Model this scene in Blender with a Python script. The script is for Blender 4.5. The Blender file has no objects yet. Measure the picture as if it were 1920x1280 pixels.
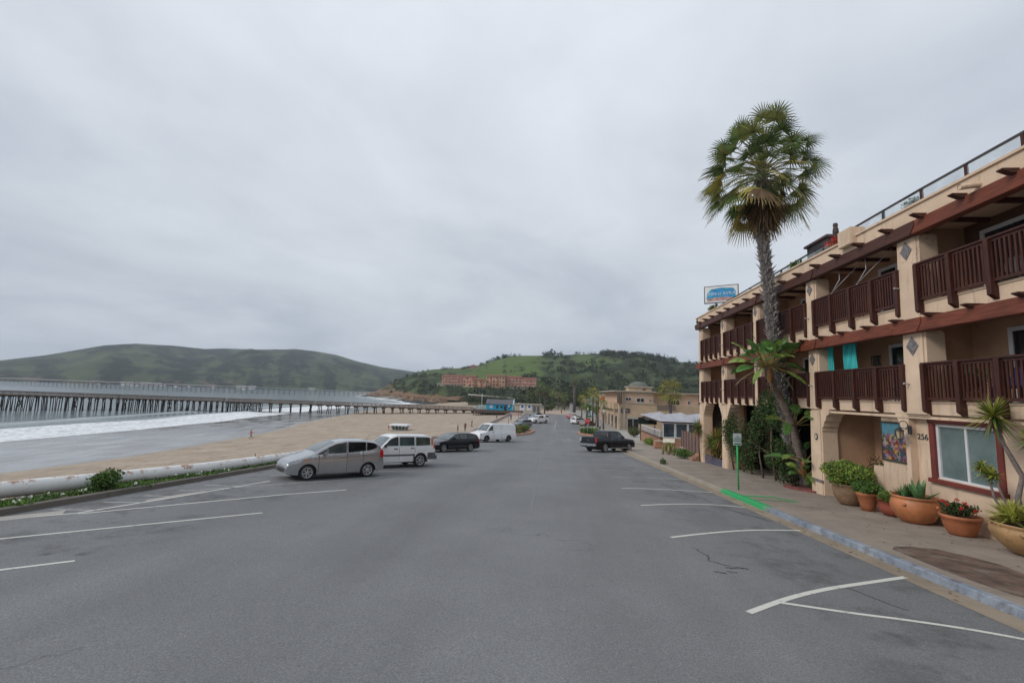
import bpy, bmesh, math, random
import numpy as np
from mathutils import Vector, Matrix, noise as mn
R = math.radians
PI = math.pi
S = bpy.context.scene
COL = S.collection

# ------------------------------------------------------------------ camera, world, sun, exposure
cd = bpy.data.cameras.new('camera')
cam = bpy.data.objects.new('camera', cd); COL.objects.link(cam)
cd.sensor_width = 36.0; cd.lens = 840 / 1920 * 36
cd.clip_start = 0.1; cd.clip_end = 20000
EYE = 2.7
cam.matrix_world = (Matrix.Translation((0, 0, EYE)) @ Matrix.Rotation(R(5.1), 4, 'Z')
                    @ Matrix.Rotation(PI / 2 + R(6.62), 4, 'X') @ Matrix.Rotation(0.034, 4, 'Z'))
S.camera = cam
S.view_settings.view_transform = 'Standard'; S.view_settings.look = 'None'
S.view_settings.exposure = 0.1; S.view_settings.gamma = 1.0
S.cycles.max_bounces = 6; S.cycles.volume_bounces = 0
S.cycles.use_denoising = True

SUN_EL, SUN_ROT = R(36), R(-112)       # high, from the sea side
world = bpy.data.worlds.new('World'); S.world = world; world.use_nodes = True
def build_world():
    nt = world.node_tree; N = nt.nodes; L = nt.links; N.clear()
    out = N.new('ShaderNodeOutputWorld'); bg = N.new('ShaderNodeBackground')
    sky = N.new('ShaderNodeTexSky'); sky.sky_type = 'NISHITA'; sky.sun_disc = False
    sky.sun_elevation = SUN_EL; sky.sun_rotation = SUN_ROT; sky.air_density = 1.2; sky.dust_density = 3
    tc = N.new('ShaderNodeTexCoord'); sep = N.new('ShaderNodeSeparateXYZ')
    L.new(tc.outputs['Generated'], sep.inputs[0])
    def math_(op, a, b=None, clamp=False):
        n = N.new('ShaderNodeMath'); n.operation = op; n.use_clamp = clamp
        for i, s in enumerate((a, b)):
            if s is None: continue
            if isinstance(s, (int, float)): n.inputs[i].default_value = s
            else: L.new(s, n.inputs[i])
        return n.outputs[0]
    z = math_('MAXIMUM', sep.outputs[2], 0.0)
    za = math_('ADD', z, 0.16)
    cx = math_('DIVIDE', sep.outputs[0], za); cy = math_('DIVIDE', sep.outputs[1], za)
    comb = N.new('ShaderNodeCombineXYZ'); L.new(cx, comb.inputs[0]); L.new(cy, comb.inputs[1])
    def noise(scale, detail, rough, off, dist=0.0):
        mp = N.new('ShaderNodeMapping'); mp.inputs['Location'].default_value = off
        mp.inputs['Scale'].default_value = (1.0, 0.75, 1)
        L.new(comb.outputs[0], mp.inputs[0])
        n = N.new('ShaderNodeTexNoise'); n.inputs['Scale'].default_value = scale
        n.inputs['Detail'].default_value = detail; n.inputs['Roughness'].default_value = rough
        n.inputs['Distortion'].default_value = dist
        L.new(mp.outputs[0], n.inputs['Vector']); return n.outputs['Fac']
    def ramp(v, stops):
        r = N.new('ShaderNodeValToRGB'); e = r.color_ramp.elements
        while len(e) < len(stops): e.new(0.5)
        for el, (p, c) in zip(e, stops):
            el.position = p; el.color = (*c, 1)
        L.new(v, r.inputs[0]); return r.outputs[0]
    base = ramp(z, [(0.0, (0.50, 0.555, 0.635)), (0.06, (0.53, 0.58, 0.65)), (0.2, (0.585, 0.63, 0.69)),
                    (0.4, (0.67, 0.71, 0.77)), (0.75, (0.735, 0.78, 0.84))])
    a = ramp(noise(0.7, 5, 0.55, (3.1, 1.7, 0), 0.4), [(0.36, (0.82, 0.84, 0.87)), (0.50, (0.98, 0.985, 0.99)), (0.66, (1.08, 1.075, 1.07))])
    b = ramp(noise(2.0, 6, 0.55, (8.3, 4.4, 2), 0.6), [(0.3, (0.93, 0.935, 0.945)), (0.7, (1.05, 1.05, 1.045))])
    def mul(c1, c2):
        m = N.new('ShaderNodeMix'); m.data_type = 'RGBA'; m.blend_type = 'MULTIPLY'; m.inputs[0].default_value = 1
        L.new(c1, m.inputs[6]); L.new(c2, m.inputs[7]); return m.outputs[2]
    cl = mul(mul(base, a), b)
    sk = N.new('ShaderNodeMix'); sk.data_type = 'RGBA'; sk.blend_type = 'MULTIPLY'; sk.inputs[0].default_value = 1
    L.new(sky.outputs[0], sk.inputs[6]); sk.inputs[7].default_value = (0.9, 0.9, 0.9, 1)
    cs = N.new('ShaderNodeMix'); cs.data_type = 'RGBA'; cs.blend_type = 'MULTIPLY'; cs.inputs[0].default_value = 1
    L.new(cl, cs.inputs[6]); cs.inputs[7].default_value = (10, 10, 10, 1)
    cs.clamp_result = False
    mx = N.new('ShaderNodeMix'); mx.data_type = 'RGBA'; mx.inputs[0].default_value = 0.95
    L.new(sk.outputs[2], mx.inputs[6]); L.new(cs.outputs[2], mx.inputs[7])
    L.new(mx.outputs[2], bg.inputs[0]); bg.inputs[1].default_value = 0.1
    L.new(bg.outputs[0], out.inputs[0])
build_world()
sd = bpy.data.lights.new('sun', 'SUN'); sd.energy = 1.5; sd.angle = R(18); sd.color = (1.0, 0.96, 0.9)
sun = bpy.data.objects.new('sun', sd); COL.objects.link(sun)
sdir = Vector((math.sin(SUN_ROT) * math.cos(SUN_EL), math.cos(SUN_ROT) * math.cos(SUN_EL), math.sin(SUN_EL)))
sun.rotation_euler = (-sdir).to_track_quat('-Z', 'Y').to_euler()

# ------------------------------------------------------------------ materials
def new_mat(name):
    m = bpy.data.materials.new(name); m.use_nodes = True
    nt = m.node_tree; return m, nt, nt.nodes, nt.links, nt.nodes['Principled BSDF']
def nz(N, L, vec, scale, detail=4, rough=0.55):
    n = N.new('ShaderNodeTexNoise'); n.inputs['Scale'].default_value = scale
    n.inputs['Detail'].default_value = detail; n.inputs['Roughness'].default_value = rough
    if vec is not None: L.new(vec, n.inputs['Vector'])
    return n.outputs['Fac']
def rampf(N, L, v, stops):
    r = N.new('ShaderNodeValToRGB'); e = r.color_ramp.elements
    while len(e) < len(stops): e.new(0.5)
    for el, (p, c) in zip(e, stops):
        el.position = p
        el.color = (c, c, c, 1) if isinstance(c, (int, float)) else (*c, 1)
    L.new(v, r.inputs[0]); return r.outputs[0]
def mixc(N, L, fac, a, b, blend='MIX'):
    m = N.new('ShaderNodeMix'); m.data_type = 'RGBA'; m.blend_type = blend
    for i, s in ((0, fac), (6, a), (7, b)):
        if isinstance(s, (int, float)): m.inputs[i].default_value = s
        elif isinstance(s, tuple): m.inputs[i].default_value = (*s, 1)
        else: L.new(s, m.inputs[i])
    return m.outputs[2]
def mth(N, L, op, a, b=None, clamp=False):
    n = N.new('ShaderNodeMath'); n.operation = op; n.use_clamp = clamp
    for i, s in enumerate((a, b)):
        if s is None: continue
        if isinstance(s, (int, float)): n.inputs[i].default_value = s
        else: L.new(s, n.inputs[i])
    return n.outputs[0]
def bump(N, L, P, h, strength=0.3, dist=0.02):
    b = N.new('ShaderNodeBump'); b.inputs['Strength'].default_value = strength; b.inputs['Distance'].default_value = dist
    L.new(h, b.inputs['Height']); L.new(b.outputs[0], P.inputs['Normal'])
def wpos(N):
    g = N.new('ShaderNodeNewGeometry'); return g.outputs['Position']
def opos(N):
    t = N.new('ShaderNodeTexCoord'); return t.outputs['Object']

_mc = {}
def mat(name, col, rough=0.7, var=0.12, scale=3.0, bmp=0.0, bscale=40.0, metal=0.0, spec=0.5, dirt=None, coat=0.0, vscale=None, rand=0.0):
    """plain procedural surface: base colour broken up by noise, optional dirt colour, bump"""
    if name in _mc: return _mc[name]
    m, nt, N, L, P = new_mat(name)
    v = opos(N)
    if vscale:
        mp = N.new('ShaderNodeMapping'); mp.inputs['Scale'].default_value = vscale; L.new(v, mp.inputs[0]); v = mp.outputs[0]
    f = nz(N, L, v, scale, 5)
    lo = tuple(c * (1 - var * 1.6) for c in col); hi = tuple(min(1, c * (1 + var * 1.4)) for c in col)
    c = mixc(N, L, rampf(N, L, f, [(0.3, 0.0), (0.7, 1.0)]), lo, hi)
    if dirt:
        dcol, dsc, dth = dirt
        d = nz(N, L, v, dsc, 6, 0.65)
        c = mixc(N, L, rampf(N, L, d, [(dth, 0.0), (dth + 0.14, 0.8)]), c, dcol)
    if rand:
        oi = N.new('ShaderNodeObjectInfo')
        c = mixc(N, L, 1.0, c, rampf(N, L, oi.outputs['Random'], [(0, 1 - rand), (1, 1 + rand)]), 'MULTIPLY')
    L.new(c, P.inputs['Base Color'])
    P.inputs['Roughness'].default_value = rough; P.inputs['Metallic'].default_value = metal
    P.inputs['Specular IOR Level'].default_value = spec; P.inputs['Coat Weight'].default_value = coat
    P.inputs['Coat Roughness'].default_value = 0.05
    if bmp: bump(N, L, P, nz(N, L, v, bscale, 5, 0.6), bmp, 0.02)
    _mc[name] = m; return m

def mat_stucco(name, col, streak=0.35):
    m, nt, N, L, P = new_mat(name); v = wpos(N)
    f = nz(N, L, v, 0.9, 5, 0.6)
    c = mixc(N, L, rampf(N, L, f, [(0.3, 0.0), (0.7, 1.0)]), tuple(x * 0.84 for x in col), tuple(min(1, x * 1.08) for x in col))
    mp = N.new('ShaderNodeMapping'); mp.inputs['Scale'].default_value = (2.4, 2.4, 0.32); L.new(v, mp.inputs[0])
    s = nz(N, L, mp.outputs[0], 1.5, 8, 0.72)
    c = mixc(N, L, mth(N, L, 'MULTIPLY', rampf(N, L, s, [(0.54, 0.0), (0.76, 1.0)]), streak), c, (0.16, 0.11, 0.08))
    vo = N.new('ShaderNodeTexVoronoi'); vo.feature = 'DISTANCE_TO_EDGE'; vo.inputs['Scale'].default_value = 0.55
    dv = N.new('ShaderNodeVectorMath'); dv.operation = 'ADD'
    nn = N.new('ShaderNodeTexNoise'); nn.inputs['Scale'].default_value = 2.2; nn.inputs['Detail'].default_value = 4; L.new(v, nn.inputs['Vector'])
    L.new(v, dv.inputs[0]); L.new(nn.outputs['Color'], dv.inputs[1]); L.new(dv.outputs[0], vo.inputs['Vector'])
    cr = rampf(N, L, vo.outputs['Distance'], [(0.0, 1.0), (0.006, 0.0)])
    cm = mth(N, L, 'MULTIPLY', cr, rampf(N, L, nz(N, L, v, 0.6, 2), [(0.5, 0.0), (0.6, 0.55)]))
    c = mixc(N, L, cm, c, (0.10, 0.07, 0.05))
    L.new(c, P.inputs['Base Color']); P.inputs['Roughness'].default_value = 0.9
    P.inputs['Specular IOR Level'].default_value = 0.2
    bump(N, L, P, mth(N, L, 'ADD', nz(N, L, v, 28, 5, 0.6), mth(N, L, 'MULTIPLY', nz(N, L, v, 3, 3), 1.2)), 0.35, 0.02)
    return m
def mat_wood(name, col, axis=(1, 12, 12), rough=0.6, dark=0.45):
    m, nt, N, L, P = new_mat(name); v = opos(N)
    mp = N.new('ShaderNodeMapping'); mp.inputs['Scale'].default_value = axis; L.new(v, mp.inputs[0])
    f = nz(N, L, mp.outputs[0], 2.5, 6, 0.65)
    c = mixc(N, L, rampf(N, L, f, [(0.3, 0.0), (0.7, 1.0)]), tuple(x * dark for x in col), tuple(x * 1.25 for x in col))
    g = nz(N, L, v, 0.8, 3)
    c = mixc(N, L, rampf(N, L, g, [(0.45, 0.0), (0.75, 0.5)]), c, tuple(x * 0.35 + 0.01 for x in col))
    L.new(c, P.inputs['Base Color']); P.inputs['Roughness'].default_value = rough; P.inputs['Specular IOR Level'].default_value = 0.3
    bump(N, L, P, f, 0.3, 0.01); return m
def mat_leaf(name, col, var=0.35, rough=0.5, trans=0.25):
    m, nt, N, L, P = new_mat(name)
    g = N.new('ShaderNodeNewGeometry')
    r = rampf(N, L, g.outputs['Random Per Island'], [(0, tuple(x * (1 - var) for x in col)), (0.55, col), (1, tuple(min(1, x * (1 + var * 1.3)) for x in col))])
    f = nz(N, L, g.outputs['Position'], 1.3, 3)
    c = mixc(N, L, 1.0, r, rampf(N, L, f, [(0.35, 0.75), (0.65, 1.2)]), 'MULTIPLY')
    L.new(c, P.inputs['Base Color']); P.inputs['Roughness'].default_value = rough
    P.inputs['Specular IOR Level'].default_value = 0.35
    tr = N.new('ShaderNodeBsdfTranslucent'); L.new(c, tr.inputs[0])
    ms = N.new('ShaderNodeMixShader'); ms.inputs[0].default_value = trans
    out = N['Material Output']; L.new(P.outputs[0], ms.inputs[1]); L.new(tr.outputs[0], ms.inputs[2]); L.new(ms.outputs[0], out.inputs[0])
    return m
def mat_glass(name, col=(0.02, 0.025, 0.03), rough=0.06, alpha=1.0):
    m, nt, N, L, P = new_mat(name); v = opos(N)
    c = mixc(N, L, rampf(N, L, nz(N, L, v, 1.5, 3), [(0.35, 0), (0.65, 1)]), tuple(x * 0.6 for x in col), tuple(x * 1.5 for x in col))
    L.new(c, P.inputs['Base Color']); P.inputs['Roughness'].default_value = rough; P.inputs['Specular IOR Level'].default_value = 0.8
    P.inputs['Alpha'].default_value = alpha
    return m

# ------------------------------------------------------------------ mesh builder
class MB:
    def __init__(s): s.v = []; s.f = []; s.m = []; s.s = []
    def add(s, vs, fs, mi=0, sm=False):
        o = len(s.v); s.v += [tuple(p) for p in vs]
        for f in fs: s.f.append([i + o for i in f]); s.m.append(mi); s.s.append(sm)
    def box(s, x0, x1, y0, y1, z0, z1, mi=0):
        s.add([(x0, y0, z0), (x1, y0, z0), (x1, y1, z0), (x0, y1, z0), (x0, y0, z1), (x1, y0, z1), (x1, y1, z1), (x0, y1, z1)],
              [(0, 3, 2, 1), (4, 5, 6, 7), (0, 1, 5, 4), (1, 2, 6, 5), (2, 3, 7, 6), (3, 0, 4, 7)], mi)
    def hexa(s, p, mi=0):
        s.add(p, [(0, 3, 2, 1), (4, 5, 6, 7), (0, 1, 5, 4), (1, 2, 6, 5), (2, 3, 7, 6), (3, 0, 4, 7)], mi)
    def bar(s, a, b, w, h, mi=0, up=(0, 0, 1)):
        a = Vector(a); b = Vector(b); d = (b - a).normalized(); u = Vector(up)
        if abs(d.dot(u)) > 0.99: u = Vector((0, 1, 0))
        sd_ = d.cross(u).normalized() * (w / 2); u2 = sd_.cross(d).normalized() * (h / 2)
        s.hexa([a - sd_ - u2, a + sd_ - u2, b + sd_ - u2, b - sd_ - u2, a - sd_ + u2, a + sd_ + u2, b + sd_ + u2, b - sd_ + u2], mi)
    def tube(s, pts, rad, n=8, mi=0, cap=True, sm=True):
        pts = [Vector(p) for p in pts]
        if not isinstance(rad, (list, tuple)): rad = [rad] * len(pts)
        o = len(s.v); ref = None
        for i, p in enumerate(pts):
            d = (pts[min(i + 1, len(pts) - 1)] - pts[max(i - 1, 0)]).normalized()
            if ref is None: ref = d.orthogonal().normalized()
            ref = (ref - d * ref.dot(d)).normalized(); bi = d.cross(ref)
            for k in range(n):
                a = 2 * PI * k / n; s.v.append(tuple(p + (ref * math.cos(a) + bi * math.sin(a)) * rad[i]))
        for i in range(len(pts) - 1):
            for k in range(n):
                s.f.append([o + i * n + k, o + i * n + (k + 1) % n, o + (i + 1) * n + (k + 1) % n, o + (i + 1) * n + k]); s.m.append(mi); s.s.append(sm)
        if cap:
            s.f.append([o + k for k in range(n)][::-1]); s.m.append(mi); s.s.append(False)
            e = o + (len(pts) - 1) * n; s.f.append([e + k for k in range(n)]); s.m.append(mi); s.s.append(False)
    def lathe(s, prof, c=(0, 0, 0), n=24, mi=0, sm=True, M=None, jag=0.0):
        o = len(s.v)
        for r, z in prof:
            for k in range(n):
                a = 2 * PI * k / n; p = Vector((r * math.cos(a), r * math.sin(a), z))
                if M: p = M @ p
                s.v.append(tuple(p + Vector(c)))
        for i in range(len(prof) - 1):
            for k in range(n):
                s.f.append([o + i * n + k, o + i * n + (k + 1) % n, o + (i + 1) * n + (k + 1) % n, o + (i + 1) * n + k]); s.m.append(mi); s.s.append(sm)
    def prism(s, poly, f0, f1, mi=0):
        """poly: list of 2d pts, f0/f1 map 2d point to 3d at each end"""
        n = len(poly); s.add([f0(p) for p in poly] + [f1(p) for p in poly],
              [list(range(n))[::-1], list(range(n, 2 * n))] + [[i, (i + 1) % n, n + (i + 1) % n, n + i] for i in range(n)], mi)
    def grid(s, rows, mi=0, sm=True, close=False):
        o = len(s.v); n = len(rows[0])
        for r in rows: s.v += [tuple(p) for p in r]
        for i in range(len(rows) - 1):
            for k in range(n - 1):
                s.f.append([o + i * n + k, o + i * n + k + 1, o + (i + 1) * n + k + 1, o + (i + 1) * n + k]); s.m.append(mi); s.s.append(sm)
    def build(s, name, mats, parent=None, bevel=0, seg=2, world=True, loc=None, merge=False, recalc=False):
        if not isinstance(mats, (list, tuple)): mats = [mats]
        me = bpy.data.meshes.new(name)
        off = Vector((0, 0, 0))
        if parent is not None and world: off = parent_world_loc(parent)
        if loc is not None: off = Vector(loc)
        me.from_pydata([(a - off.x, b - off.y, c - off.z) for a, b, c in s.v], [], s.f)
        for m in mats: me.materials.append(m)
        for p, mi, sm in zip(me.polygons, s.m, s.s): p.material_index = mi; p.use_smooth = sm
        if bevel or merge or recalc:
            bm = bmesh.new(); bm.from_mesh(me)
            if merge: bmesh.ops.remove_doubles(bm, verts=bm.verts, dist=1e-4)
            if recalc: bmesh.ops.recalc_face_normals(bm, faces=bm.faces)
            if bevel: bmesh.ops.bevel(bm, geom=list(bm.edges), offset=bevel, segments=seg, affect='EDGES', clamp_overlap=True)
            bm.to_mesh(me); bm.free()
        me.update()
        o = bpy.data.objects.new(name, me); COL.objects.link(o)
        if parent is not None: o.parent = parent
        elif loc is not None: o.location = off
        return o
def parent_world_loc(p):
    v = Vector(p.location); q = p.parent
    while q is not None: v += Vector(q.location); q = q.parent
    return v
def tag(o, label=None, cat=None, group=None, kind=None):
    if label: o['label'] = label
    if cat: o['category'] = cat
    if group: o['group'] = group
    if kind: o['kind'] = kind
    return o
def thing(name, loc, label, cat, group=None):
    o = bpy.data.objects.new(name, None); COL.objects.link(o); o.location = loc; o.empty_display_size = 0.2
    return tag(o, label, cat, group)
def struct(o): o['kind'] = 'structure'; return o
def text_obj(name, body, size, m, matrix, parent=None, ext=0.004, sx=1.0, spacing=1.0):
    cu = bpy.data.curves.new(name, 'FONT'); cu.body = body; cu.size = size; cu.extrude = ext
    cu.align_x = 'CENTER'; cu.align_y = 'CENTER'; cu.space_character = spacing
    t = bpy.data.objects.new(name, cu); COL.objects.link(t)
    dg = bpy.context.evaluated_depsgraph_get(); dg.update()
    me = bpy.data.meshes.new_from_object(t.evaluated_get(dg))
    bpy.data.objects.remove(t)
    M = matrix @ Matrix.Diagonal((sx, 1, 1, 1))
    if parent is not None: M = Matrix.Translation(-parent_world_loc(parent)) @ M
    me.transform(M); me.materials.clear(); me.materials.append(m)
    o = bpy.data.objects.new(name, me); COL.objects.link(o)
    if parent is not None: o.parent = parent
    return o
rnd = random.Random(7)
def facing(loc, right, up):
    r = Vector(right).normalized(); u = Vector(up).normalized(); n = r.cross(u)
    M = Matrix((r, u, n)).transposed().to_4x4(); M.translation = loc; return M
def copy_tree(o, parent=None):
    c = o.copy(); COL.objects.link(c); c.parent = parent
    for ch in list(o.children): copy_tree(ch, c)
    return c

# ------------------------------------------------------------------ terrain functions
def roadz(Y):
    if Y < 45: return -0.055 * Y
    if Y < 105:
        t = (Y - 45) / 60; return -2.475 - 3.3 * (t - t * t / 2)
    return -4.125
def lerp(tab, x):
    if x <= tab[0][0]: return tab[0][1]
    for (a, b), (c, d) in zip(tab, tab[1:]):
        if x <= c: return b + (d - b) * (x - a) / (c - a)
    return tab[-1][1]
SEA = -7.8
SHORE = [(-400, -90), (0, -87), (66, -88), (87, -89.3), (120, -92), (141, -97), (163, -100), (202, -106), (250, -111), (280, -110), (333, -106),
         (353, -98), (400, -122), (464, -166), (560, -216), (653, -257), (900, -330), (1300, -520), (1800, -900), (6000, -4500)]
DRY = [(-400, -56), (43, -56), (60, -55.5), (75, -57), (108, -64), (133, -70), (159, -76), (200, -83), (300, -92), (353, -88), (400, -114), (464, -158), (560, -210), (653, -252), (900, -325), (1300, -515), (1800, -895), (6000, -4495)]
EDGE = [(-400, -15.3), (30, -15.3), (60, -13.2), (130, -12.4), (200, -14), (300, -20), (353, -60), (400, -104), (464, -150), (560, -202), (653, -245), (900, -315), (1300, -505), (1800, -885), (6000, -4480)]
def groundz(X, Y):
    e = lerp(EDGE, Y); d = lerp(DRY, Y); s = lerp(SHORE, Y)
    if X >= e: return roadz(Y) - 0.06
    zl = roadz(Y) - 0.06
    if X >= e - 1.2: return zl + (-4.75 - zl) * (e - X) / 1.2 if zl > -4.75 else zl
    if X >= d:
        u = (X - d) / max(e - 1.2 - d, 1); return -7.4 + 2.65 * u ** 1.15 + 0.10 * mn.noise(Vector((X * 0.15, Y * 0.1, 0))) * min(1, u * 4)
    if X >= s: return SEA + 0.4 * (X - s) / (d - s)
    return SEA - 0.035 * min(s - X, 60)

# ------------------------------------------------------------------ ground, road, sidewalk, sea
def set_attr(me, name, vals):
    a = me.attributes.new(name, 'FLOAT', 'POINT'); a.data.foreach_set('value', vals)
def mat_ground():
    m, nt, N, L, P = new_mat('beach_sand'); v = wpos(N)
    at = N.new('ShaderNodeAttribute'); at.attribute_name = 'wet'
    al = N.new('ShaderNodeAttribute'); al.attribute_name = 'land'
    mp = N.new('ShaderNodeMapping'); mp.inputs['Scale'].default_value = (0.12, 0.05, 1); L.new(v, mp.inputs[0])
    edge = mth(N, L, 'ADD', at.outputs['Fac'], mth(N, L, 'MULTIPLY', mth(N, L, 'SUBTRACT', nz(N, L, mp.outputs[0], 1.0, 5, 0.5), 0.5), 0.55))
    wet = rampf(N, L, edge, [(0.42, 0.0), (0.60, 1.0)])
    c = mixc(N, L, rampf(N, L, nz(N, L, v, 0.35, 6, 0.6), [(0.3, 0), (0.7, 1)]), (0.30, 0.235, 0.175), (0.42, 0.34, 0.26))
    tr = mth(N, L, 'MULTIPLY', mth(N, L, 'ADD', nz(N, L, v, 1.1, 7, 0.75), nz(N, L, v, 0.3, 8, 0.75)), .5)
    c = mixc(N, L, rampf(N, L, tr, [(0.49, 0.0), (0.60, 0.7)]), c, (0.20, 0.155, 0.115))
    kelp = nz(N, L, v, 0.16, 9, 0.78)
    c = mixc(N, L, rampf(N, L, kelp, [(0.62, 0.0), (0.66, 0.7)]), c, (0.10, 0.075, 0.05))
    w = mixc(N, L, rampf(N, L, nz(N, L, mp.outputs[0], 2.2, 5), [(0.35, 0), (0.65, 1)]), (0.19, 0.182, 0.178), (0.27, 0.258, 0.25))
    c = mixc(N, L, wet, c, w)
    land = mixc(N, L, nz(N, L, v, 0.3, 6), (0.10, 0.10, 0.06), (0.26, 0.22, 0.16))
    c = mixc(N, L, al.outputs['Fac'], c, land)
    L.new(c, P.inputs['Base Color'])
    rg = mixc(N, L, wet, (0.95, 0.95, 0.95), rampf(N, L, nz(N, L, mp.outputs[0], 3.0, 4), [(0.4, 0.08), (0.62, 0.24)]))
    L.new(rg, P.inputs['Roughness'])
    b = N.new('ShaderNodeBump'); b.inputs['Distance'].default_value = 0.12
    L.new(mth(N, L, 'MULTIPLY', mth(N, L, 'SUBTRACT', 1.0, wet), 0.9), b.inputs['Strength'])
    L.new(mth(N, L, 'ADD', nz(N, L, v, 2.2, 6, 0.7), mth(N, L, 'MULTIPLY', nz(N, L, v, 0.5, 3), 0.8)), b.inputs['Height']); L.new(b.outputs[0], P.inputs['Normal'])
    return m
def build_ground():
    xs = [-3850, -3000, -1500, -900, -600, -450, -350, -280, -220, -180, -150] + list(range(-130, -20, 3)) + [-19, -18, -17.2, -16.6, -16.2, -15.8, -15.3, -14.9, -14.4, -13.8, -13.2, -12.6, -12, -8, 0, 8, 14, 30, 60, 120, 300, 800, 2000, 3850]
    ys = [-400, -150, -60] + list(range(-30, 240, 4)) + list(range(240, 700, 20)) + [800, 1000, 1300, 1800, 3000, 3550]
    V = []; F = []; wet = []; land = []
    for y in ys:
        for x in xs:
            V.append((x, y, groundz(x, y)))
            s = lerp(SHORE, y); d = lerp(DRY, y); e = lerp(EDGE, y)
            wet.append(max(0.0, min(1.0, 0.5 + (d - x) / 14.0)))
            land.append(1.0 if x > e + 1 or y > 420 else 0.0)
    n = len(xs)
    for j in range(len(ys) - 1):
        for i in range(n - 1): F.append((j * n + i, j * n + i + 1, (j + 1) * n + i + 1, (j + 1) * n + i))
    me = bpy.data.meshes.new('ground'); me.from_pydata(V, [], F); me.materials.append(mat_ground())
    set_attr(me, 'wet', wet); set_attr(me, 'land', land)
    me.polygons.foreach_set('use_smooth', [True] * len(F))
    o = bpy.data.objects.new('ground', me); COL.objects.link(o); struct(o)
build_ground()

def mat_sea():
    m, nt, N, L, P = new_mat('sea_water'); v = wpos(N)
    at = N.new('ShaderNodeAttribute'); at.attribute_name = 'sd'
    d = at.outputs['Fac']
    mp = N.new('ShaderNodeMapping'); mp.inputs['Scale'].default_value = (0.35, 0.07, 1); L.new(v, mp.inputs[0])
    wob = mth(N, L, 'MULTIPLY', mth(N, L, 'SUBTRACT', nz(N, L, mp.outputs[0], 0.35, 4), 0.5), 14.0)
    dd = mth(N, L, 'ADD', d, wob)
    fo = mth(N, L, 'DIVIDE', dd, 100.0)
    band = rampf(N, L, fo, [(0.0, 0.92), (0.03, 0.95), (0.155, 0.9), (0.20, 0.06), (0.27, 0.0), (0.305, 0.42), (0.33, 0.0), (0.55, 0.0)])
    fine = nz(N, L, v, 0.9, 8, 0.72); lace = rampf(N, L, fine, [(0.36, 0.35), (0.52, 1.0)])
    streaks = nz(N, L, mp.outputs[0], 2.0, 6, 0.7)
    foam = mth(N, L, 'MULTIPLY', mth(N, L, 'MULTIPLY', band, lace), rampf(N, L, streaks, [(0.25, 0.5), (0.5, 1.0)]))
    base = mixc(N, L, rampf(N, L, mth(N, L, 'DIVIDE', d, 260.0), [(0, 0), (1, 1)]), (0.15, 0.19, 0.195), (0.055, 0.085, 0.10))
    c = mixc(N, L, foam, base, (0.86, 0.87, 0.89))
    L.new(c, P.inputs['Base Color'])
    L.new(rampf(N, L, foam, [(0, 0.16), (0.3, 0.9)]), P.inputs['Roughness'])
    P.inputs['IOR'].default_value = 1.33
    b = N.new('ShaderNodeBump'); b.inputs['Distance'].default_value = 0.35; b.inputs['Strength'].default_value = 0.55
    m2 = N.new('ShaderNodeMapping'); m2.inputs['Scale'].default_value = (1.0, 0.35, 1); m2.inputs['Rotation'].default_value = (0, 0, 0.15); L.new(v, m2.inputs[0])
    h = mth(N, L, 'ADD', nz(N, L, m2.outputs[0], 0.22, 6, 0.6), mth(N, L, 'MULTIPLY', foam, 0.7))
    L.new(h, b.inputs['Height']); L.new(b.outputs[0], P.inputs['Normal'])
    return m
def build_sea():
    xs = [-3850, -3000, -2000, -1400, -1000, -800, -600, -450, -350, -300, -260, -230, -205, -190, -178, -168] + list(range(-160, -66, 3)) + [-60, -40]
    ys = [-430, -200, -60] + list(range(-30, 260, 5)) + list(range(260, 700, 15)) + [760, 850, 950, 1100, 1300, 1600, 1900, 2400, 3200, 3550]
    V = []; F = []; a = []
    for y in ys:
        for x in xs:
            s = lerp(SHORE, y); dd = s - x
            h = 0
            if dd > 0: h = 0.45 * math.exp(-((dd - 15 - 4 * mn.noise(Vector((0, y * 0.03, 3)))) / 3.5) ** 2) + 0.25 * math.exp(-((dd - 32) / 4) ** 2)
            V.append((x, y, SEA + (h if y < 300 else h * 0.5))); a.append(dd)
    n = len(xs)
    for j in range(len(ys) - 1):
        for i in range(n - 1):
            F.append((j * n + i, j * n + i + 1, (j + 1) * n + i + 1, (j + 1) * n + i))
    me = bpy.data.meshes.new('sea'); me.from_pydata(V, [], F); me.materials.append(mat_sea()); set_attr(me, 'sd', a)
    me.polygons.foreach_set('use_smooth', [True] * len(F))
    o = bpy.data.objects.new('sea', me); COL.objects.link(o); struct(o)
build_sea()

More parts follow.
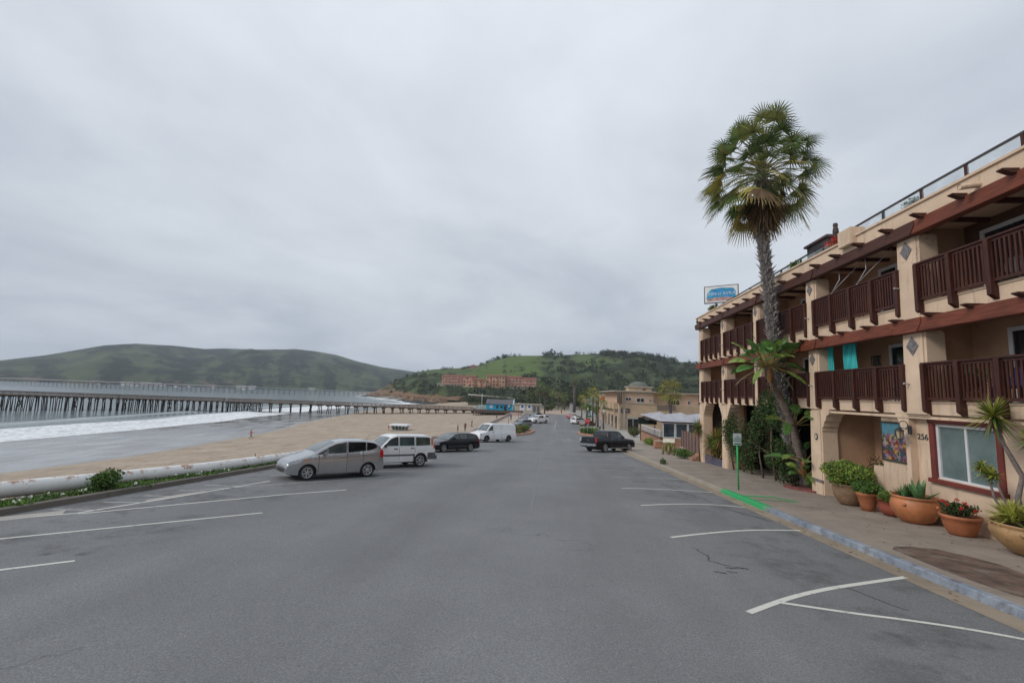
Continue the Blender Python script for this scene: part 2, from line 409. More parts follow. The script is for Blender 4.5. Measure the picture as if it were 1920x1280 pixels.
def mat_asphalt():
    m, nt, N, L, P = new_mat('asphalt'); v = wpos(N)
    c = mixc(N, L, rampf(N, L, nz(N, L, v, 0.35, 6, 0.62), [(0.3, 0), (0.7, 1)]), (0.140, 0.142, 0.146), (0.172, 0.174, 0.178))
    g = mth(N, L, 'MULTIPLY', mth(N, L, 'ADD', nz(N, L, v, 38, 4, 0.8), nz(N, L, v, 130, 2, 0.7)), .5)
    c = mixc(N, L, 1.0, c, rampf(N, L, g, [(0.36, 0.55), (0.5, 1.0), (0.62, 1.6)]), 'MULTIPLY')
    # long tyre-worn bands along the street
    mp = N.new('ShaderNodeMapping'); mp.inputs['Scale'].default_value = (0.55, 0.02, 1); L.new(v, mp.inputs[0])
    c = mixc(N, L, 1.0, c, rampf(N, L, nz(N, L, mp.outputs[0], 1.0, 3), [(0.35, 0.88), (0.65, 1.08)]), 'MULTIPLY')
    # oil stains in the bays
    sx = N.new('ShaderNodeSeparateXYZ'); L.new(v, sx.inputs[0])
    ax = rampf(N, L, mth(N, L, 'DIVIDE', mth(N, L, 'ABSOLUTE', mth(N, L, 'ADD', sx.outputs[0], 2.0)), 10.0), [(0.5, 0.0), (0.68, 1.0)])
    st = rampf(N, L, nz(N, L, v, 0.8, 7, 0.72), [(0.50, 0.0), (0.68, 0.72)])
    c = mixc(N, L, mth(N, L, 'MULTIPLY', ax, st), c, (0.045, 0.045, 0.047))
    # oil drips in the bays
    od = N.new('ShaderNodeTexVoronoi'); od.inputs['Scale'].default_value = 1.15; L.new(v, od.inputs['Vector'])
    dr = mth(N, L, 'ADD', od.outputs['Distance'], mth(N, L, 'MULTIPLY', nz(N, L, v, 9, 5, .7), .22))
    c = mixc(N, L, mth(N, L, 'MULTIPLY', mth(N, L, 'MULTIPLY', ax, rampf(N, L, dr, [(.17, .75), (.27, 0)])), rampf(N, L, nz(N, L, v, .5, 3), [(.45, 0), (.55, 1)])), c, (0.05, 0.05, 0.052))
    # cracks
    nn = N.new('ShaderNodeTexNoise'); nn.inputs['Scale'].default_value = 1.4; nn.inputs['Detail'].default_value = 6; L.new(v, nn.inputs['Vector'])
    dv = N.new('ShaderNodeVectorMath'); dv.operation = 'ADD'; L.new(v, dv.inputs[0]); L.new(nn.outputs['Color'], dv.inputs[1])
    vo = N.new('ShaderNodeTexVoronoi'); vo.feature = 'DISTANCE_TO_EDGE'; vo.inputs['Scale'].default_value = 0.33; L.new(dv.outputs[0], vo.inputs['Vector'])
    cr = mth(N, L, 'MULTIPLY', rampf(N, L, vo.outputs['Distance'], [(0.0, 1.0), (0.006, 0.0)]), rampf(N, L, nz(N, L, v, 0.16, 3), [(0.55, 0.0), (0.62, 0.75)]))
    c = mixc(N, L, cr, c, (0.03, 0.03, 0.03))
    L.new(c, P.inputs['Base Color']); P.inputs['Roughness'].default_value = 0.82; P.inputs['Specular IOR Level'].default_value = 0.35
    bump(N, L, P, g, 0.35, 0.006); return m
M_ASPH = mat_asphalt()
def mat_concrete(name, col, joint=None, stain=0.5):
    m, nt, N, L, P = new_mat(name); v = wpos(N)
    c = mixc(N, L, rampf(N, L, nz(N, L, v, 0.8, 6, 0.65), [(0.3, 0), (0.7, 1)]), tuple(x * 0.78 for x in col), tuple(x * 1.12 for x in col))
    c = mixc(N, L, mth(N, L, 'MULTIPLY', rampf(N, L, nz(N, L, v, 0.45, 6, 0.7), [(0.5, 0), (0.72, 1)]), stain), c, tuple(x * 0.45 for x in col))
    c = mixc(N, L, 1.0, c, rampf(N, L, nz(N, L, v, 60, 2), [(0.3, 0.88), (0.7, 1.12)]), 'MULTIPLY')
    if joint:
        sx = N.new('ShaderNodeSeparateXYZ'); L.new(v, sx.inputs[0])
        for ax, per, off in joint:
            fr = mth(N, L, 'FRACT', mth(N, L, 'DIVIDE', mth(N, L, 'ADD', sx.outputs[ax], off + 1000 * per), per))
            ln = rampf(N, L, fr, [(0.0, 1.0), (0.012, 0.0)])
            c = mixc(N, L, mth(N, L, 'MULTIPLY', ln, 0.75), c, tuple(x * 0.3 for x in col))
    L.new(c, P.inputs['Base Color']); P.inputs['Roughness'].default_value = 0.88; P.inputs['Specular IOR Level'].default_value = 0.25
    bump(N, L, P, nz(N, L, v, 30, 4), 0.2, 0.005); return m
M_SIDE = mat_concrete('sidewalk_concrete', (0.29, 0.245, 0.205), [(1, 1.52, 0.3), (0, 2.2, -0.75)])
M_GUT = mat_concrete('gutter_concrete', (0.30, 0.245, 0.185), [(1, 3.0, 0)], 0.3)
M_CONC = mat_concrete('pale_concrete', (0.36, 0.34, 0.31), None, 0.35)
YS = [-40, -20, -10, -4] + [i * 1.5 for i in range(0, 80)] + [125, 135, 150, 165, 180, 205]
def strip(name, prof, m, ys=YS, y0=None, y1=None, fn=None):
    """cross-section prof [(x, dz)] swept along the street on the road surface"""
    mb = MB(); yy = [y for y in ys if (y0 is None or y >= y0) and (y1 is None or y <= y1)]
    if y0 is not None and yy[0] > y0: yy.insert(0, y0)
    if y1 is not None and yy[-1] < y1: yy.append(y1)
    rows = []
    for y in yy:
        o = fn(y) if fn else 0
        rows.append([(x + o, y, roadz(y) + dz) for x, dz in prof])
    mb.grid(rows, 0, False); o = mb.build(name, m); return o
def wall_edge(y): return 0
struct(strip('road', [(-12.78, 0), (-8, 0), (-3, 0), (0, 0), (3, 0), (6.72, 0)], M_ASPH))
struct(strip('gutter', [(6.715, 0.004), (6.95, 0.0), (7.22, -0.012)], M_GUT))
# kerb with faded paint
def mat_kerb():
    m, nt, N, L, P = new_mat('painted_kerb'); v = wpos(N)
    sx = N.new('ShaderNodeSeparateXYZ'); L.new(v, sx.inputs[0]); y = mth(N, L, 'DIVIDE', sx.outputs[1], 100.0)
    w = nz(N, L, v, 3.2, 8, 0.75); w2 = nz(N, L, v, 1.1, 5, 0.7)
    conc = mixc(N, L, w2, (0.20, 0.17, 0.14), (0.40, 0.35, 0.28))
    blue = mixc(N, L, rampf(N, L, w2, [(.3, 0), (.7, 1)]), (0.14, 0.175, 0.235), (0.32, 0.35, 0.39))
    cb = mixc(N, L, rampf(N, L, w, [(0.36, 0.0), (0.52, 1.0)]), (0.12, 0.125, 0.14), blue)
    zb = rampf(N, L, y, [(0.0, 1.0), (0.160, 1.0), (0.161, 0.0), (1.0, 0.0)])
    zg = rampf(N, L, y, [(0.0, 0.0), (0.160, 0.0), (0.161, 1.0), (0.200, 1.0), (0.201, 0.0)])
    green = mixc(N, L, rampf(N, L, w, [(0.34, 0), (0.47, 1.0)]), (0.13, 0.20, 0.12), (0.022, 0.34, 0.11))
    c = mixc(N, L, zb, conc, cb); c = mixc(N, L, zg, c, green)
    L.new(c, P.inputs['Base Color']); P.inputs['Roughness'].default_value = 0.75
    bump(N, L, P, w, 0.4, 0.01); return m
struct(strip('kerb', [(7.218, -0.02), (7.235, 0.115), (7.26, 0.135), (7.38, 0.138)], mat_kerb()))
struct(strip('sidewalk', [(7.378, 0.134), (7.75, 0.134), (9.0, 0.134), (10.5, 0.134), (13.2, 0.134), (22, 0.134)], M_SIDE, y1=60))
struct(strip('far_sidewalk', [(7.378, 0.13), (9.0, 0.13), (16, 0.13)], M_CONC, y0=60.0))
struct(strip('promenade', [(-12.5, 0.12), (-8.6, 0.12), (-8.5, 0.12), (-8.48, -0.03)], mat_concrete('promenade_concrete', (0.40, 0.33, 0.28), [(1, 3, 0)]), y0=66, y1=205))
# left kerb, planting strip
M_DKERB = mat_concrete('dark_kerb', (0.13, 0.115, 0.10), [(1, 3.1, 0)], 0.5)
struct(strip('left_kerb', [(-12.70, -0.01), (-12.74, 0.14), (-12.95, 0.15), (-12.99, 0.05)], M_DKERB, y1=46))
M_SOIL = mat('soil', (0.10, 0.075, 0.05), 0.95, 0.3, 2.0, 0.5, 12)
struct(strip('verge', [(-12.97, 0.07), (-13.7, 0.08), (-14.6, 0.0), (-15.35, -0.08)], M_SOIL, y1=58))
# grass / ice plant on the verge
GREEN = mat_leaf('green_leaf', (0.075, 0.16, 0.035)); DGREEN = mat_leaf('dark_green_leaf', (0.04, 0.085, 0.025)); LGREEN = mat_leaf('light_green_leaf', (0.17, 0.26, 0.05))
YGREEN = mat_leaf('yellow_green_leaf', (0.33, 0.34, 0.06)); BROWNL = mat_leaf('dry_leaf', (0.17, 0.11, 0.06)); DRYTIP = mat_leaf('tan_leaf', (0.36, 0.25, 0.13)); ORANGEL = mat_leaf('orange_leaf', (0.42, 0.20, 0.05))
def leafcloud(mb, c, rad, n, size, mi=0, rg=rnd, shell=0.5, up=0.3, mis=None, lumps=0):
    c = Vector(c)
    lc = [(Vector((rg.gauss(0, 1), rg.gauss(0, 1), rg.gauss(0, 1))).normalized()) for _ in range(lumps)] if lumps else None
    for _ in range(n):
        d = Vector((rg.gauss(0, 1), rg.gauss(0, 1), rg.gauss(0, 1))).normalized()
        k = 1.0
        if lc: k = 0.62 + 0.5 * max(0.0, max(d.dot(l) for l in lc)) ** 4
        r = (shell + (1 - shell) * rg.random()) * k
        p = c + Vector((d.x * rad[0], d.y * rad[1], d.z * rad[2])) * r
        a = Vector((rg.gauss(0, 1), rg.gauss(0, 1), rg.gauss(0, 1) + up)).normalized() * size * rg.uniform(0.6, 1.3)
        b = a.cross(Vector((rg.gauss(0, 1), rg.gauss(0, 1), rg.gauss(0, 1)))).normalized() * size * rg.uniform(0.25, 0.45)
        nn = a.cross(b).normalized() * size * 0.12
        mb.add([p - b * 0.2, p + a * 0.45 + b - nn, p + a, p + a * 0.45 - b - nn], [(0, 1, 2), (0, 2, 3)], mi if mis is None else rg.choice(mis))
mb = MB(); rg = random.Random(3)
for i in range(9000):
    y = rg.uniform(5, 26); x = -13.0 - 1.05 * rg.random() ** 0.9
    dens = mn.noise(Vector((x * 1.2, y * 0.8, 1)))
    if dens < -0.28: continue
    h = rg.uniform(0.03, 0.12) * (1.5 if dens > 0.1 else 1.0)
    z = roadz(y) + 0.07
    a = rg.uniform(0, 2 * PI); w = 0.02; t = (rg.uniform(-.06, .06), rg.uniform(-.06, .06))
    mb.add([(x - w * math.cos(a), y - w * math.sin(a), z), (x + w * math.cos(a), y + w * math.sin(a), z), (x + t[0], y + t[1], z + h)], [(0, 1, 2)], rg.choice([0, 0, 1, 2]))
for i in range(40):
    y = rg.uniform(8, 22); x = rg.uniform(-13.75, -12.85)
    leafcloud(mb, (x, y, roadz(y) + 0.10), (0.24, 0.35, 0.11), 110, 0.075, 0, rg, 0.1, 0.6, [0, 0, 1, 2])
WHITEF = mat('flower_white', (0.75, 0.75, 0.7), 0.6); 
for i in range(26):
    y = rg.uniform(9, 19); x = rg.uniform(-13.5, -12.9)
    leafcloud(mb, (x, y, roadz(y) + 0.22), (0.04, 0.04, 0.02), 6, 0.06, 3, rg)
tag(mb.build('ground_cover', [GREEN, DGREEN, LGREEN, WHITEF]), 'low green ice plant and grass growing between the pipe barrier and the kerb', 'ground cover', kind='stuff')
# bush by the pipe
def bush(name, loc, rad, n, size, mats, label, cat='bush', group=None, mis=None, stems=5, lumps=6, seed=1):
    rg = random.Random(seed); t = thing(name, loc, label, cat, group)
    mb = MB(); c = Vector(loc) + Vector((0, 0, rad[2] * 0.95))
    leafcloud(mb, c, rad, n, size, 0, rg, 0.35, 0.5, mis if mis else list(range(len(mats))), lumps)
    mb.build('foliage', mats, t)
    ms = MB()
    for k in range(stems):
        a = rg.uniform(0, 2 * PI); e = c + Vector((math.cos(a) * rad[0] * 0.5, math.sin(a) * rad[1] * 0.5, rad[2] * 0.2))
        ms.tube([Vector(loc) + Vector((rg.uniform(-.05, .05), rg.uniform(-.05, .05), -0.02)), (Vector(loc) + e) / 2 + Vector((0, 0, .05)), e], [0.03 * rad[2] + 0.008, 0.02 * rad[2] + 0.006, 0.006], 6)
    ms.build('stem', M_STEM, t); return t
M_STEM = mat('stem_bark', (0.12, 0.09, 0.06), 0.9, 0.25, 8, 0.4, 30)
bush('bush', (-13.45, 12.95, roadz(12.95) + .05), (0.42, 0.42, 0.36), 1500, 0.085, [GREEN, DGREEN, LGREEN], 'leafy green bush growing over the white pipe barrier on the left', seed=4)
# pipe barrier
def mat_pipe():
    m, nt, N, L, P = new_mat('rusty_white_paint'); v = wpos(N)
    c = mixc(N, L, nz(N, L, v, 1.5, 4), (0.60, 0.60, 0.59), (0.80, 0.80, 0.79))
    g = N.new('ShaderNodeNewGeometry'); sn = N.new('ShaderNodeSeparateXYZ'); L.new(g.outputs['Normal'], sn.inputs[0])
    r = mth(N, L, 'ADD', nz(N, L, v, 2.6, 8, 0.72), mth(N, L, 'MULTIPLY', sn.outputs[2], 0.10))
    c = mixc(N, L, rampf(N, L, r, [(0.60, 0.0), (0.68, 0.85)]), c, (0.33, 0.16, 0.08))
    c = mixc(N, L, rampf(N, L, nz(N, L, v, 9, 5, 0.7), [(0.62, 0.0), (0.68, 0.7)]), c, (0.12, 0.09, 0.07))
    L.new(c, P.inputs['Base Color']); P.inputs['Roughness'].default_value = 0.7; bump(N, L, P, r, 0.3, 0.01); return m
M_PIPE = mat_pipe()
mb = MB(); pp = [(-15.0, 1.0), (-14.95, 8), (-14.72, 11.25), (-14.1, 14.6), (-13.75, 17), (-13.65, 21), (-13.7, 25.2)]
mb.tube([(x, y, roadz(y) + 0.27) for x, y in pp], 0.225, 20)
t = thing('pipe_barrier', (-14.2, 13, roadz(13)), 'long weathered white pipe lying as a barrier between the parking bays and the beach', 'barrier')
mb.build('pipe', M_PIPE, t)
for y in (6, 10, 14.6, 18, 23):
    mb = MB(); x = lerp([(b, a) for a, b in pp], y)
    mb.box(x - .16, x + .16, y - .1, y + .1, roadz(y) - .1, roadz(y) + .07); mb.build('support_block', M_CONC, t, 0.01)
mb = MB(); mb.tube([(-15.1, 20.4, -1.02), (-15.0, 22.4, -1.2), (-14.95, 25.2, -1.36)], 0.035, 8)
mb.tube([(-15.0, 22.4, -1.2), (-15.02, 22.3, -.8)], .02, 6)
tag(mb.build('driftwood', mat('driftwood', (0.12, 0.09, 0.07), 0.9, .3)), 'dark driftwood pole and twigs behind the pipe barrier beside the silver hatchback', 'driftwood')

# ------------------------------------------------------------------ road paint
def mat_paint(name, col, wear=0.47):
    m, nt, N, L, P = new_mat(name); v = wpos(N)
    w = rampf(N, L, nz(N, L, v, 7, 8, 0.75), [(wear - 0.05, 0.25), (wear + 0.05, 1.0)]) if wear > 0 else None
    g = nz(N, L, v, 50, 3, .7)
    c = mixc(N, L, w, (0.17, 0.17, 0.175), col); c = mixc(N, L, 1.0, c, rampf(N, L, g, [(0.3, 0.85), (0.7, 1.1)]), 'MULTIPLY')
    L.new(c, P.inputs['Base Color']); P.inputs['Roughness'].default_value = 0.7; return m
M_WP = mat_paint('white_road_paint', (0.60, 0.59, 0.54), 0.39); M_WF = mat_paint('faded_road_paint', (0.40, 0.40, 0.39), 0.46)
M_GP = mat_paint('green_paint', (0.012, 0.34, 0.09), 0.36)
def paint_line(pts, w, m=M_WP, dz=0.004, name='parking_line', smooth=0):
    mb = MB(); P_ = [Vector((x, y, 0)) for x, y in pts]; Q = []
    for a, b in zip(P_, P_[1:]):
        n = max(1, int((b - a).length / 0.6))
        for k in range(n): Q.append(a + (b - a) * k / n)
    Q.append(P_[-1]); rows = []
    for i, p in enumerate(Q):
        d = (Q[min(i + 1, len(Q) - 1)] - Q[max(i - 1, 0)]).normalized(); s_ = Vector((-d.y, d.x, 0)) * w / 2
        a = p + s_; b = p - s_; rows.append([(a.x, a.y, roadz(a.y) + dz), (b.x, b.y, roadz(b.y) + dz)])
    mb.grid(rows, 0, False); return struct(mb.build(name, m))
def bez(p, n=10):
    out = []
    P_ = [p[0]] + p + [p[-1]]
    for i in range(1, len(P_) - 2):
        for k in range(n):
            t = k / n; a, b, c, d = P_[i - 1], P_[i], P_[i + 1], P_[i + 2]
            out.append(tuple(0.5 * ((2 * b[j]) + (-a[j] + c[j]) * t + (2 * a[j] - 5 * b[j] + 4 * c[j] - d[j]) * t * t + (-a[j] + 3 * b[j] - 3 * c[j] + d[j]) * t ** 3) for j in (0, 1)))
    out.append(p[-1]); return out
paint_line(bez([(3.0, 7.34), (3.94, 8.07), (4.86, 8.65), (6.02, 9.24), (6.85, 9.65)]), 0.11)
paint_line(bez([(3.70, 7.84), (4.62, 7.62), (5.3, 7.5), (6.01, 7.32), (6.62, 7.08)]), 0.085, dz=0.0046)
paint_line(bez([(3.0, 11.68), (4.14, 12.38), (5.3, 12.96), (6.24, 13.22), (6.85, 13.32)]), 0.1)
paint_line(bez([(3.11, 15.88), (4.07, 16.36), (4.91, 16.67), (5.81, 16.79), (6.75, 16.6)]), 0.1)
paint_line(bez([(3.07, 19.7), (4.32, 19.98), (5.63, 20.0), (6.75, 19.78)]), 0.1)
for y in (23.4, 26.6, 30.2, 33.9, 37.6, 41.2, 45, 49): paint_line([(3.1, y), (4.9, y + .55), (6.7, y + .5)], 0.1, M_WF)
# left bays
for p in ([(-14 + 3.3, 8.2), (-7.49, 11.66)], [(-11.42, 10.42), (-8.42, 14.38), (-7.08, 15.75)], [(-10.9, 5.0), (-8.7, 6.82), (-8.08, 7.43)],
          [(-12.4, 9.56), (-11.53, 10.45), (-11.09, 13.0), (-10.57, 16.74)]): paint_line(p, 0.09)
for p in ([(-12.41, 10.66), (-11.37, 10.9)], [(-12.19, 11.78), (-11.24, 11.99)], [(-12.05, 12.88), (-11.12, 13.09)], [(-11.89, 13.98), (-11.1, 14.14)], [(-12.0, 15.2), (-10.85, 15.3)]):
    paint_line(p, 0.09, M_WF, 0.0046)
for k in range(10):
    y = 19.4 + 3.75 * k
    paint_line([(-11.4, y - 5.1), (-7.05, y)], 0.09, M_WF)
for y in (84.5, 88.5): paint_line([(0.3, y), (6.0, y + .5)], 0.3, M_WF, name='crosswalk_line')
paint_line([(0.3, 59.0), (4.3, 60.2)], 0.3, M_WF, name='stop_line')
M_CL = mat_paint('old_line_paint', (0.17, 0.17, 0.17), 0.50)
paint_line([(-0.5, 14), (-0.6, 37), (0.4, 58)], 0.09, M_CL, name='centre_line')
paint_line([(1.0, 92), (1.6, 120)], 0.12, M_WF, name='centre_line')
o = text_obj('stop_lettering', 'STOP', 2.6, M_WF, facing((1.7, 62.6, roadz(62.6) + .006), (1, 0.2, 0), (-0.2, 1, -0.04)), None, 0.0, 0.5); struct(o)
# green kerb return lines on sidewalk
paint_line([(7.41, 18.35), (8.55, 18.45)], 0.26, M_GP, 0.139, 'green_marking'); paint_line([(8.5, 18.5), (8.95, 17.45)], 0.16, M_GP, 0.140, 'green_marking'); paint_line([(7.45, 17.55), (8.95, 17.5)], 0.07, M_GP, 0.141, 'green_marking')
paint_line([(7.41, 19.9), (7.41, 16.15)], 0.12, M_GP, 0.1385, 'green_marking')
# tar repair cracks near the right kerb and concrete patches on the left
M_TAR = mat('tar', (0.022, 0.022, 0.024), 0.6, 0.2)
def tar(pts, w=0.05):
    rg = random.Random(int(pts[0][1] * 10)); q = []
    for a, b in zip(pts, pts[1:]):
        for k in range(6): t = k / 6; q.append((a[0] + (b[0] - a[0]) * t + rg.uniform(-.04, .04), a[1] + (b[1] - a[1]) * t + rg.uniform(-.04, .04)))
    q.append(pts[-1]); paint_line(q, w, M_TAR, 0.003, 'road_crack')
tar([(3.28, 10.84), (3.4, 10.3), (3.3, 9.95)], 0.022); tar([(3.3, 9.95), (3.48, 9.7), (3.6, 9.62)], 0.03); tar([(3.15, 9.2), (3.35, 9.12)], .045); tar([(3.45, 9.5), (3.7, 9.55), (3.9, 9.5)], .05); tar([(3.4, 9.3), (3.6, 9.25)], .03); tar([(6.0, 16.0), (6.2, 15.3), (6.6, 14.4)], .05); tar([(5.2, 22), (5.5, 19.2), (5.9, 17.4)], 0.05); tar([(5.2, 8.9), (5.6, 7.9)], 0.02)
mb = MB(); rows = []
for k, (x, y) in enumerate([(-12.6, 9.0), (-12.2, 9.6), (-11.9, 10.1), (-11.75, 10.4)]):
    rows.append([(x - .25, y + .25, roadz(y) + .0042), (x + .12, y - .2, roadz(y) + .0042)])
mb.grid(rows, 0, False)
rows = [[(x - .1, y + .12, roadz(y) + .0042), (x + .12, y - .1, roadz(y) + .0042)] for x, y in [(-11.35, 12.2), (-11.2, 13.2), (-10.95, 14.0)]]; mb.grid(rows, 0, False)
struct(mb.build('concrete_patch', M_CONC))
# unpaved tree pit near the camera, right sidewalk
mb = MB(); pr = [(7.72, 11.25), (7.95, 11.5), (8.4, 11.62), (8.85, 11.5), (9.1, 11.1), (9.25, 10.5), (9.15, 9.9), (8.8, 9.2), (8.35, 8.6), (7.9, 8.3), (7.7, 8.6), (7.66, 9.5), (7.7, 10.4)]
mb.add([(x + .03 * math.sin(y * 9), y, roadz(y) + .1385) for x, y in pr] + [(8.35, 10.1, roadz(10.1) + .1385)], [(13, (i + 1) % 13, i) for i in range(13)])
struct(mb.build('tree_pit', mat('pit_soil', (0.115, 0.072, 0.055), 0.9, 0.3, 3, .4, 20, dirt=((.20, .16, .13), 2.2, .50))))

# ------------------------------------------------------------------ the inn on the right
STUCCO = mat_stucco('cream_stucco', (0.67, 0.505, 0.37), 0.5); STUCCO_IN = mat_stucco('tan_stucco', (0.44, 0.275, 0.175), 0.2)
MAROON = mat_wood('maroon_wood', (0.068, 0.021, 0.014), (6, 6, 1)); REDWOOD = mat_wood('red_beam_wood', (0.20, 0.055, 0.03), (10, 0.7, 10)); DKWOOD = mat_wood('dark_beam_wood', (0.09, 0.035, 0.025), (10, 0.7, 10))
WHITEF_ = mat('white_frame', (0.62, 0.62, 0.64), 0.45, 0.06); MAROONF = mat('maroon_frame', (0.16, 0.03, 0.022), 0.5, 0.15, 2, 0.1)
GLASS = mat_glass('dark_glass'); BRICKIN = mat_wood('brown_boards', (0.13, 0.07, 0.045), (1, 2, 14))
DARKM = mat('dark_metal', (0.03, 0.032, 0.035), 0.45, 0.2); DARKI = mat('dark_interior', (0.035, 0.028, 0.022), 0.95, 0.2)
YB = [34.5, 30.1, 25.35, 20.12, 14.78, 9.45, 4.1]; WB = [.75, .75, .7, .7, .86, .86, .86]
inn = thing('inn_building', (11.2, 20, -1.1), 'cream stucco three storey inn with dark red wooden balconies on the right', 'building')
FX = 11.2
def wallpart(): 
    mb = MB()
    # slabs (fascia bands)
    for zb, zt in ((2.5, 2.88), (5.42, 5.88)):
        mb.box(FX, 13.0, 3.0, 34.9, zb, zt)
        mb.box(FX - 0.03, FX - .001, 3.0, 34.88, zt - 0.05, zt + 0.01)
    mb.box(FX - .02, FX - .0015, 3.0, 20.4, 2.36, 2.44)
    # roof slab and parapet
    mb.box(FX + .05, 24, 3, 34.9, 8.30, 8.40); mb.box(11.0, 11.28, 2.95, 34.95, 8.402, 8.83); mb.box(10.94, 11.34, 2.9, 35.0, 8.832, 8.90)
    mb.box(11.0, 24, 34.7, 34.95, 8.402, 8.83)
    # north end wall, rear
    mb.box(12.6, 24, 34.6, 34.9, -2.6, 8.3); mb.box(23.8, 24, 3, 34.6, -2.6, 8.3)
    # street wall at ground level with window hole
    X0, X1 = 11.42, 11.7
    mb.box(X0, X1, 3, 12.6, -1.2, 2.5); mb.box(X0, X1, 12.6, 14.7, -1.2, 0.66); mb.box(X0, X1, 12.6, 14.7, 2.22, 2.5); mb.box(X0, X1, 14.7, 15.42, -1.2, 2.5)
    mb.box(FX + .004, X0, 15.25, 15.42, -1.2, 2.5)
    # infill with the mural
    mb.box(11.52, 11.7, 15.421, 16.9, -1.3, 2.5)
    mb.box(11.50, 11.75, 16.901, 17.35, -1.3, 0.62); mb.box(11.50, 11.75, 17.351, 17.9, -1.4, 0.2)
    return mb
wallpart().build('wall', STUCCO, inn)
mb = MB()
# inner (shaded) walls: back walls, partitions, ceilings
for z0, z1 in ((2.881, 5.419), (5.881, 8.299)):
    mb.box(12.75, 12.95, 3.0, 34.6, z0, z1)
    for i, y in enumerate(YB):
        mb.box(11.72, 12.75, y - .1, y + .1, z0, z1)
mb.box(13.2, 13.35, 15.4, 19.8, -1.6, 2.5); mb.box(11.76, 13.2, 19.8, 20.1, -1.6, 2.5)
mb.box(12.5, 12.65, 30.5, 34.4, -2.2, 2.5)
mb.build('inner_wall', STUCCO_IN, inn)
mb = MB()
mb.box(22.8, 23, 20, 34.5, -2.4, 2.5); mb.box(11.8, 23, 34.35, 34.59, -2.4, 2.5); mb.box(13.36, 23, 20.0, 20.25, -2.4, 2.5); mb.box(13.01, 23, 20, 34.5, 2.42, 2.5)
mb.build('carport_interior', DARKI, inn)  # near-black wall colour puts the shade inside the carport into the paint
for y0, x0 in ((33.2, 15.0), (28.5, 18)):
    mb = MB(); mb.box(x0, x0 + .5, y0, y0 + .5, -2.3, 2.42); mb.build('carport_pillar', STUCCO, inn)
# columns
for i, (y, w) in enumerate(zip(YB, WB)):
    for z0, z1 in ((2.44, 5.02), (5.36, 8.04)):
        mb = MB(); h = w / 2; 
        b = 0.05
        mb.hexa([(FX - .07 - b, y - h - .03, z0), (11.76, y - h - .03, z0), (11.76, y + h + .03, z0), (FX - .07 - b, y + h + .03, z0),
                 (FX - .07, y - h, z1), (11.76, y - h, z1), (11.76, y + h, z1), (FX - .07, y + h, z1)])
        mb.build('column', STUCCO, inn, bevel=0.06, seg=3)
        # diamond tile
        if i > 0:
            for k in (-1, 1):
                pass
            mb = MB(); zc = z1 - 0.45; X = FX - .085 - b * (z1 - zc) / (z1 - z0); r = 0.23 if w > .8 else .2
            mb.prism([(0, -r * 1.3), (r, 0), (0, r * 1.3), (-r, 0)], lambda p: (X, y + p[0], zc + p[1]), lambda p: (X - .012, y + p[0], zc + p[1]))
            mb.build('diamond_tile', TILE if 'TILE' in globals() else None, inn) if False else mb.build('diamond_tile', mat('grey_tile', (0.17, 0.155, 0.16), 0.5, 0.35, 9, 0.2, 30, dirt=((0.06, 0.055, 0.06), 12, 0.55)), inn)
# ground level columns with stepped corbels
def corbel(y, s):
    """quarter profile under the slab; s=+1 grows towards +Y"""
    pr = [(0, 1.62), (0.05, 1.62), (0.05, 1.74), (0.14, 1.80), (0.18, 1.95), (0.30, 2.05), (0.36, 2.22), (0.52, 2.30), (0.56, 2.495), (0, 2.495)]
    mb = MB(); mb.prism([(y + s * a, b) for a, b in pr], lambda p: (FX - .062, p[0], p[1]), lambda p: (11.74, p[0], p[1])); return mb
for i, (y, w) in enumerate(zip(YB[:4], WB[:4])):
    if i == 2: continue
    mb = MB(); h = w / 2 + .03; zg = roadz(y) - .1
    mb.hexa([(FX - .12, y - h - .05, zg), (11.8, y - h - .05, zg), (11.8, y + h + .05, zg), (FX - .12, y + h + .05, zg),
             (FX - .085, y - h, 2.45), (11.78, y - h, 2.45), (11.78, y + h, 2.45), (FX - .085, y + h, 2.45)])
    c_ = mb.build('column', STUCCO, inn, bevel=0.05, seg=3, recalc=True)
    corbel(y - h, -1).build('corbel', STUCCO, inn, recalc=True)
    if i > 0 and i != 3: corbel(y + h, 1).build('corbel', STUCCO, inn, recalc=True)
    mb = MB(); mb.box(FX - .125, FX - .10, y - h - .03, y + h + .03, zg + 0.72, zg + 0.84); mb.build('tile_band', mat('grey_tile', (0.17, 0.155, 0.16)), inn) if i == 3 else None
mb = MB(); mb.prism([(15.42, 1.75), (15.42, 2.495), (15.8, 2.495)], lambda p: (FX + .006, p[0], p[1]), lambda p: (11.5, p[0], p[1])); mb.build('corbel', STUCCO, inn, recalc=True)
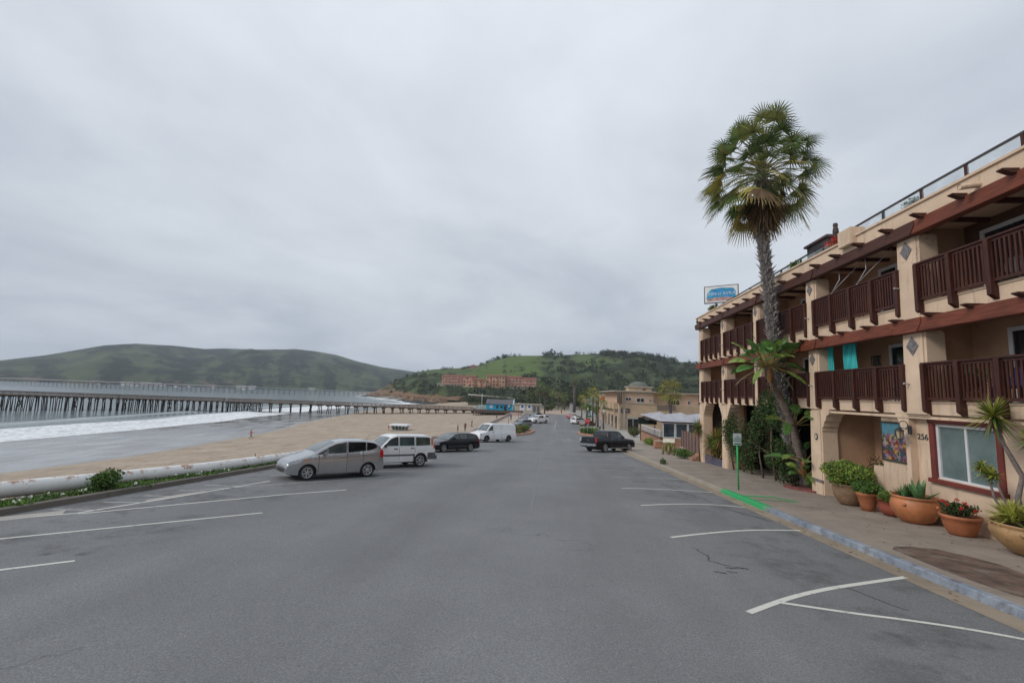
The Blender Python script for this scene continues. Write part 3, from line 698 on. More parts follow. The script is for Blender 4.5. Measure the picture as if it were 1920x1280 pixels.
# tile planter wall
mb = MB()
for y0, y1 in ((30.6, 34.0),):
    mb.hexa([(FX - .03, y0, roadz(y0)), (FX + .12, y0, roadz(y0)), (FX + .12, y1, roadz(y1)), (FX - .03, y1, roadz(y1)),
             (FX - .03, y0, roadz(y0) + .55), (FX + .12, y0, roadz(y0) + .55), (FX + .12, y1, roadz(y1) + .75), (FX - .03, y1, roadz(y1) + .75)])
def mat_tilewall():
    m, nt, N, L, P = new_mat('blue_tile'); v = wpos(N)
    b = N.new('ShaderNodeTexBrick'); b.inputs['Scale'].default_value = 1.0; b.inputs['Brick Width'].default_value = 0.15; b.inputs['Row Height'].default_value = 0.15
    b.inputs['Mortar Size'].default_value = 0.008; b.offset = 0
    b.inputs['Color1'].default_value = (0.05, 0.05, 0.10, 1); b.inputs['Color2'].default_value = (0.075, 0.07, 0.13, 1); b.inputs['Mortar'].default_value = (0.2, 0.2, 0.25, 1)
    s = N.new('ShaderNodeSeparateXYZ'); L.new(v, s.inputs[0]); c = N.new('ShaderNodeCombineXYZ'); L.new(s.outputs[1], c.inputs[0]); L.new(s.outputs[2], c.inputs[1]); L.new(c.outputs[0], b.inputs['Vector'])
    L.new(b.outputs[0], P.inputs['Base Color']); P.inputs['Roughness'].default_value = 0.35; return m
mb.build('planter_wall', mat_tilewall(), inn)
# beams and rafter tails
for z0, z1, m, segs in ((4.98, 5.38, REDWOOD, 3), (7.98, 8.38, DKWOOD, 0)):
    ys = [3.0] + [y for y in YB[::-1] if y > 5] + [34.9]
    for a, b in zip(ys, ys[1:]):
        mb = MB(); rr = rnd.uniform(-.012, .012)
        mb.box(FX - .26 + rr, FX + .02, a + .004, b - .004, z0 + rr, z1 + rr)
        mb.build('beam', REDWOOD if (m is REDWOOD or a < 14) else DKWOOD, inn, bevel=.012, seg=1)
    for y in YB:
        if y < 8: continue
        mb = MB(); mb.prism([(-.62, z1 - .16), (-.62, z1 - .02), (.62, z1 - .02), (.62, z1 - .16), (.45, z0 - .01), (-.45, z0 - .01)], lambda p: (FX - .29, y + p[0], p[1]), lambda p: (FX - .02, y + p[0], p[1] - .004))
        mb.build('beam_bracket', DKWOOD if z0 > 6 else REDWOOD, inn, recalc=True)
    k = 0; y = 8.6
    while y < 34.6:
        mb = MB(); zc = z1 + (.035 if z0 > 6 else .03)
        x0 = 10.62 if z0 > 6 else 10.72
        w = 0.16
        mb.prism([(x0, zc + .0), (x0 + .22, zc - .09), (11.9, zc - .09), (11.9, zc + .03), (x0, zc + .03)], lambda p: (p[0], y - w / 2, p[1]), lambda p: (p[0], y + w / 2, p[1]))
        mb.build('rafter_tail', DKWOOD, inn, recalc=True)
        y += 1.33 + rnd.uniform(-.06, .06)
# ceiling joists seen in the balconies
for z, in ((5.30,), (8.18,)):
    y = 9.8
    while y < 34:
        mb = MB(); mb.box(11.3, 12.74, y - .06, y + .06, z, z + .12 - .002); mb.build('ceiling_joist', DKWOOD, inn); y += 1.33
# railings
def railing(y0, y1, z0, ztop, label=None):
    mb = MB(); X = FX - .10
    mb.box(X - .07, X + .07, y0, y1, ztop - .05, ztop)                     # cap
    mb.box(X - .02, X + .045, y0 + .03, y1 - .03, ztop - .13, ztop - .052)
    mb.box(X - .02, X + .045, y0 + .03, y1 - .03, z0 + .02, z0 + .10)
    n = int((y1 - y0) / 0.118)
    for k in range(1, n):
        y = y0 + (y1 - y0) * k / n + rnd.uniform(-.006, .006); t = rnd.uniform(-.008, .008)
        w = .026
        mb.hexa([(X - .02, y - w + t, z0 + .1), (X + .02, y - w + t, z0 + .1), (X + .02, y + w + t, z0 + .1), (X - .02, y + w + t, z0 + .1),
                 (X - .02, y - w, ztop - .13), (X + .02, y - w, ztop - .13), (X + .02, y + w, ztop - .13), (X - .02, y + w, ztop - .13)])
    r = mb.build('balcony_railing', MAROON, inn)
    m_ = 4
    for k in range(m_ + 1):
        y = y0 + .07 + (y1 - y0 - .14) * k / m_; pb = MB(); w = .065
        pb.prism([(X - .09, z0 - .30), (X + .075, z0 - .42), (X + .075, ztop - .052), (X - .09, ztop - .052)], lambda p: (p[0], y - w, p[1]), lambda p: (p[0], y + w, p[1]))
        pb.build('railing_post', MAROON, r, recalc=True)
for i in range(len(YB) - 1):
    ya = YB[i + 1] + WB[i + 1] / 2 - .10; yb = YB[i] - WB[i] / 2 + .10
    railing(ya, yb, 2.90, 4.03); railing(ya, yb, 5.90, 7.08)
# doors and windows
def frame_unit(parent, x, y0, y1, z0, z1, m=WHITEF_, fw=.09, bars=(0.5,), name='balcony_door', depth=.06, pane=GLASS, fd=None):
    mb = MB(); X = x
    mb.box(X - depth, X, y0, y0 + fw, z0, z1); mb.box(X - depth, X, y1 - fw, y1, z0, z1)
    mb.box(X - depth, X, y0 + fw, y1 - fw, z1 - fw, z1); mb.box(X - depth, X, y0 + fw, y1 - fw, z0, z0 + fw * .8)
    for b in bars:
        yb = y0 + (y1 - y0) * b; mb.box(X - depth * .8, X, yb - fw * .4, yb + fw * .4, z0 + fw * .8, z1 - fw)
    d = mb.build(name, m, parent, bevel=.006, seg=1)
    pb = MB(); pb.box(X - depth * .4, X - depth * .15, y0 + fw, y1 - fw, z0 + fw * .8, z1 - fw); pb.build('pane', pane, d)
    return d
for z, spec in ((2.88, [(11.0, 13.55), (16.3, 18.0), (22.3, 23.8), (27.2, 28.6), (31.6, 33)]), (5.88, [(10.9, 14.1), (16.4, 18.3), (22.3, 23.8), (27.2, 28.6), (31.6, 33)])):
    for a, b in spec: frame_unit(inn, 12.745, a, b, z + .02, z + 2.12, fw=.12, bars=(.52,))
mb = MB(); mb.box(12.70, 12.748, 9.6, 14.6, 8.005, 8.29); mb.box(12.70, 12.748, 14.12, 14.6, 5.9, 8.0); mb.build('board_cladding', BRICKIN, inn)
# ground-floor window with maroon surround
mb = MB(); X = 11.42; y0, y1, z0, z1 = 12.58, 14.72, .64, 2.24; t = .13
mb.box(X - .05, X + .1, y0 - .03, y0 + t, z0, z1); mb.box(X - .05, X + .1, y1 - t, y1 + .03, z0, z1)
mb.box(X - .06, X + .1, y0 - .06, y1 + .06, z1, z1 + .12); mb.box(X - .12, X + .1, y0 - .08, y1 + .08, z0 - .12, z0 + .0)
w_ = mb.build('window_frame', MAROONF, inn, bevel=.01, seg=1)
def mat_blind():
    m, nt, N, L, P = new_mat('blinds_behind_glass'); v = wpos(N)
    s = N.new('ShaderNodeSeparateXYZ'); L.new(v, s.inputs[0])
    fr = mth(N, L, 'FRACT', mth(N, L, 'MULTIPLY', s.outputs[2], 24.0))
    c = mixc(N, L, rampf(N, L, fr, [(0.0, 1.0), (0.25, 0.0), (0.9, 0.0), (1.0, 1.0)]), (0.17, 0.23, 0.225), (0.06, 0.09, 0.09))
    c = mixc(N, L, rampf(N, L, nz(N, L, v, 1.2, 4), [(.35, 0), (.65, .7)]), c, (0.07, 0.10, 0.10))
    L.new(c, P.inputs['Base Color']); P.inputs['Roughness'].default_value = 0.18; P.inputs['Specular IOR Level'].default_value = 0.9; return m
BLIND = mat_blind()
frame_unit(w_, X + .12, y0 + t + .002, y1 - t - .002, z0 + .002, z1 - .002, fw=.085, bars=(.5,), name='sash', depth=.09, pane=BLIND)
# mural panel
def mat_mural():
    m, nt, N, L, P = new_mat('painted_mural'); v = wpos(N)
    vo = N.new('ShaderNodeTexVoronoi'); vo.inputs['Scale'].default_value = 11; 
    nn = N.new('ShaderNodeTexNoise'); nn.inputs['Scale'].default_value = 5; nn.inputs['Detail'].default_value = 5; L.new(v, nn.inputs['Vector'])
    dv = N.new('ShaderNodeVectorMath'); dv.operation = 'ADD'; L.new(v, dv.inputs[0])
    sc = N.new('ShaderNodeVectorMath'); sc.operation = 'SCALE'; sc.inputs['Scale'].default_value = 0.35; L.new(nn.outputs['Color'], sc.inputs[0]); L.new(sc.outputs[0], dv.inputs[1]); L.new(dv.outputs[0], vo.inputs['Vector'])
    sx = N.new('ShaderNodeSeparateColor'); L.new(vo.outputs['Color'], sx.inputs[0])
    pal = N.new('ShaderNodeValToRGB'); e = pal.color_ramp.elements; pal.color_ramp.interpolation = 'CONSTANT'
    cols = [(0.0, (0.18, 0.08, 0.14)), (0.16, (0.04, 0.07, 0.025)), (0.3, (0.40, 0.24, 0.02)), (0.40, (0.12, 0.02, 0.02)), (0.52, (0.30, 0.17, 0.25)), (0.66, (0.02, 0.05, 0.09)), (0.8, (0.28, 0.25, 0.22)), (0.88, (0.22, 0.07, 0.02))]
    while len(e) < len(cols): e.new(0.5)
    for el, (p, c) in zip(e, cols): el.position = p; el.color = (*c, 1)
    L.new(sx.outputs[0], pal.inputs[0])
    s = N.new('ShaderNodeSeparateXYZ'); L.new(v, s.inputs[0])
    sky = rampf(N, L, mth(N, L, 'ADD', mth(N, L, 'MULTIPLY', mth(N, L, 'SUBTRACT', s.outputs[2], 0.9), .8), mth(N, L, 'MULTIPLY', nn.outputs['Fac'], .3)), [(0.78, 0), (0.9, 1)])
    blue = mixc(N, L, nz(N, L, v, 9, 4), (0.03, 0.12, 0.18), (0.12, 0.30, 0.36))
    c = mixc(N, L, sky, pal.outputs[0], blue)
    L.new(c, P.inputs['Base Color']); P.inputs['Roughness'].default_value = 0.4; return m
mu = thing('mural', (11.5, 16.1, 1.5), 'colourful painted flower mural framed in the wall beside the entrance lantern', 'mural')
mb = MB(); mb.box(11.485, 11.515, 15.47, 16.84, .93, 2.13); mb.build('panel', mat_mural(), mu)
mb = MB(); mb.box(11.47, 11.518, 15.43, 16.88, 2.13, 2.19); mb.box(11.47, 11.518, 15.43, 16.88, .87, .93); mb.box(11.47, 11.518, 15.425, 15.47, .93, 2.13); mb.box(11.47, 11.518, 16.84, 16.885, .93, 2.13); mb.build('frame', mat('mural_frame', (0.05, 0.045, 0.035), .6), mu)
# lantern on the wall
ln = thing('wall_lantern', (FX, 15.25, 2.0), 'black wrought iron lantern on a scrolled bracket beside the mural', 'lantern')
mb = MB(); mb.box(FX - .01, FX + .03, 15.18, 15.30, 1.86, 2.12); pts = []
for k in range(15):
    a = -0.3 + k * 0.33; pts.append((FX - .17 - .13 * math.cos(a) + .0, 15.24, 2.14 + .12 * math.sin(a)))
mb.tube(pts, .012, 6); mb.bar((FX - .02, 15.24, 2.0), (FX - .30, 15.24, 2.06), .02, .02); mb.build('bracket', DARKM, ln)
mb = MB(); mb.lathe([(.015, 2.07), (.03, 2.05), (.14, 1.97), (.145, 1.955), (.0, 1.955)], (FX - .30, 15.24, 0), 6, sm=False); mb.lathe([(.0, 1.68), (.05, 1.69), (.085, 1.705), (.085, 1.72)], (FX - .30, 15.24, 0), 6, sm=False)
for k in range(6): a = k * PI / 3; mb.bar((FX - .30 + .08 * math.cos(a), 15.24 + .08 * math.sin(a), 1.71), (FX - .30 + .115 * math.cos(a), 15.24 + .115 * math.sin(a), 1.96), .012, .012)
mb.build('cage', DARKM, ln)
mb = MB(); mb.lathe([(.075, 1.715), (.108, 1.955)], (FX - .30, 15.24, 0), 6, sm=False); mb.build('glass', mat('frosted_amber_glass', (0.42, 0.34, 0.22), .25, .2), ln)
# house number and oval plaque
hn = text_obj('house_number', '256', .25, mat('number_metal', (0.05, 0.06, 0.055), .45), facing((FX + .213, 15.02, 1.80), (0, -1, 0), (0, 0, 1)), None, .012, 1.1)
tag(hn, 'dark metal house number 256 beside the maroon framed window', 'house number')
pq = thing('plaque', (FX - .13, 20.05, 1.35), 'small oval tiled plaque on the entrance column of the inn', 'plaque')
mb = MB(); mb.prism([(.105 * math.cos(a * PI / 10), .135 * math.sin(a * PI / 10)) for a in range(20)], lambda p: (FX - .105, 20.05 + p[0], 1.35 + p[1]), lambda p: (FX - .125, 20.05 + p[0], 1.35 + p[1])); mb.build('rim', mat('dark_green_enamel', (.02, .04, .03), .3), pq, recalc=True)
mb = MB(); mb.prism([(.07 * math.cos(a * PI / 10), .095 * math.sin(a * PI / 10)) for a in range(20)], lambda p: (FX - .1255, 20.05 + p[0], 1.35 + p[1]), lambda p: (FX - .132, 20.05 + p[0], 1.35 + p[1])); mb.build('face', mat('cream_enamel', (.5, .48, .38), .3, .3, 30), pq, recalc=True)
# balcony lamp
lb = thing('balcony_lamp', (12.7, 18.7, 4.3), 'small caged wall lamp on the tan balcony wall beside the turquoise curtains', 'lamp')
mb = MB(); mb.box(12.62, 12.745, 18.5, 18.86, 4.28, 4.31); mb.box(12.62, 12.745, 18.5, 18.86, 4.62, 4.65)
for y in (18.5, 18.62, 18.74, 18.84): mb.box(12.62, 12.64, y, y + .02, 4.31, 4.62)
mb.build('cage', DARKM, lb); mb = MB(); mb.box(12.66, 12.735, 18.55, 18.81, 4.315, 4.615); mb.build('glass', mat('grey_glass', (.2, .2, .2), .2), lb)
# curtains
TEAL = mat('turquoise_cloth', (0.045, 0.42, 0.42), 0.85, 0.12, 1.5, .2, 60)
for (ya, yb, lab) in ((19.35, 19.7, 'narrow gathered turquoise curtain next to the column on the middle balcony'), (17.95, 18.72, 'wide turquoise curtain hanging open on the middle balcony')):
    mb = MB(); rows = []
    n = 60
    for j in range(12):
        z = 3.0 + j * (5.1 - 3.0) / 11; r = []
        for k in range(n + 1):
            u = k / n; y = ya + (yb - ya) * u; amp = .035 * (1.1 - .3 * j / 11)
            r.append((11.5 + amp * math.sin(u * PI * 14 * (yb - ya) / .75 + .5 * math.sin(j * .4)), y + .01 * math.sin(j * .8 + k), z))
        rows.append(r)
    mb.grid(rows)
    rows2 = [[(x + .006, y, z) for x, y, z in r][::-1] for r in rows]; mb.grid(rows2)
    tag(mb.build('curtain', TEAL), lab, 'curtain')
# hanging cords with pulleys
for (y, lab) in ((18.4, 'thin white pulley cord hanging in front of the upper balcony, the farther of the two'), (16.9, 'thin white pulley cord hanging in front of the upper balcony, the nearer of the two')):
    mb = MB(); mb.tube([(11.3, y, 8.0), (11.25, y - .1, 7.6), (11.14, y + .25, 7.12)], .012, 5); mb.tube([(11.6, y - .9, 8.1), (11.3, y - .2, 7.5), (11.14, y + .28, 7.12)], .009, 5); mb.tube([(11.14, y + .25, 7.12), (11.12, y + .3, 7.06)], .03, 6)
    tag(mb.build('cord', WHITEF_), lab, 'cord')
# small pegs on the columns
for (y, z) in ((14.78 + .33, 6.45), (20.12 + .1, 6.35), (20.12 + .05, 3.45), (14.78 + .2, 3.4), (30.1, 3.4), (30.1, 6.3)):
    mb = MB(); mb.tube([(FX - .05, y, z), (FX - .22, y, z + .02)], .022, 8); mb.tube([(FX - .22, y, z + .02), (FX - .27, y, z + .02)], .03, 8); mb.build('spotlight', mat('grey_metal', (.3, .3, .3), .4), inn)
# scupper pipe, parapet box, rooftop things
mb = MB(); mb.tube([(11.05, 12.1, 8.52), (10.55, 12.15, 8.46)], .075, 14, cap=False); mb.tube([(10.56, 12.15, 8.461), (10.75, 12.14, 8.48)], .055, 14); mb.build('scupper_pipe', STUCCO, inn)
mb = MB(); mb.box(10.78, 11.32, 16.8, 17.55, 8.55, 9.2); mb.build('parapet_box', STUCCO, inn, bevel=.03)
rr_ = thing('rooftop_railing', (11.6, 20, 8.9), 'dark metal rooftop railing with glass panels running along the parapet', 'railing')
ys = [6.9, 8.45, 10.0, 11.55, 13.1, 14.65, 16.3, 18.0, 19.8, 21.6, 23.4, 25.2, 27, 28.8, 30.6, 32]
def railtop(y): return 9.60 - .02 * max(0, y - 15)
for a, b in zip(ys, ys[1:]):
    pb = MB(); pb.hexa([(11.58, a + .05, 8.99), (11.59, a + .05, 8.99), (11.59, b - .05, 8.99), (11.58, b - .05, 8.99), (11.58, a + .05, railtop(a) - .06), (11.59, a + .05, railtop(a) - .06), (11.59, b - .05, railtop(b) - .06), (11.58, b - .05, railtop(b) - .06)])
    if a < 27: pb.build('glass_panel', mat_glass('rail_glass', (0.35, 0.42, 0.45), .04, .22) if 'RG' not in globals() else RG, rr_)
    mb = MB(); mb.bar((11.6, a, railtop(a)), (11.6, b, railtop(b)), .07, .05); mb.build('top_rail', DARKM, rr_)
for y in ys: mb = MB(); mb.box(11.57, 11.63, y - .04, y + .04, 8.9, railtop(y) - .02); mb.build('post', MAROON if y < 15 else DARKM, rr_)
# rooftop cabin
rc = thing('rooftop_hut', (12.4, 20.6, 8.9), 'small dark rooftop hut with a flat roof behind the glass railing', 'hut')
mb = MB(); mb.box(11.9, 13.2, 20.0, 21.6, 8.4, 9.95); mb.build('wall', mat('dark_boards', (.05, .04, .045), .8, .2), rc); mb = MB(); mb.box(11.8, 13.3, 19.9, 21.7, 9.952, 10.05); mb.build('roof', mat('roof_felt', (.09, .06, .06), .7), rc)
mb = MB(); mb.lathe([(.0, 10.05), (.09, 10.06), (.12, 10.2), (.10, 10.38), (.075, 10.42), (.10, 10.5), (.08, 10.6), (0.0, 10.63)], (12.3, 20.1, 0), 12); tag(mb.build('owl_decoy', mat('owl_paint', (.06, .04, .035), .7, .3, 12)), 'dark owl decoy perched on the rooftop hut', 'decoy')
# rooftop planters and plants
def rooftop(y, x, r, mats, lab, seed, mis=None, sz=.1, n=400, h=.25):
    t = thing('rooftop_planter', (x, y, 8.9), lab, 'potted plant'); mb = MB(); mb.box(x - .15, x + .15, y - r, y + r, 8.9, 9.1); mb.build('box', mat('planter_clay', (.25, .12, .07), .8), t)
    mb = MB(); leafcloud(mb, (x, y, 9.1 + h), (.2, r, h), n, sz, 0, random.Random(seed), .1, .6, mis); mb.build('foliage', mats, t)
REDP = mat('red_petal', (0.55, 0.03, 0.03), .5, .2)
rooftop(18.7, 11.45, .75, [REDP, GREEN], 'rooftop planter of red flowers beside the cream parapet box', 1, [0, 0, 1], .08, 500, .2)
rooftop(21.9, 11.45, .5, [GREEN, LGREEN], 'rooftop planter of low greenery beyond the red flowers', 2, [0, 1], .08, 300, .15)
rooftop(15.2, 11.75, .45, [DGREEN, GREEN], 'rooftop planter of dark shrubs behind the glass railing, nearest the camera', 3, [0, 1], .09, 350, .22)
rooftop(32.6, 11.4, .9, [YGREEN, GREEN], 'rooftop planter of yellowish succulents below the motel sign', 4, [0, 1], .1, 400, .16)
# sign on roof
sg = thing('rooftop_sign', (11.4, 30.9, 8.9), 'white framed rooftop inn sign with a blue arched emblem', 'sign')
A_ = Vector((10.45, 31.5, 0)); B_ = Vector((12.35, 30.5, 0)); rt = (B_ - A_).normalized(); nrm = Vector((rt.y, -rt.x, 0))
def sp(u, z, o=0): p = A_ + rt * u + nrm * o; return (p.x, p.y, z)
Wd = (B_ - A_).length
def plate(u0, u1, z0, z1, o0, o1, name, m, par=sg): mb = MB(); mb.hexa([sp(u0, z0, o1), sp(u1, z0, o1), sp(u1, z0, o0), sp(u0, z0, o0), sp(u0, z1, o1), sp(u1, z1, o1), sp(u1, z1, o0), sp(u0, z1, o0)]); return mb.build(name, m, par, recalc=True)
plate(0, Wd, 9.30, 10.50, -.12, 0, 'cabinet', DARKM); plate(.05, Wd - .05, 9.35, 10.45, .001, .012, 'face', mat('sign_white', (.72, .72, .72), .4, .04))
BLUES = mat('sign_blue', (0.03, 0.25, 0.5), .4, .25, 3, dirt=((0.02, 0.42, 0.6), 4, .5)); 
mb = MB(); arch = [(u, z) for u, z in [(.16, 9.62), (.30, 9.45), (Wd - .2, 9.5), (Wd - .16, 10.0), (Wd - .30, 10.26), (Wd * .5, 10.34), (.45, 10.26), (.22, 10.02)]]
mb.prism(arch, lambda p: sp(p[0], p[1], .013), lambda p: sp(p[0], p[1], .018)); mb.build('emblem', BLUES, sg, recalc=True)
mb = MB(); mb.prism([(.17, 9.62), (.22, 9.44), (Wd - .25, 9.44), (Wd - .2, 9.60), (Wd * .6, 9.70), (.5, 9.66)], lambda p: sp(p[0], p[1], .019), lambda p: sp(p[0], p[1], .023)); mb.build('beach_band', mat('sign_pink', (.42, .26, .24), .5, .3, 6), sg, recalc=True)
text_obj('lettering', 'INN at AVILA', .30, mat('sign_letter', (.62, .66, .75), .4), facing(sp(Wd * .52, 9.93, .026), tuple(rt), (0, 0, 1)), sg, .003, 1.0)
for u in (.75, Wd - .35): mb = MB(); p = sp(u, 0, -.06); mb.box(p[0] - .04, p[0] + .04, p[1] - .04, p[1] + .04, 8.9, 9.3); mb.build('post', DARKM, sg)

# clay materials
TERRA = mat('terracotta', (0.36, 0.12, 0.05), .6, .18, 2.5, .2, 40, dirt=((0.22, 0.10, 0.06), 3, .55)); CLAY = mat('grey_clay', (0.25, 0.15, 0.085), .75, .2, 3, .25, 40, dirt=((0.12, 0.08, 0.05), 4, .5)); ORANGEC = mat('orange_clay', (0.44, 0.16, 0.06), .5, .18, 2, .2, 30, dirt=((0.25, 0.12, 0.06), 2.5, .52)); REDCL = mat('red_clay', (0.26, 0.06, 0.035), .5, .2, 3, .2, 30)
OCHREC = mat('ochre_clay', (0.36, 0.21, 0.09), .55, .2, 2, .2, 30, dirt=((0.12, 0.075, 0.04), 3, .55))
# things on the balconies
def chair(x, y, z, m, label):
    t = thing('balcony_chair', (x, y, z), label, 'chair'); mb = MB(); mb.box(x - .25, x + .25, y - .25, y + .25, z + .40, z + .46); mb.build('seat', m, t, bevel=.01)
    mb = MB(); mb.hexa([(x + .20, y - .25, z + .46), (x + .25, y - .25, z + .46), (x + .25, y + .25, z + .46), (x + .20, y + .25, z + .46), (x + .34, y - .25, z + .98), (x + .38, y - .25, z + .98), (x + .38, y + .25, z + .98), (x + .34, y + .25, z + .98)]); mb.build('backrest', m, t, bevel=.01)
    for dx in (-.22, .2):
        for dy in (-.22, .22): mb = MB(); mb.box(x + dx - .02, x + dx + .02, y + dy - .02, y + dy + .02, z, z + .40); mb.build('leg', m, t)
BLUEC = mat('blue_cloth', (.02, .03, .14), .8); ORC = mat('rust_cloth', (.28, .07, .03), .8); GRC = mat('grey_wicker', (.09, .08, .08), .8)
chair(12.1, 17.1, 5.882, BLUEC, 'blue chair behind the upper balcony railing near the pulley cords'); chair(12.0, 18.3, 5.882, ORC, 'rust coloured chair on the upper balcony beside the blue one')
chair(12.1, 12.9, 5.882, GRC, 'grey wicker chair on the nearest upper balcony'); chair(12.2, 11.9, 2.882, GRC, 'grey wicker chair on the nearest lower balcony'); chair(12.1, 13.0, 2.882, BLUEC, 'blue chair on the nearest lower balcony'); chair(12.1, 16.9, 2.882, GRC, 'grey wicker chair on the middle lower balcony below the curtains')
for x, y, z, sd_, lab in ((11.75, 13.6, 2.88, 71, 'green potted plant behind the nearest lower balcony railing'), (11.7, 11.5, 5.88, 72, 'green potted plant at the near end of the upper balcony'), (11.75, 15.9, 2.88, 73, 'dark potted plant on the middle lower balcony')):
    t = thing('balcony_plant', (x, y, z), lab, 'potted plant'); mb = MB(); mb.lathe([(0, z + .002), (.13, z + .002), (.17, z + .3), (.15, z + .3), (.14, z + .25)], (x, y, 0), 14); mb.build('pot', TERRA, t); mb = MB(); leafcloud(mb, (x, y, z + .6), (.3, .4, .38), 420, .12, 0, random.Random(sd_), .2, .6, [0, 1]); mb.build('foliage', [DGREEN, GREEN], t)

# ------------------------------------------------------------------ pole sign on the pavement
sp_ = thing('parking_sign', (7.9, 20.0, roadz(20) + .134), 'white parking time limit sign on a bright green pole at the green kerb', 'sign')
GRN = mat('green_enamel', (0.01, 0.38, 0.10), .4, .1)
zb = roadz(20) + .134; mb = MB(); mb.tube([(7.9, 20, zb), (7.88, 20, zb + 2.1)], .032, 10); mb.build('pole', GRN, sp_)
mb = MB(); mb.hexa([(7.70, 19.93, zb + 1.83), (8.06, 19.99, zb + 1.83), (8.06, 20.0, zb + 1.83), (7.70, 19.94, zb + 1.83), (7.70, 19.93, zb + 2.32), (8.06, 19.99, zb + 2.32), (8.06, 20.0, zb + 2.32), (7.70, 19.94, zb + 2.32)]); pl = mb.build('plate', mat('sign_plate', (.6, .66, .66), .4, .05), sp_)
TG = mat('teal_ink', (.02, .17, .13), .5)
text_obj('lettering', '20\nMINUTE\nPARKING', .085, TG, facing((7.88, 19.945, zb + 2.1), (.36, .06, 0), (0, 0, 1)), pl, .002, 1.0)
mb = MB(); mb.hexa([(7.73, 19.925, zb + 1.87), (8.03, 19.975, zb + 1.87), (8.03, 19.98, zb + 1.87), (7.73, 19.93, zb + 1.87), (7.73, 19.925, zb + 1.91), (8.03, 19.975, zb + 1.91), (8.03, 19.98, zb + 1.91), (7.73, 19.93, zb + 1.91)]); mb.build('stripe', TG, pl)

# ------------------------------------------------------------------ pots and plants along the wall
def pot(name, x, y, prof, m, label, lugs=False):
    z = roadz(y) + .134; t = thing(name, (x, y, z), label, 'potted plant')
    mb = MB(); zs = prof[-1][1]; r = prof[-1][0]
    pr = [(0.0, 0.0)] + prof + [(r - .035, zs - .002), (r - .05, zs - .05), (r - .06, zs - .12)]
    mb.lathe([(a, z + b) for a, b in pr], (x, y, 0), 32); 
    if lugs:
        for a in (-2.6, -1.2, .4, 2.0):
            mx = max(prof); p = Vector((x + mx[0] * math.cos(a), y + mx[0] * math.sin(a), z + mx[1] + .06)); mb.lathe([(0, -.04), (.045, -.03), (.05, 0), (.03, .035), (0, .045)], p, 10, M=Matrix.Rotation(PI / 2, 3, 'Y').to_4x4())
    mb.build('pot', m, t)
    mb = MB(); mb.lathe([(0, z + zs - .07), (r - .045, z + zs - .07)], (x, y, 0), 24); mb.build('soil', M_SOIL, t); return t, z + zs
def spike(mb, p, d, ln, w, mi=0, droop=.3, n=4, fold=.25):
    p = Vector(p); d = Vector(d).normalized(); s_ = d.cross(Vector((0, 0, 1)))
    if s_.length < .05: s_ = Vector((1, 0, 0))
    s_.normalize(); rows = []
    for i in range(n + 1):
        t = i / n; q = p + d * ln * t + Vector((0, 0, -1)) * droop * ln * t * t; ww = w * (1 - t ** 2.2) * (.7 + .9 * t * (1 - t)) / 2
        up = s_.cross(d) * -fold * ww
        rows.append([q - s_ * ww, q + up, q + s_ * ww])
    mb.grid(rows, mi, True)
t, zt = pot('potted_shrub', 10.7, 17.5, [(.26, 0), (.36, .12), (.46, .35), (.49, .55), (.47, .66), (.52, .70), (.52, .74)], CLAY, 'big round grey clay pot with a wide dome of yellow green leaves')
mb = MB(); leafcloud(mb, (10.7, 17.5, zt + .33), (.78, .82, .46), 5200, .085, 0, random.Random(11), .55, .9, [0, 0, 0, 1, 2], 14); leafcloud(mb, (10.6, 18.05, zt + .33), (.35, .35, .3), 350, .085, 2, random.Random(12), .3, .6); mb.build('foliage', [LGREEN, GREEN, YGREEN], t)
t, zt = pot('potted_shrub', 10.62, 16.42, [(.18, 0), (.22, .2), (.29, .48), (.33, .52), (.33, .6)], TERRA, 'tapered terracotta pot with a round green bush behind the small red bowl')
mb = MB(); leafcloud(mb, (10.62, 16.42, zt + .13), (.42, .44, .27), 2200, .075, 0, random.Random(13), .5, .8, [0, 0, 1], 10); mb.build('foliage', [GREEN, LGREEN], t)
t, zt = pot('potted_shrub', 10.88, 15.66, [(.22, 0), (.34, .10), (.40, .24), (.36, .36), (.38, .42), (.42, .44)], REDCL, 'low dark red clay bowl with small bright green plants between two larger pots')
mb = MB(); leafcloud(mb, (10.88, 15.68, zt + .1), (.42, .42, .2), 1500, .065, 0, random.Random(14), .4, .8, [0, 1, 1], 8); mb.build('foliage', [GREEN, LGREEN], t)
t, zt = pot('potted_agave', 10.82, 14.72, [(.28, 0), (.42, .10), (.56, .34), (.58, .50), (.53, .66), (.50, .70), (.55, .73), (.55, .78)], ORANGEC, 'large orange clay urn holding broad leaved agave and aloe', True)
mb = MB(); rg = random.Random(15)
for c, n, l, w in (((10.75, 14.42, zt), 13, .62, .2), ((10.9, 15.0, zt), 34, .42, .05), ((10.7, 14.95, zt), 20, .36, .05)):
    for k in range(n):
        a = k * 2.4; e = .45 + 1.0 * rg.random(); d = (math.cos(a) * math.cos(e), math.sin(a) * math.cos(e), math.sin(e)); spike(mb, (c[0] + .06 * math.cos(a), c[1] + .06 * math.sin(a), c[2] - .06), d, l * rg.uniform(.75, 1.15), w, 0 if w > .1 else rg.choice([0, 1]), .12, 6, .5)
for a in range(4): spike(mb, (10.8 + .1 * a, 14.7, zt), (.2 * a - .3, .2, 1), .6, .04, 2, .05)
mb.build('foliage', [mat_leaf('agave_leaf', (0.10, 0.22, 0.08), .25, .4, .1), GREEN, mat_leaf('red_aloe', (.2, .08, .05))], t)
t, zt = pot('potted_geranium', 10.85, 13.25, [(.24, 0), (.30, .08), (.37, .30), (.39, .42), (.42, .44), (.43, .52)], TERRA, 'round terracotta bowl planted with red geraniums below the window')
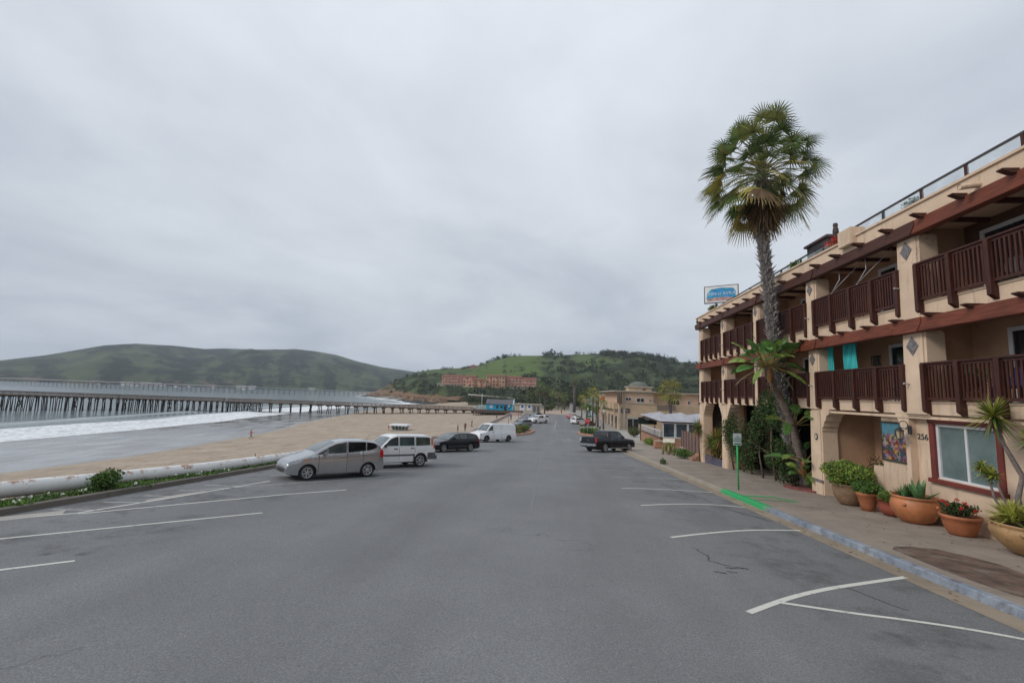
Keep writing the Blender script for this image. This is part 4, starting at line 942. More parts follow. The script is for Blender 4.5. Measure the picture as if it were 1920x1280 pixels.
mb = MB(); leafcloud(mb, (10.85, 13.25, zt + .12), (.42, .44, .2), 1300, .07, 0, random.Random(16), .2, .7, [0, 0, 1, 2], 7)
rg = random.Random(17)
for x, y, h in ((10.6, 13.4, .30), (10.75, 12.95, .34), (10.5, 13.2, .26), (11.0, 13.5, .33), (10.9, 12.85, .2), (10.7, 13.6, .28), (10.6, 12.9, .24)): leafcloud(mb, (x, y, zt + h), (.055, .055, .045), 46, .035, 3, rg, .3)
mb.build('foliage', [DGREEN, GREEN, mat_leaf('bronze_leaf', (.10, .04, .03)), REDP], t)
# yucca in the big ochre pot
t, zt = pot('potted_yucca', 10.85, 11.35, [(.34, 0), (.48, .07), (.68, .28), (.76, .46), (.74, .56), (.70, .60), (.74, .63), (.75, .68)], OCHREC, 'wide ochre pot with tall bare stemmed yuccas and a tuft of spiky leaves', True)
M_YST = mat('yucca_stem', (0.16, 0.13, 0.12), .85, .25, 10, .5, 40)
stems = [([(10.8, 11.55, zt), (10.75, 11.6, zt + .5), (10.9, 11.6, zt + 1.0), (10.7, 11.75, zt + 1.7), (10.6, 11.85, zt + 2.35)], .05, .62),
         ([(10.85, 11.4, zt), (10.9, 11.45, zt + .6), (11.05, 11.35, zt + 1.1), (11.0, 11.2, zt + 1.55), (10.85, 11.3, zt + 1.85)], .04, .36),
         ([(10.7, 11.9, zt), (10.6, 12.0, zt + .5), (10.6, 12.12, zt + 1.0)], .028, .27), ([(10.75, 11.8, zt), (10.68, 11.85, zt + .45), (10.62, 11.98, zt + .95)], .026, .24), ([(10.6, 12.0, zt + .75), (10.55, 12.2, zt + 1.12)], .02, .22),
         ([(11.0, 11.1, zt), (11.1, 11.0, zt + .45), (11.0, 10.95, zt + .78)], .035, .33), ([(10.95, 11.3, zt), (10.98, 11.2, zt + .6)], .03, .25)]
mb = MB()
for p, r, l in stems: 
    q = [tuple(Vector(p[i]).lerp(Vector(p[i + 1]), k / 3)) for i in range(len(p) - 1) for k in range(3)] + [p[-1]]
    mb.tube(q, [r * (1.15 - .4 * i / len(q)) * rnd.uniform(.93, 1.07) for i in range(len(q))], 9)
mb.build('stem', M_YST, t)
mb = MB(); rg = random.Random(19)
def rosette(mb, c, l, n, w, rg, mis=(0, 0, 1, 2), lo=-1.1, hi=1.4):
    for k in range(n):
        a = rg.uniform(0, 2 * PI); e = lo + (hi - lo) * (k / n) ** .8; 
        spike(mb, c, (math.cos(a) * math.cos(e), math.sin(a) * math.cos(e), math.sin(e)), l * rg.uniform(.75, 1.15), w, rg.choice(mis) if e > -.6 else rg.choice([2, 3]), .16, 4, .4)
for p, r, l in stems: rosette(mb, p[-1], l, int(70 + 130 * l), .026 + .045 * l, rg)
for k in range(14):
    a = rg.uniform(0, 2 * PI); rosette(mb, (10.85 + .42 * math.cos(a), 11.35 + .42 * math.sin(a), zt + rg.uniform(-.02, .18)), .5, 34, .05, rg, (0, 0, 1), -.1, 1.4)
YUC = mat_leaf('yucca_leaf', (0.40, 0.42, 0.09), .35, .45, .15)
mb.build('foliage', [YUC, YGREEN, GREEN, BROWNL], t)
# bush in the recess
bush('recess_bush', (12.2, 17.9, roadz(17.9)), (.6, .8, 1.0), 2600, .08, [DGREEN, BROWNL, mat_leaf('bronze_leaf2', (.10, .06, .03))], 'dark bronze green bush inside the arched recess below the mural', seed=21, mis=[0, 0, 1, 2])

mb = MB(); rg = random.Random(23)
for k in range(420):
    y = rg.uniform(8.5, 26); x = rg.choice([rg.gauss(11.1, .25), rg.uniform(6.78, 7.2), rg.uniform(8, 11), rg.gauss(10.7, .5)])
    if x > 11.35: continue
    z = roadz(y) + (.14 if x > 7.3 else .006); a = rg.uniform(0, 6.28); l = rg.uniform(.02, .055); c_, s_ = math.cos(a), math.sin(a)
    mb.add([(x - c_ * l, y - s_ * l, z), (x + s_ * l * .35, y - c_ * l * .35, z + .012), (x + c_ * l, y + s_ * l, z + .004), (x - s_ * l * .35, y + c_ * l * .35, z + .01)], [(0, 1, 2, 3)], rg.choice([0, 0, 1]))
tag(mb.build('fallen_leaves', [BROWNL, DRYTIP]), 'small dry leaves scattered over the pavement and gutter before the inn', 'fallen leaves', kind='stuff')

# ------------------------------------------------------------------ fan palm
def fan_leaf(mb, p, d, lp, rb, mi, rg, pm=3, droop=.5, segs=22, tipmi=None):
    p = Vector(p); d = Vector(d).normalized(); side = d.cross(Vector((0, 0, 1)))
    if side.length < .1: side = Vector((1, 0, 0))
    side.normalize(); nrm = side.cross(d).normalized()
    tw = rg.uniform(-.5, .5); side, nrm = side * math.cos(tw) + nrm * math.sin(tw), nrm * math.cos(tw) - side * math.sin(tw)
    mid = p + d * lp * .5 + Vector((0, 0, 1)) * .06 * lp; h = p + d * lp + Vector((0, 0, -1)) * .12 * lp * droop
    mb.tube([p, mid, h], [.035, .022, .016], 4, pm, False)
    d2 = (d + Vector((0, 0, -.35 * droop))).normalized(); nrm = side.cross(d2).normalized()
    for k in range(segs):
        a = (k / (segs - 1) - .5) * R(225); rr = rb * (1 - .22 * abs(a / R(112)) ** 2) * rg.uniform(.88, 1.08)
        dd = d2 * math.cos(a) + side * math.sin(a); ww = rb * .072; sdv = (side * math.cos(a) - d2 * math.sin(a))
        cup = nrm * rb * -.10
        pts = []
        for t, wv in ((.0, .25), (.4, 1.0), (.62, .8), (.85, .38), (1.0, .02)):
            dr = droop * rr * (max(0, t - .35) ** 2) * rg.uniform(1.0, 1.5); q = h + dd * rr * t + cup * math.sin(t * PI) * .6 + Vector((0, 0, -dr)); pts.append((q - sdv * ww * wv * .5 + nrm * .006, q + sdv * ww * wv * .5 - nrm * .006))
        o = len(mb.v)
        for a_, b_ in pts: mb.v += [tuple(a_), tuple(b_)]
        for i in range(4):
            mb.f.append([o + 2 * i, o + 2 * i + 1, o + 2 * i + 3, o + 2 * i + 2]); mb.m.append(mi if (i < 3 or tipmi is None) else tipmi); mb.s.append(False)
def mat_trunk():
    m, nt, N, L, P = new_mat('palm_trunk'); v = opos(N)
    mp = N.new('ShaderNodeMapping'); mp.inputs['Scale'].default_value = (5, 5, 9); L.new(v, mp.inputs[0])
    vo = N.new('ShaderNodeTexVoronoi'); vo.inputs['Scale'].default_value = 1.0; L.new(mp.outputs[0], vo.inputs['Vector'])
    c = mixc(N, L, rampf(N, L, vo.outputs['Distance'], [(.15, 1), (.6, 0)]), (0.05, 0.045, 0.045), (0.26, 0.23, 0.22))
    c = mixc(N, L, nz(N, L, v, 4, 4), c, (0.10, 0.085, 0.08)); L.new(c, P.inputs['Base Color']); P.inputs['Roughness'].default_value = .9
    bump(N, L, P, vo.outputs['Distance'], .8, .05); return m
M_TRUNK = mat_trunk(); M_BOOT = mat('leaf_base', (0.24, 0.215, 0.20), .9, .45, 6, .3, 20)
palm = thing('fan_palm', (11.75, 22.3, roadz(22.3)), 'tall fan palm with a shaggy trunk and drooping brown skirt in front of the inn', 'palm tree')
tp = [(11.9, 22.3, -1.2), (11.2, 22.3, 1.2), (10.88, 22.25, 3.5), (10.5, 22.2, 6.6), (10.3, 22.2, 9.2), (10.12, 22.2, 11.4), (10.25, 22.2, 14.2)]
def along(pts, t):
    f = t * (len(pts) - 1); i = min(int(f), len(pts) - 2); return Vector(pts[i]).lerp(Vector(pts[i + 1]), f - i)
mb = MB(); Q = [along(tp, k / 40) for k in range(41)]
mb.tube(Q, [.32 - .10 * min(1, k / 26) + .02 * math.sin(k * 1.7) for k in range(41)], 16); mb.build('trunk', M_TRUNK, palm)
mb = MB(); rg = random.Random(31)
nb = 0
for k in range(1500):
    t = rg.uniform(.06, .97); c = along(tp, t); a = rg.uniform(0, 2 * PI); r = .31 - .09 * min(1, t * 1.5)
    o = Vector((math.cos(a), math.sin(a), 0)); sd_ = Vector((-o.y, o.x, 0)) * .05; l = rg.uniform(.05, .14) if rg.random() < .85 else rg.uniform(.14, .28); up = Vector((0, 0, rg.uniform(.5, 1.2)))
    tip = c + o * (r + l) + up * l; b = c + o * (r - .03)
    mb.add([b - sd_, b + sd_, tip, b + Vector((0, 0, -.07)) + o * .05], [(0, 1, 2), (1, 3, 2), (3, 0, 2)])
mb.build('leaf_bases', M_BOOT, palm)
FAN = [mat_leaf('fan_green', (0.12, 0.175, 0.055), .35, .4, .35), mat_leaf('fan_dark', (0.075, 0.115, 0.04), .35, .4, .3), mat_leaf('fan_yellow', (0.36, 0.31, 0.08), .3), mat('petiole', (0.20, 0.20, 0.09), .6, .2), mat_leaf('fan_brown', (0.17, 0.11, 0.07), .4), DRYTIP]
top = Vector((10.28, 22.2, 14.5)); mb = MB(); rg = random.Random(33)
n = 96
for k in range(n):
    u = (k + .5) / n; e = math.asin(.99 - 1.72 * u) + R(rg.uniform(-8, 8)); a = k * 2.39996 + rg.uniform(-.3, .3)
    d = (math.cos(a) * math.cos(e), math.sin(a) * math.cos(e), math.sin(e))
    lp = (rg.uniform(1.65, 2.3) if rg.random() < .7 else rg.uniform(.8, 1.4)) * (1.0 - .10 * u); base = top + Vector((0, 0, -.9 * u)) + Vector(d) * .1
    mi = rg.choice([0, 6, 1, 1, 0]) if u < .5 else (rg.choice([0, 6, 0, 6, 2]) if u < .8 else rg.choice([0, 4, 6, 6, 2]))
    fan_leaf(mb, base, d, lp, rg.uniform(.80, 1.12), mi, rg, 3, .30 + .65 * u, 22, 5 if (u > .15 and rg.random() < .5) else (2 if rg.random() < .25 else None))
FAN.append(mat_leaf('fan_olive', (0.20, 0.22, 0.07), .35, .4, .35))
mb.build('crown', FAN, palm)
mb = MB()
for k in range(60):
    u = k / 60; e = -R(38) - R(44) * u; a = k * 2.39996; d = (math.cos(a) * math.cos(e), math.sin(a) * math.cos(e), math.sin(e))
    fan_leaf(mb, top + Vector((0, 0, -1.1 - 1.1 * u)), d, rg.uniform(.5, 1.0), rg.uniform(.7, .95), rg.choice([4, 4, 4, 2, 4, 4]) if k > 8 else 2, rg, 4, .9, 18, 5 if rg.random() < .3 else None)
mb.build('dead_frond_skirt', FAN, palm)

# ------------------------------------------------------------------ giant bird of paradise
def paddle(mb, p, d, lp, lb, w, mi, rg, droop=.45, pm=1, petr=.03):
    p = Vector(p); d = Vector(d).normalized(); g = Vector((0, 0, -1)); n = 12
    side = d.cross(Vector((0, 0, 1)));
    if side.length < .1: side = Vector((1, 0, 0))
    side.normalize(); tw = rg.uniform(-.7, .7); nn = side.cross(d); side = side * math.cos(tw) + nn * math.sin(tw)
    def mid(s): 
        t = s / (lp + lb); return p + d * s + g * droop * (lp + lb) * t ** 2.4
    mb.tube([mid(lp * k / 4) for k in range(5)], [petr, petr * .85, petr * .7, petr * .6, petr * .5], 6, pm, False)
    rows = []; last = None
    for sgn in (-1, 1):
        k = 0
        while k < n:
            m = rg.choice([1, 2, 2, 3]); m = min(m, n - k); rows = []; dz = rg.uniform(-.15, .1)
            for j in range(m + 1):
                t = (k + j) / n; c = mid(lp + lb * t); ww = w / 2 * (math.sin(PI * min(1, t * .93 + .07)) ** .6)
                e = c + side * sgn * ww + Vector((0, 0, ww * (.35 + dz)))
                rows.append([c, c.lerp(e, .5) + Vector((0, 0, ww * .10)), e + Vector((0, 0, -ww * .15))])
            if m >= 1: mb.grid(rows, mi, True)
            k += m
PAD = [mat_leaf('paddle_green', (0.10, 0.21, 0.055), .3, .35, .25), mat('paddle_stalk', (0.27, 0.20, 0.06), .5, .25, 5), mat_leaf('paddle_light', (0.24, 0.34, 0.08), .3, .35), BROWNL, mat('orange_sheath', (0.28, 0.12, 0.04), .6, .3, 6)]
bop = thing('bird_of_paradise_tree', (11.35, 21.6, roadz(21.6) + .13), 'leaning giant bird of paradise with paddle leaves in the bed before the inn', 'tree')
mb = MB(); tpb = [(11.5, 21.5, -1.1), (11.2, 21.5, .2), (10.85, 21.4, 1.6), (10.45, 21.3, 2.6), (10.0, 21.2, 3.4), (9.78, 21.15, 4.0), (9.72, 21.1, 4.35)]
Q = [along(tpb, k / 26) for k in range(27)]; mb.tube(Q, [(.15 + .025 * math.sin(k * 2.1)) * (1.12 if k > 17 else 1) for k in range(27)], 12)
mb.tube([(11.6, 21.8, -1.1), (11.35, 21.8, .4), (11.0, 21.6, 1.9)], [.13, .11, .09], 10); mb.build('trunk', mat('ringed_trunk', (0.16, 0.12, 0.10), .9, .35, 3, .6, 12, vscale=(1, 1, 5), dirt=((.30, .25, .22), 6, .55)), bop)
mb = MB(); rg = random.Random(41)
def crownp(c, n, l, lo, hi, w, spread=(0, 0), mis=(0, 0, 2)):
    for k in range(n):
        a = spread[0] + (k / n) * 2 * PI + rg.uniform(-.2, .2); e = rg.uniform(lo, hi); paddle(mb, (c[0] + .05 * math.cos(a), c[1] + .05 * math.sin(a), c[2]), (math.cos(a) * math.cos(e), math.sin(a) * math.cos(e), math.sin(e)), l * rg.uniform(.7, 1.0), l * rg.uniform(.75, 1.1), w, rg.choice(mis), rg, rg.uniform(.2, .55))
crownp((9.72, 21.1, 4.15), 24, 1.22, R(45), R(86), .44); crownp((9.72, 21.1, 4.25), 16, .95, R(5), R(50), .42, (.3, 0), (0, 0, 2, 2)); crownp((9.75, 21.1, 4.3), 6, .8, R(-25), R(5), .3, (.7, 0), (2, 3))
crownp((11.0, 21.5, 1.7), 13, .85, R(10), R(75), .42, (.5, 0), (0, 2, 2)); crownp((11.3, 21.4, .1), 14, .8, R(5), R(60), .34, (.2, 0), (0, 0, 2)); crownp((11.25, 21.2, -.5), 12, .65, R(20), R(70), .3, (.9, 0), (0, 2, 2))
mb.build('leaves', PAD, bop)
mb = MB(); 
for k in range(60):
    t = rg.uniform(.55, .95); c = along(tpb, t); a = rg.uniform(0, 2 * PI); spike(mb, c + Vector((math.cos(a) * .12, math.sin(a) * .12, 0)), (math.cos(a) * .5, math.sin(a) * .5, -.8), rg.uniform(.2, .55), .05, rg.choice([0, 0, 1]), .3)
mb.build('dry_sheaths', [BROWNL, DRYTIP], bop)
mb = MB()
for k, (x, y, z) in enumerate([(9.85, 21.2, 3.9), (9.75, 21.0, 3.95), (11.2, 21.3, -.1)]):
    mb.lathe([(.03, -.4), (.11, -.2), (.13, .0), (.08, .25), (.03, .4)], (x, y, z), 10)
mb.build('sheath', PAD[4], bop)
bed = struct(MB().build('x', M_SOIL)) if False else None
mb = MB(); pr = []
for k in range(20): a = 2 * PI * k / 20; pr.append((11.25 + .68 * math.cos(a) * (1 + .12 * math.sin(3 * a)), 21.3 + 1.15 * math.sin(a)))
mb.prism(pr, lambda p: (p[0], p[1], roadz(p[1]) + .12), lambda p: (p[0], p[1], roadz(p[1]) + .21)); tag(mb.build('planting_bed_edge', mat('red_edging', (0.20, 0.06, 0.05), .85, .25, 3, .3)), 'low red edged planting bed around the leaning plant', 'planter')
bush('cordyline', (10.95, 21.7, roadz(21.7) + .2), (.28, .3, .32), 420, .10, [mat_leaf('burgundy_leaf', (.06, .015, .02)), DGREEN], 'small burgundy leaved plant at the foot of the leaning bird of paradise', 'plant', seed=43)
bush('low_fern', (11.3, 20.75, roadz(20.75) + .2), (.3, .35, .38), 800, .10, [LGREEN, GREEN], 'yellow green plant in the red edged bed next to the entrance column', 'plant', seed=44)
# climbers over the carport opening
def vine(name, boxes, n, size, mats, label, seed, mis, cat='vine', hang=0):
    rg = random.Random(seed); mb = MB(); t = thing(name, (boxes[0][0], boxes[0][1], roadz(boxes[0][1])), label, cat)
    tot = sum(b[3] * b[4] * b[5] for b in boxes)
    for b in boxes: leafcloud(mb, b[:3], b[3:6], int(n * b[3] * b[4] * b[5] / tot), size, 0, rg, .25, .2, mis, 9)
    mb.build('foliage', mats, t)
    for b in boxes[:3]:
        mb = MB(); mb.tube([(b[0] + .25, b[1], roadz(b[1]) - .05), (b[0] + .1, b[1] + .1, (roadz(b[1]) + b[2]) / 2), (b[0] + .1, b[1], b[2])], [.06, .045, .02], 7); mb.build('stem', M_STEM, t)
vine('climbing_vine', [(11.15, 24.2, 2.2, .55, 1.5, 1.0), (11.0, 25.2, 1.2, .5, .9, 1.2), (11.5, 24.6, .0, .5, .8, 1.3), (11.2, 22.9, 3.0, .5, .9, .8), (11.1, 23.9, 3.1, .4, .7, .5), (10.85, 22.5, 1.9, .4, .6, .9), (11.0, 22.6, .4, .45, .7, 1.0), (11.3, 22.9, -.6, .5, .8, .6)], 9500, .11, [DGREEN, GREEN, mat_leaf('bronze_vine', (.09, .065, .03))], 'dark climbing vine covering the carport column behind the leaning palm', 51, [0, 0, 0, 1, 2])
vine('flowering_shrub', [(11.25, 28.2, .3, .55, 1.4, 1.5), (11.1, 29.3, .9, .5, .9, 1.3), (11.2, 26.9, -.4, .5, .8, 1.0)], 6500, .10, [DGREEN, GREEN, mat_leaf('rust_leaf', (.11, .06, .035))], 'dense dark shrub filling the carport opening between two columns', 52, [0, 0, 1, 2], 'shrub')
mb = MB(); rg = random.Random(53); t = thing('spiky_plants', (11.5, 32.2, -1.8), 'tall spiky green and rust plants behind the blue tiled planter wall', 'plant')
for (x, y, h) in ((11.4, 31.6, .2), (11.5, 32.6, .0), (11.3, 33.2, -.3), (11.5, 31.0, -.4), (11.3, 32.2, -.7), (10.9, 34.6, .6)):
    rosette(mb, (x, y, h), 1.0, 110, .06, rg, (0, 0, 1, 2), -1.2, 1.45); mb.tube([(x + .1, y, roadz(y)), (x, y, h)], [.05, .04], 6, 3)
mb.build('foliage', [GREEN, LGREEN, ORANGEL, BROWNL], t)
# rope across the carport
mb = MB(); mb.tube([(12.3 + .6 * k / 12, 29.5 - 6 * k / 12, .35 - 1.5 * math.sin(PI * k / 12 * .55) * .6) for k in range(13)], .025, 6); tag(mb.build('rope', mat('rope', (.35, .26, .16), .9)), 'pale rope slung across the dark carport opening', 'rope')

# ------------------------------------------------------------------ vehicles
TYRE = mat('tyre_rubber', (0.022, 0.022, 0.024), .85, .2, 8, .2, 40); RIM = mat('alloy', (0.48, 0.48, 0.50), .3, .1, 4, 0, 40, metal=.7); BLACKP = mat('black_trim', (0.02, 0.02, 0.022), .55, .15)
REDL = mat('red_lens', (0.45, 0.015, 0.02), .15, .1); CLEARL = mat('clear_lens', (0.36, 0.38, 0.40), .08, .25, 14, coat=.6); AMBER = mat('amber_lens', (0.65, 0.16, 0.03), .2, .1); PLATE = mat('number_plate', (.55, .55, .56), .4, .1); TINT = mat_glass('tinted_glass', (0.012, 0.013, 0.015), .05); CGL = mat_glass('car_glass', (0.05, 0.062, 0.062), .05); SCREEN = mat_glass('windscreen_glass', (0.10, 0.12, 0.13), .05)
CHROME = mat('chrome', (.6, .6, .62), .15, .05, metal=1.0)
def paint(name, col, rough=.3, metal=.0, coat=.7, spec=.5): return mat(name, col, rough, .05, 2.0, 0, 40, metal=metal, coat=coat, spec=spec, dirt=(tuple(c * .75 + .06 * c + .004 for c in col), 3.0, .62))
class CarShape:
    def __init__(s, L, W, prof, belt, tum=.22, fr=.17, rr=.12, lf=.55, lr=.35, sill=.22, wheels=(.8, 3.2), wr=.31, crown=.035, edge=.09):
        s.L, s.Wh, s.prof, s.belt_, s.tum, s.fr, s.rr, s.lf, s.lr, s.sill, s.wheels, s.wr, s.crown, s.edge = L, W / 2, prof, belt, tum, fr, rr, lf, lr, sill, wheels, wr, crown, edge
    def T(s, x):
        return sum(lerp(s.prof, x + d) for d in (-.05, -.025, 0, .025, .05)) / 5 if .12 < x < s.L - .12 else lerp(s.prof, x)
    def W(s, x):
        a = 1 - s.fr * (1 - min(1, x / s.lf)) ** 2.2; b = 1 - s.rr * (1 - min(1, (s.L - x) / s.lr)) ** 2.2
        return s.Wh * a * b
    def belt(s, x): return lerp(s.belt_, x)
    def y(s, x, z):
        w = s.W(x); b = s.belt(x); zz = min(z, b); w *= 1 - .035 * ((zz - .58) / .45) ** 2
        if zz > b - .10: w -= .012 * ((zz - b + .10) / .10)
        if z > b: w -= s.tum * (z - b) + .012
        return w
    def z0(s, x):
        z = s.sill + (.07 * (1 - min(1, x / .3)) + .10 * (1 - min(1, (s.L - x) / .35)))
        for xw in s.wheels:
            ra = s.wr * 1.17; d = abs(x - xw)
            if d < ra: z = max(z, s.wr + math.sqrt(ra * ra - d * d) * .98)
        return z
def build_car(sh, name, label, cat, body_m, group=None, windows=(), windscreen=None, rearglass=None, head=None, tail=None, doors=(), handles=(), spokes=5, rim_m=None, lower=None, extra=None, mirror=None, rough_side=True, simple=False):
    root = bpy.data.objects.new(name, None); COL.objects.link(root); tag(root, label, cat, group)
    mid = (sh.wheels[0] + sh.wheels[1]) / 2
    def P3(x, y, z): return (mid - x, y, z)          # local: +x forward, +y left
    xs = set([0.0, sh.L]); k = 0.0
    while k < sh.L: xs.add(round(k, 3)); k += .05
    for a, b in sh.prof: xs.add(min(max(a, 0), sh.L))
    for xw in sh.wheels:
        ra = sh.wr * 1.17
        for q in range(13): xs.add(xw - ra * math.cos(PI * q / 12))
    xs = sorted(xs); NS = 9; mb = MB(); rows = []
    for x in xs:
        T = sh.T(x); z0 = min(sh.z0(x), T - .08); e = min(sh.edge, (T - z0) * .3); zt = T - sh.crown; r = []
        zs = zt - e
        for k in range(NS + 1):
            z = z0 + (zs - z0) * k / NS; r.append((x, sh.y(x, z), z))
        yt = sh.y(x, zs) - e
        for a in (25, 50, 75): r.append((x, yt + e * math.cos(R(a)), zs + e * math.sin(R(a))))
        for f in (1, .75, .5, .25, 0): r.append((x, yt * f, T - sh.crown * f * f))
        full = [P3(*p) for p in r] + [P3(p[0], -p[1], p[2]) for p in r[:-1][::-1]]
        rows.append(full)
    mb.grid(rows); n = len(rows[0])
    mb.add(rows[0], [list(range(n))]); mb.add(rows[-1], [list(range(n))[::-1]])
    mb.build('body', body_m, root, world=False, merge=True, recalc=True)
    ub = MB(); ub.box(mid - sh.L + .35, mid - .3, -(sh.Wh - .30), sh.Wh - .30, sh.sill - .06, .55)
    ub.box(mid - sh.L + .25, mid - .15, -(sh.Wh - .12), sh.Wh - .12, sh.sill + .07, sh.sill + .2) if False else None
    ub.box(mid - sh.wheels[1] + sh.wr * 1.2, mid - sh.wheels[0] - sh.wr * 1.2, -(sh.Wh - .05), sh.Wh - .05, sh.sill + .01, sh.sill + .04)  # full-width plate added to block light and deepen shade beneath the car
    ub.box(mid - sh.L + .12, mid - sh.wheels[1] - sh.wr * 1.2, -(sh.Wh * .8), sh.Wh * .8, sh.sill + .06, sh.sill + .12); ub.box(mid - sh.wheels[0] + sh.wr * 1.2, mid - .1, -(sh.Wh * .76), sh.Wh * .76, sh.sill + .02, sh.sill + .08)  # end plates added too, keeping light out from below
    for xw in sh.wheels: ub.box(mid - xw - .42, mid - xw + .42, -(sh.Wh - .26), sh.Wh - .26, .2, .72)
    ub.build('underbody', BLACKP, root, world=False)
    def side(name, xa, xb, lo, hi, m, off=.004, nzv=4, both=True, parent=root, label=None):
        for sgn in ((1, -1) if both else (1,)):
            b = MB(); rows = []; nx = max(2, int((xb - xa) / .06))
            for i in range(nx + 1):
                x = xa + (xb - xa) * i / nx; l = lerp(lo, x) if isinstance(lo, list) else lo; h = lerp(hi, x) if isinstance(hi, list) else hi
                if h < l: h = l
                rows.append([P3(x, sgn * (sh.y(x, l + (h - l) * j / nzv) + off), l + (h - l) * j / nzv) for j in range(nzv + 1)])
            if sgn < 0: rows = rows[::-1]
            b.grid(rows); b.build(name, m, parent, world=False)
    for (xa, xb, lo, hi, m) in windows: side('window', xa, xb, lo, hi, m, .006)
    def topg(name, xa, xb, m, inset=.09, off=.007):
        b = MB(); rows = []
        for i in range(11):
            x = xa + (xb - xa) * i / 10; T = sh.T(x); e = min(sh.edge, (T - sh.z0(x)) * .3); yt = sh.y(x, T - sh.crown - e) - e - (inset - .06)
            dx = .01; sl = (sh.T(x + dx) - sh.T(x - dx)) / (2 * dx); nn = math.hypot(1, sl); ox, oz = -sl / nn * off, off / nn
            rows.append([P3(x + ox, yt * f, T - sh.crown * f * f + oz) for f in (-1, -.6, -.2, .2, .6, 1)])
        b.grid(rows); b.build(name, m, root, world=False)
    if windscreen: topg('windscreen', *windscreen)
    if rearglass: topg('rear_window', *rearglass)
    if head:
        for (xa, xb, lo, hi, m) in head: side('headlight', xa, xb, lo, hi, m, .006)
    if tail:
        for (xa, xb, lo, hi, m) in tail: side('taillight', xa, xb, lo, hi, m, .008)
    if not simple:
        for x, lo, hi in doors: side('door_gap', x - .007, x + .007, lo, hi, BLACKP, .003, 8)
        for x, z, m in handles:
            for sgn in (1, -1):
                b = MB(); yy = sh.y(x, z); b.box(mid - x - .10, mid - x + .10, sgn * yy - .008 if sgn > 0 else -yy - .03, sgn * yy + .03 if sgn > 0 else -yy + .008, z - .018, z + .018); b.build('door_handle', m, root, world=False, bevel=.006, seg=1)
    if lower:
        for (xa, xb, lo, hi, m) in lower: side('side_trim', xa, xb, lo, hi, m, .012)
    if mirror:
        x, z, m = mirror
        for sgn in (1, -1):
            b = MB(); yy = sh.y(x, z); b.box(mid - x - .07, mid - x + .06, sgn * (yy + .09) - .085, sgn * (yy + .09) + .085, z - .06, z + .07); b.build('wing_mirror', m, root, world=False, bevel=.03, seg=2)
    # bumper faces: grille / plate
    b = MB(); b.box(mid - .005, mid + .012, -sh.Wh * .5, sh.Wh * .5, sh.sill + .10, sh.sill + .22); b.build('grille', BLACKP, root, world=False, bevel=.005, seg=1)
    b = MB(); b.box(mid - sh.L - .012, mid - sh.L + .006, -.16, .16, .50, .62); b.build('number_plate', PLATE, root, world=False)
    r = sh.wr
    for xw in sh.wheels:
        for sgn in (1, -1):
            yo = sh.W(xw) - .035
            M_ = Matrix.Rotation(-sgn * PI / 2, 4, 'X'); c = (mid - xw, sgn * yo, r)
            b = MB(); b.lathe([(r * .62, -.20), (r * .9, -.205), (r * .985, -.18), (r, -.14), (r, -.06), (r * .985, -.02), (r * .93, -.001), (r * .70, .0), (r * .66, -.015), (r * .64, -.05)], c, 28, M=M_)
            wh = b.build('wheel', TYRE, root, world=False)
            b = MB(); b.lathe([(0, -.07), (r * .62, -.07), (r * .66, -.01), (r * .70, .0)], c, 28, mi=1, M=M_)
            b.lathe([(r * .60, -.012), (r * .64, .002), (r * .70, .004), (r * .71, -.01)], c, 28, M=M_); b.lathe([(0, .002), (r * .13, .0), (r * .16, -.03)], c, 14, M=M_)
            for q in range(spokes):
                a = 2 * PI * q / spokes + .3
                for da in ((-.13, .13) if spokes <= 6 else (0,)):
                    p0 = M_ @ Vector((r * .10 * math.cos(a), r * .10 * math.sin(a), -.012)); p1 = M_ @ Vector((r * .64 * math.cos(a + da * 1.5), r * .64 * math.sin(a + da * 1.5), -.014)); cv = Vector(c)
                    b.bar(cv + p0, cv + p1, r * .10, .02, 0, up=(0, 1, 0))
            b.build('rim', [rim_m or RIM, BLACKP], wh, world=False)
    if extra: extra(root, mid, sh)
    return root
def slopeM(x, y, head, front=True):
    n = Vector((0, (roadz(y - .5) - roadz(y + .5)), 1)).normalized(); h = Vector((head[0], head[1], 0)); f = (h - n * h.dot(n)).normalized(); l = n.cross(f)
    M_ = Matrix((f, l, n)).transposed().to_4x4(); M_.translation = (x, y, roadz(y)); return M_
def place(root, near_mid, head, width, side=1):
    h = Vector((head[0], head[1])).normalized(); left = Vector((-h.y, h.x)); c = Vector(near_mid) - left * side * (width / 2 - .08)
    root.matrix_world = slopeM(c.x, c.y, h)
HL = (-.69, -.72)
silver = paint('silver_paint', (0.41, 0.415, 0.43), .24, .75)
hatch = CarShape(4.0, 1.69, [(0, .50), (.03, .64), (.12, .76), (.5, .91), (.95, 1.04), (1.3, 1.26), (1.8, 1.48), (2.3, 1.57), (3.05, 1.575), (3.62, 1.49), (3.82, 1.33), (3.93, .98), (3.98, .75), (4.0, .5)],
                 [(0, .72), (.6, .84), (1.1, .94), (2.5, .99), (4, 1.08)], wheels=(.78, 3.25), wr=.295)
def antenna(root, mid, sh):
    b = MB(); b.tube([(mid - 3.35, 0, 1.49), (mid - 3.6, 0, 1.72)], .006, 5); b.build('antenna', BLACKP, root, world=False)
    b = MB(); b.tube([(mid - 3.93, -.5, 1.05), (mid - 3.95, .5, 1.05)], .012, 5); b.build('tailgate_trim', BLACKP, root, world=False)
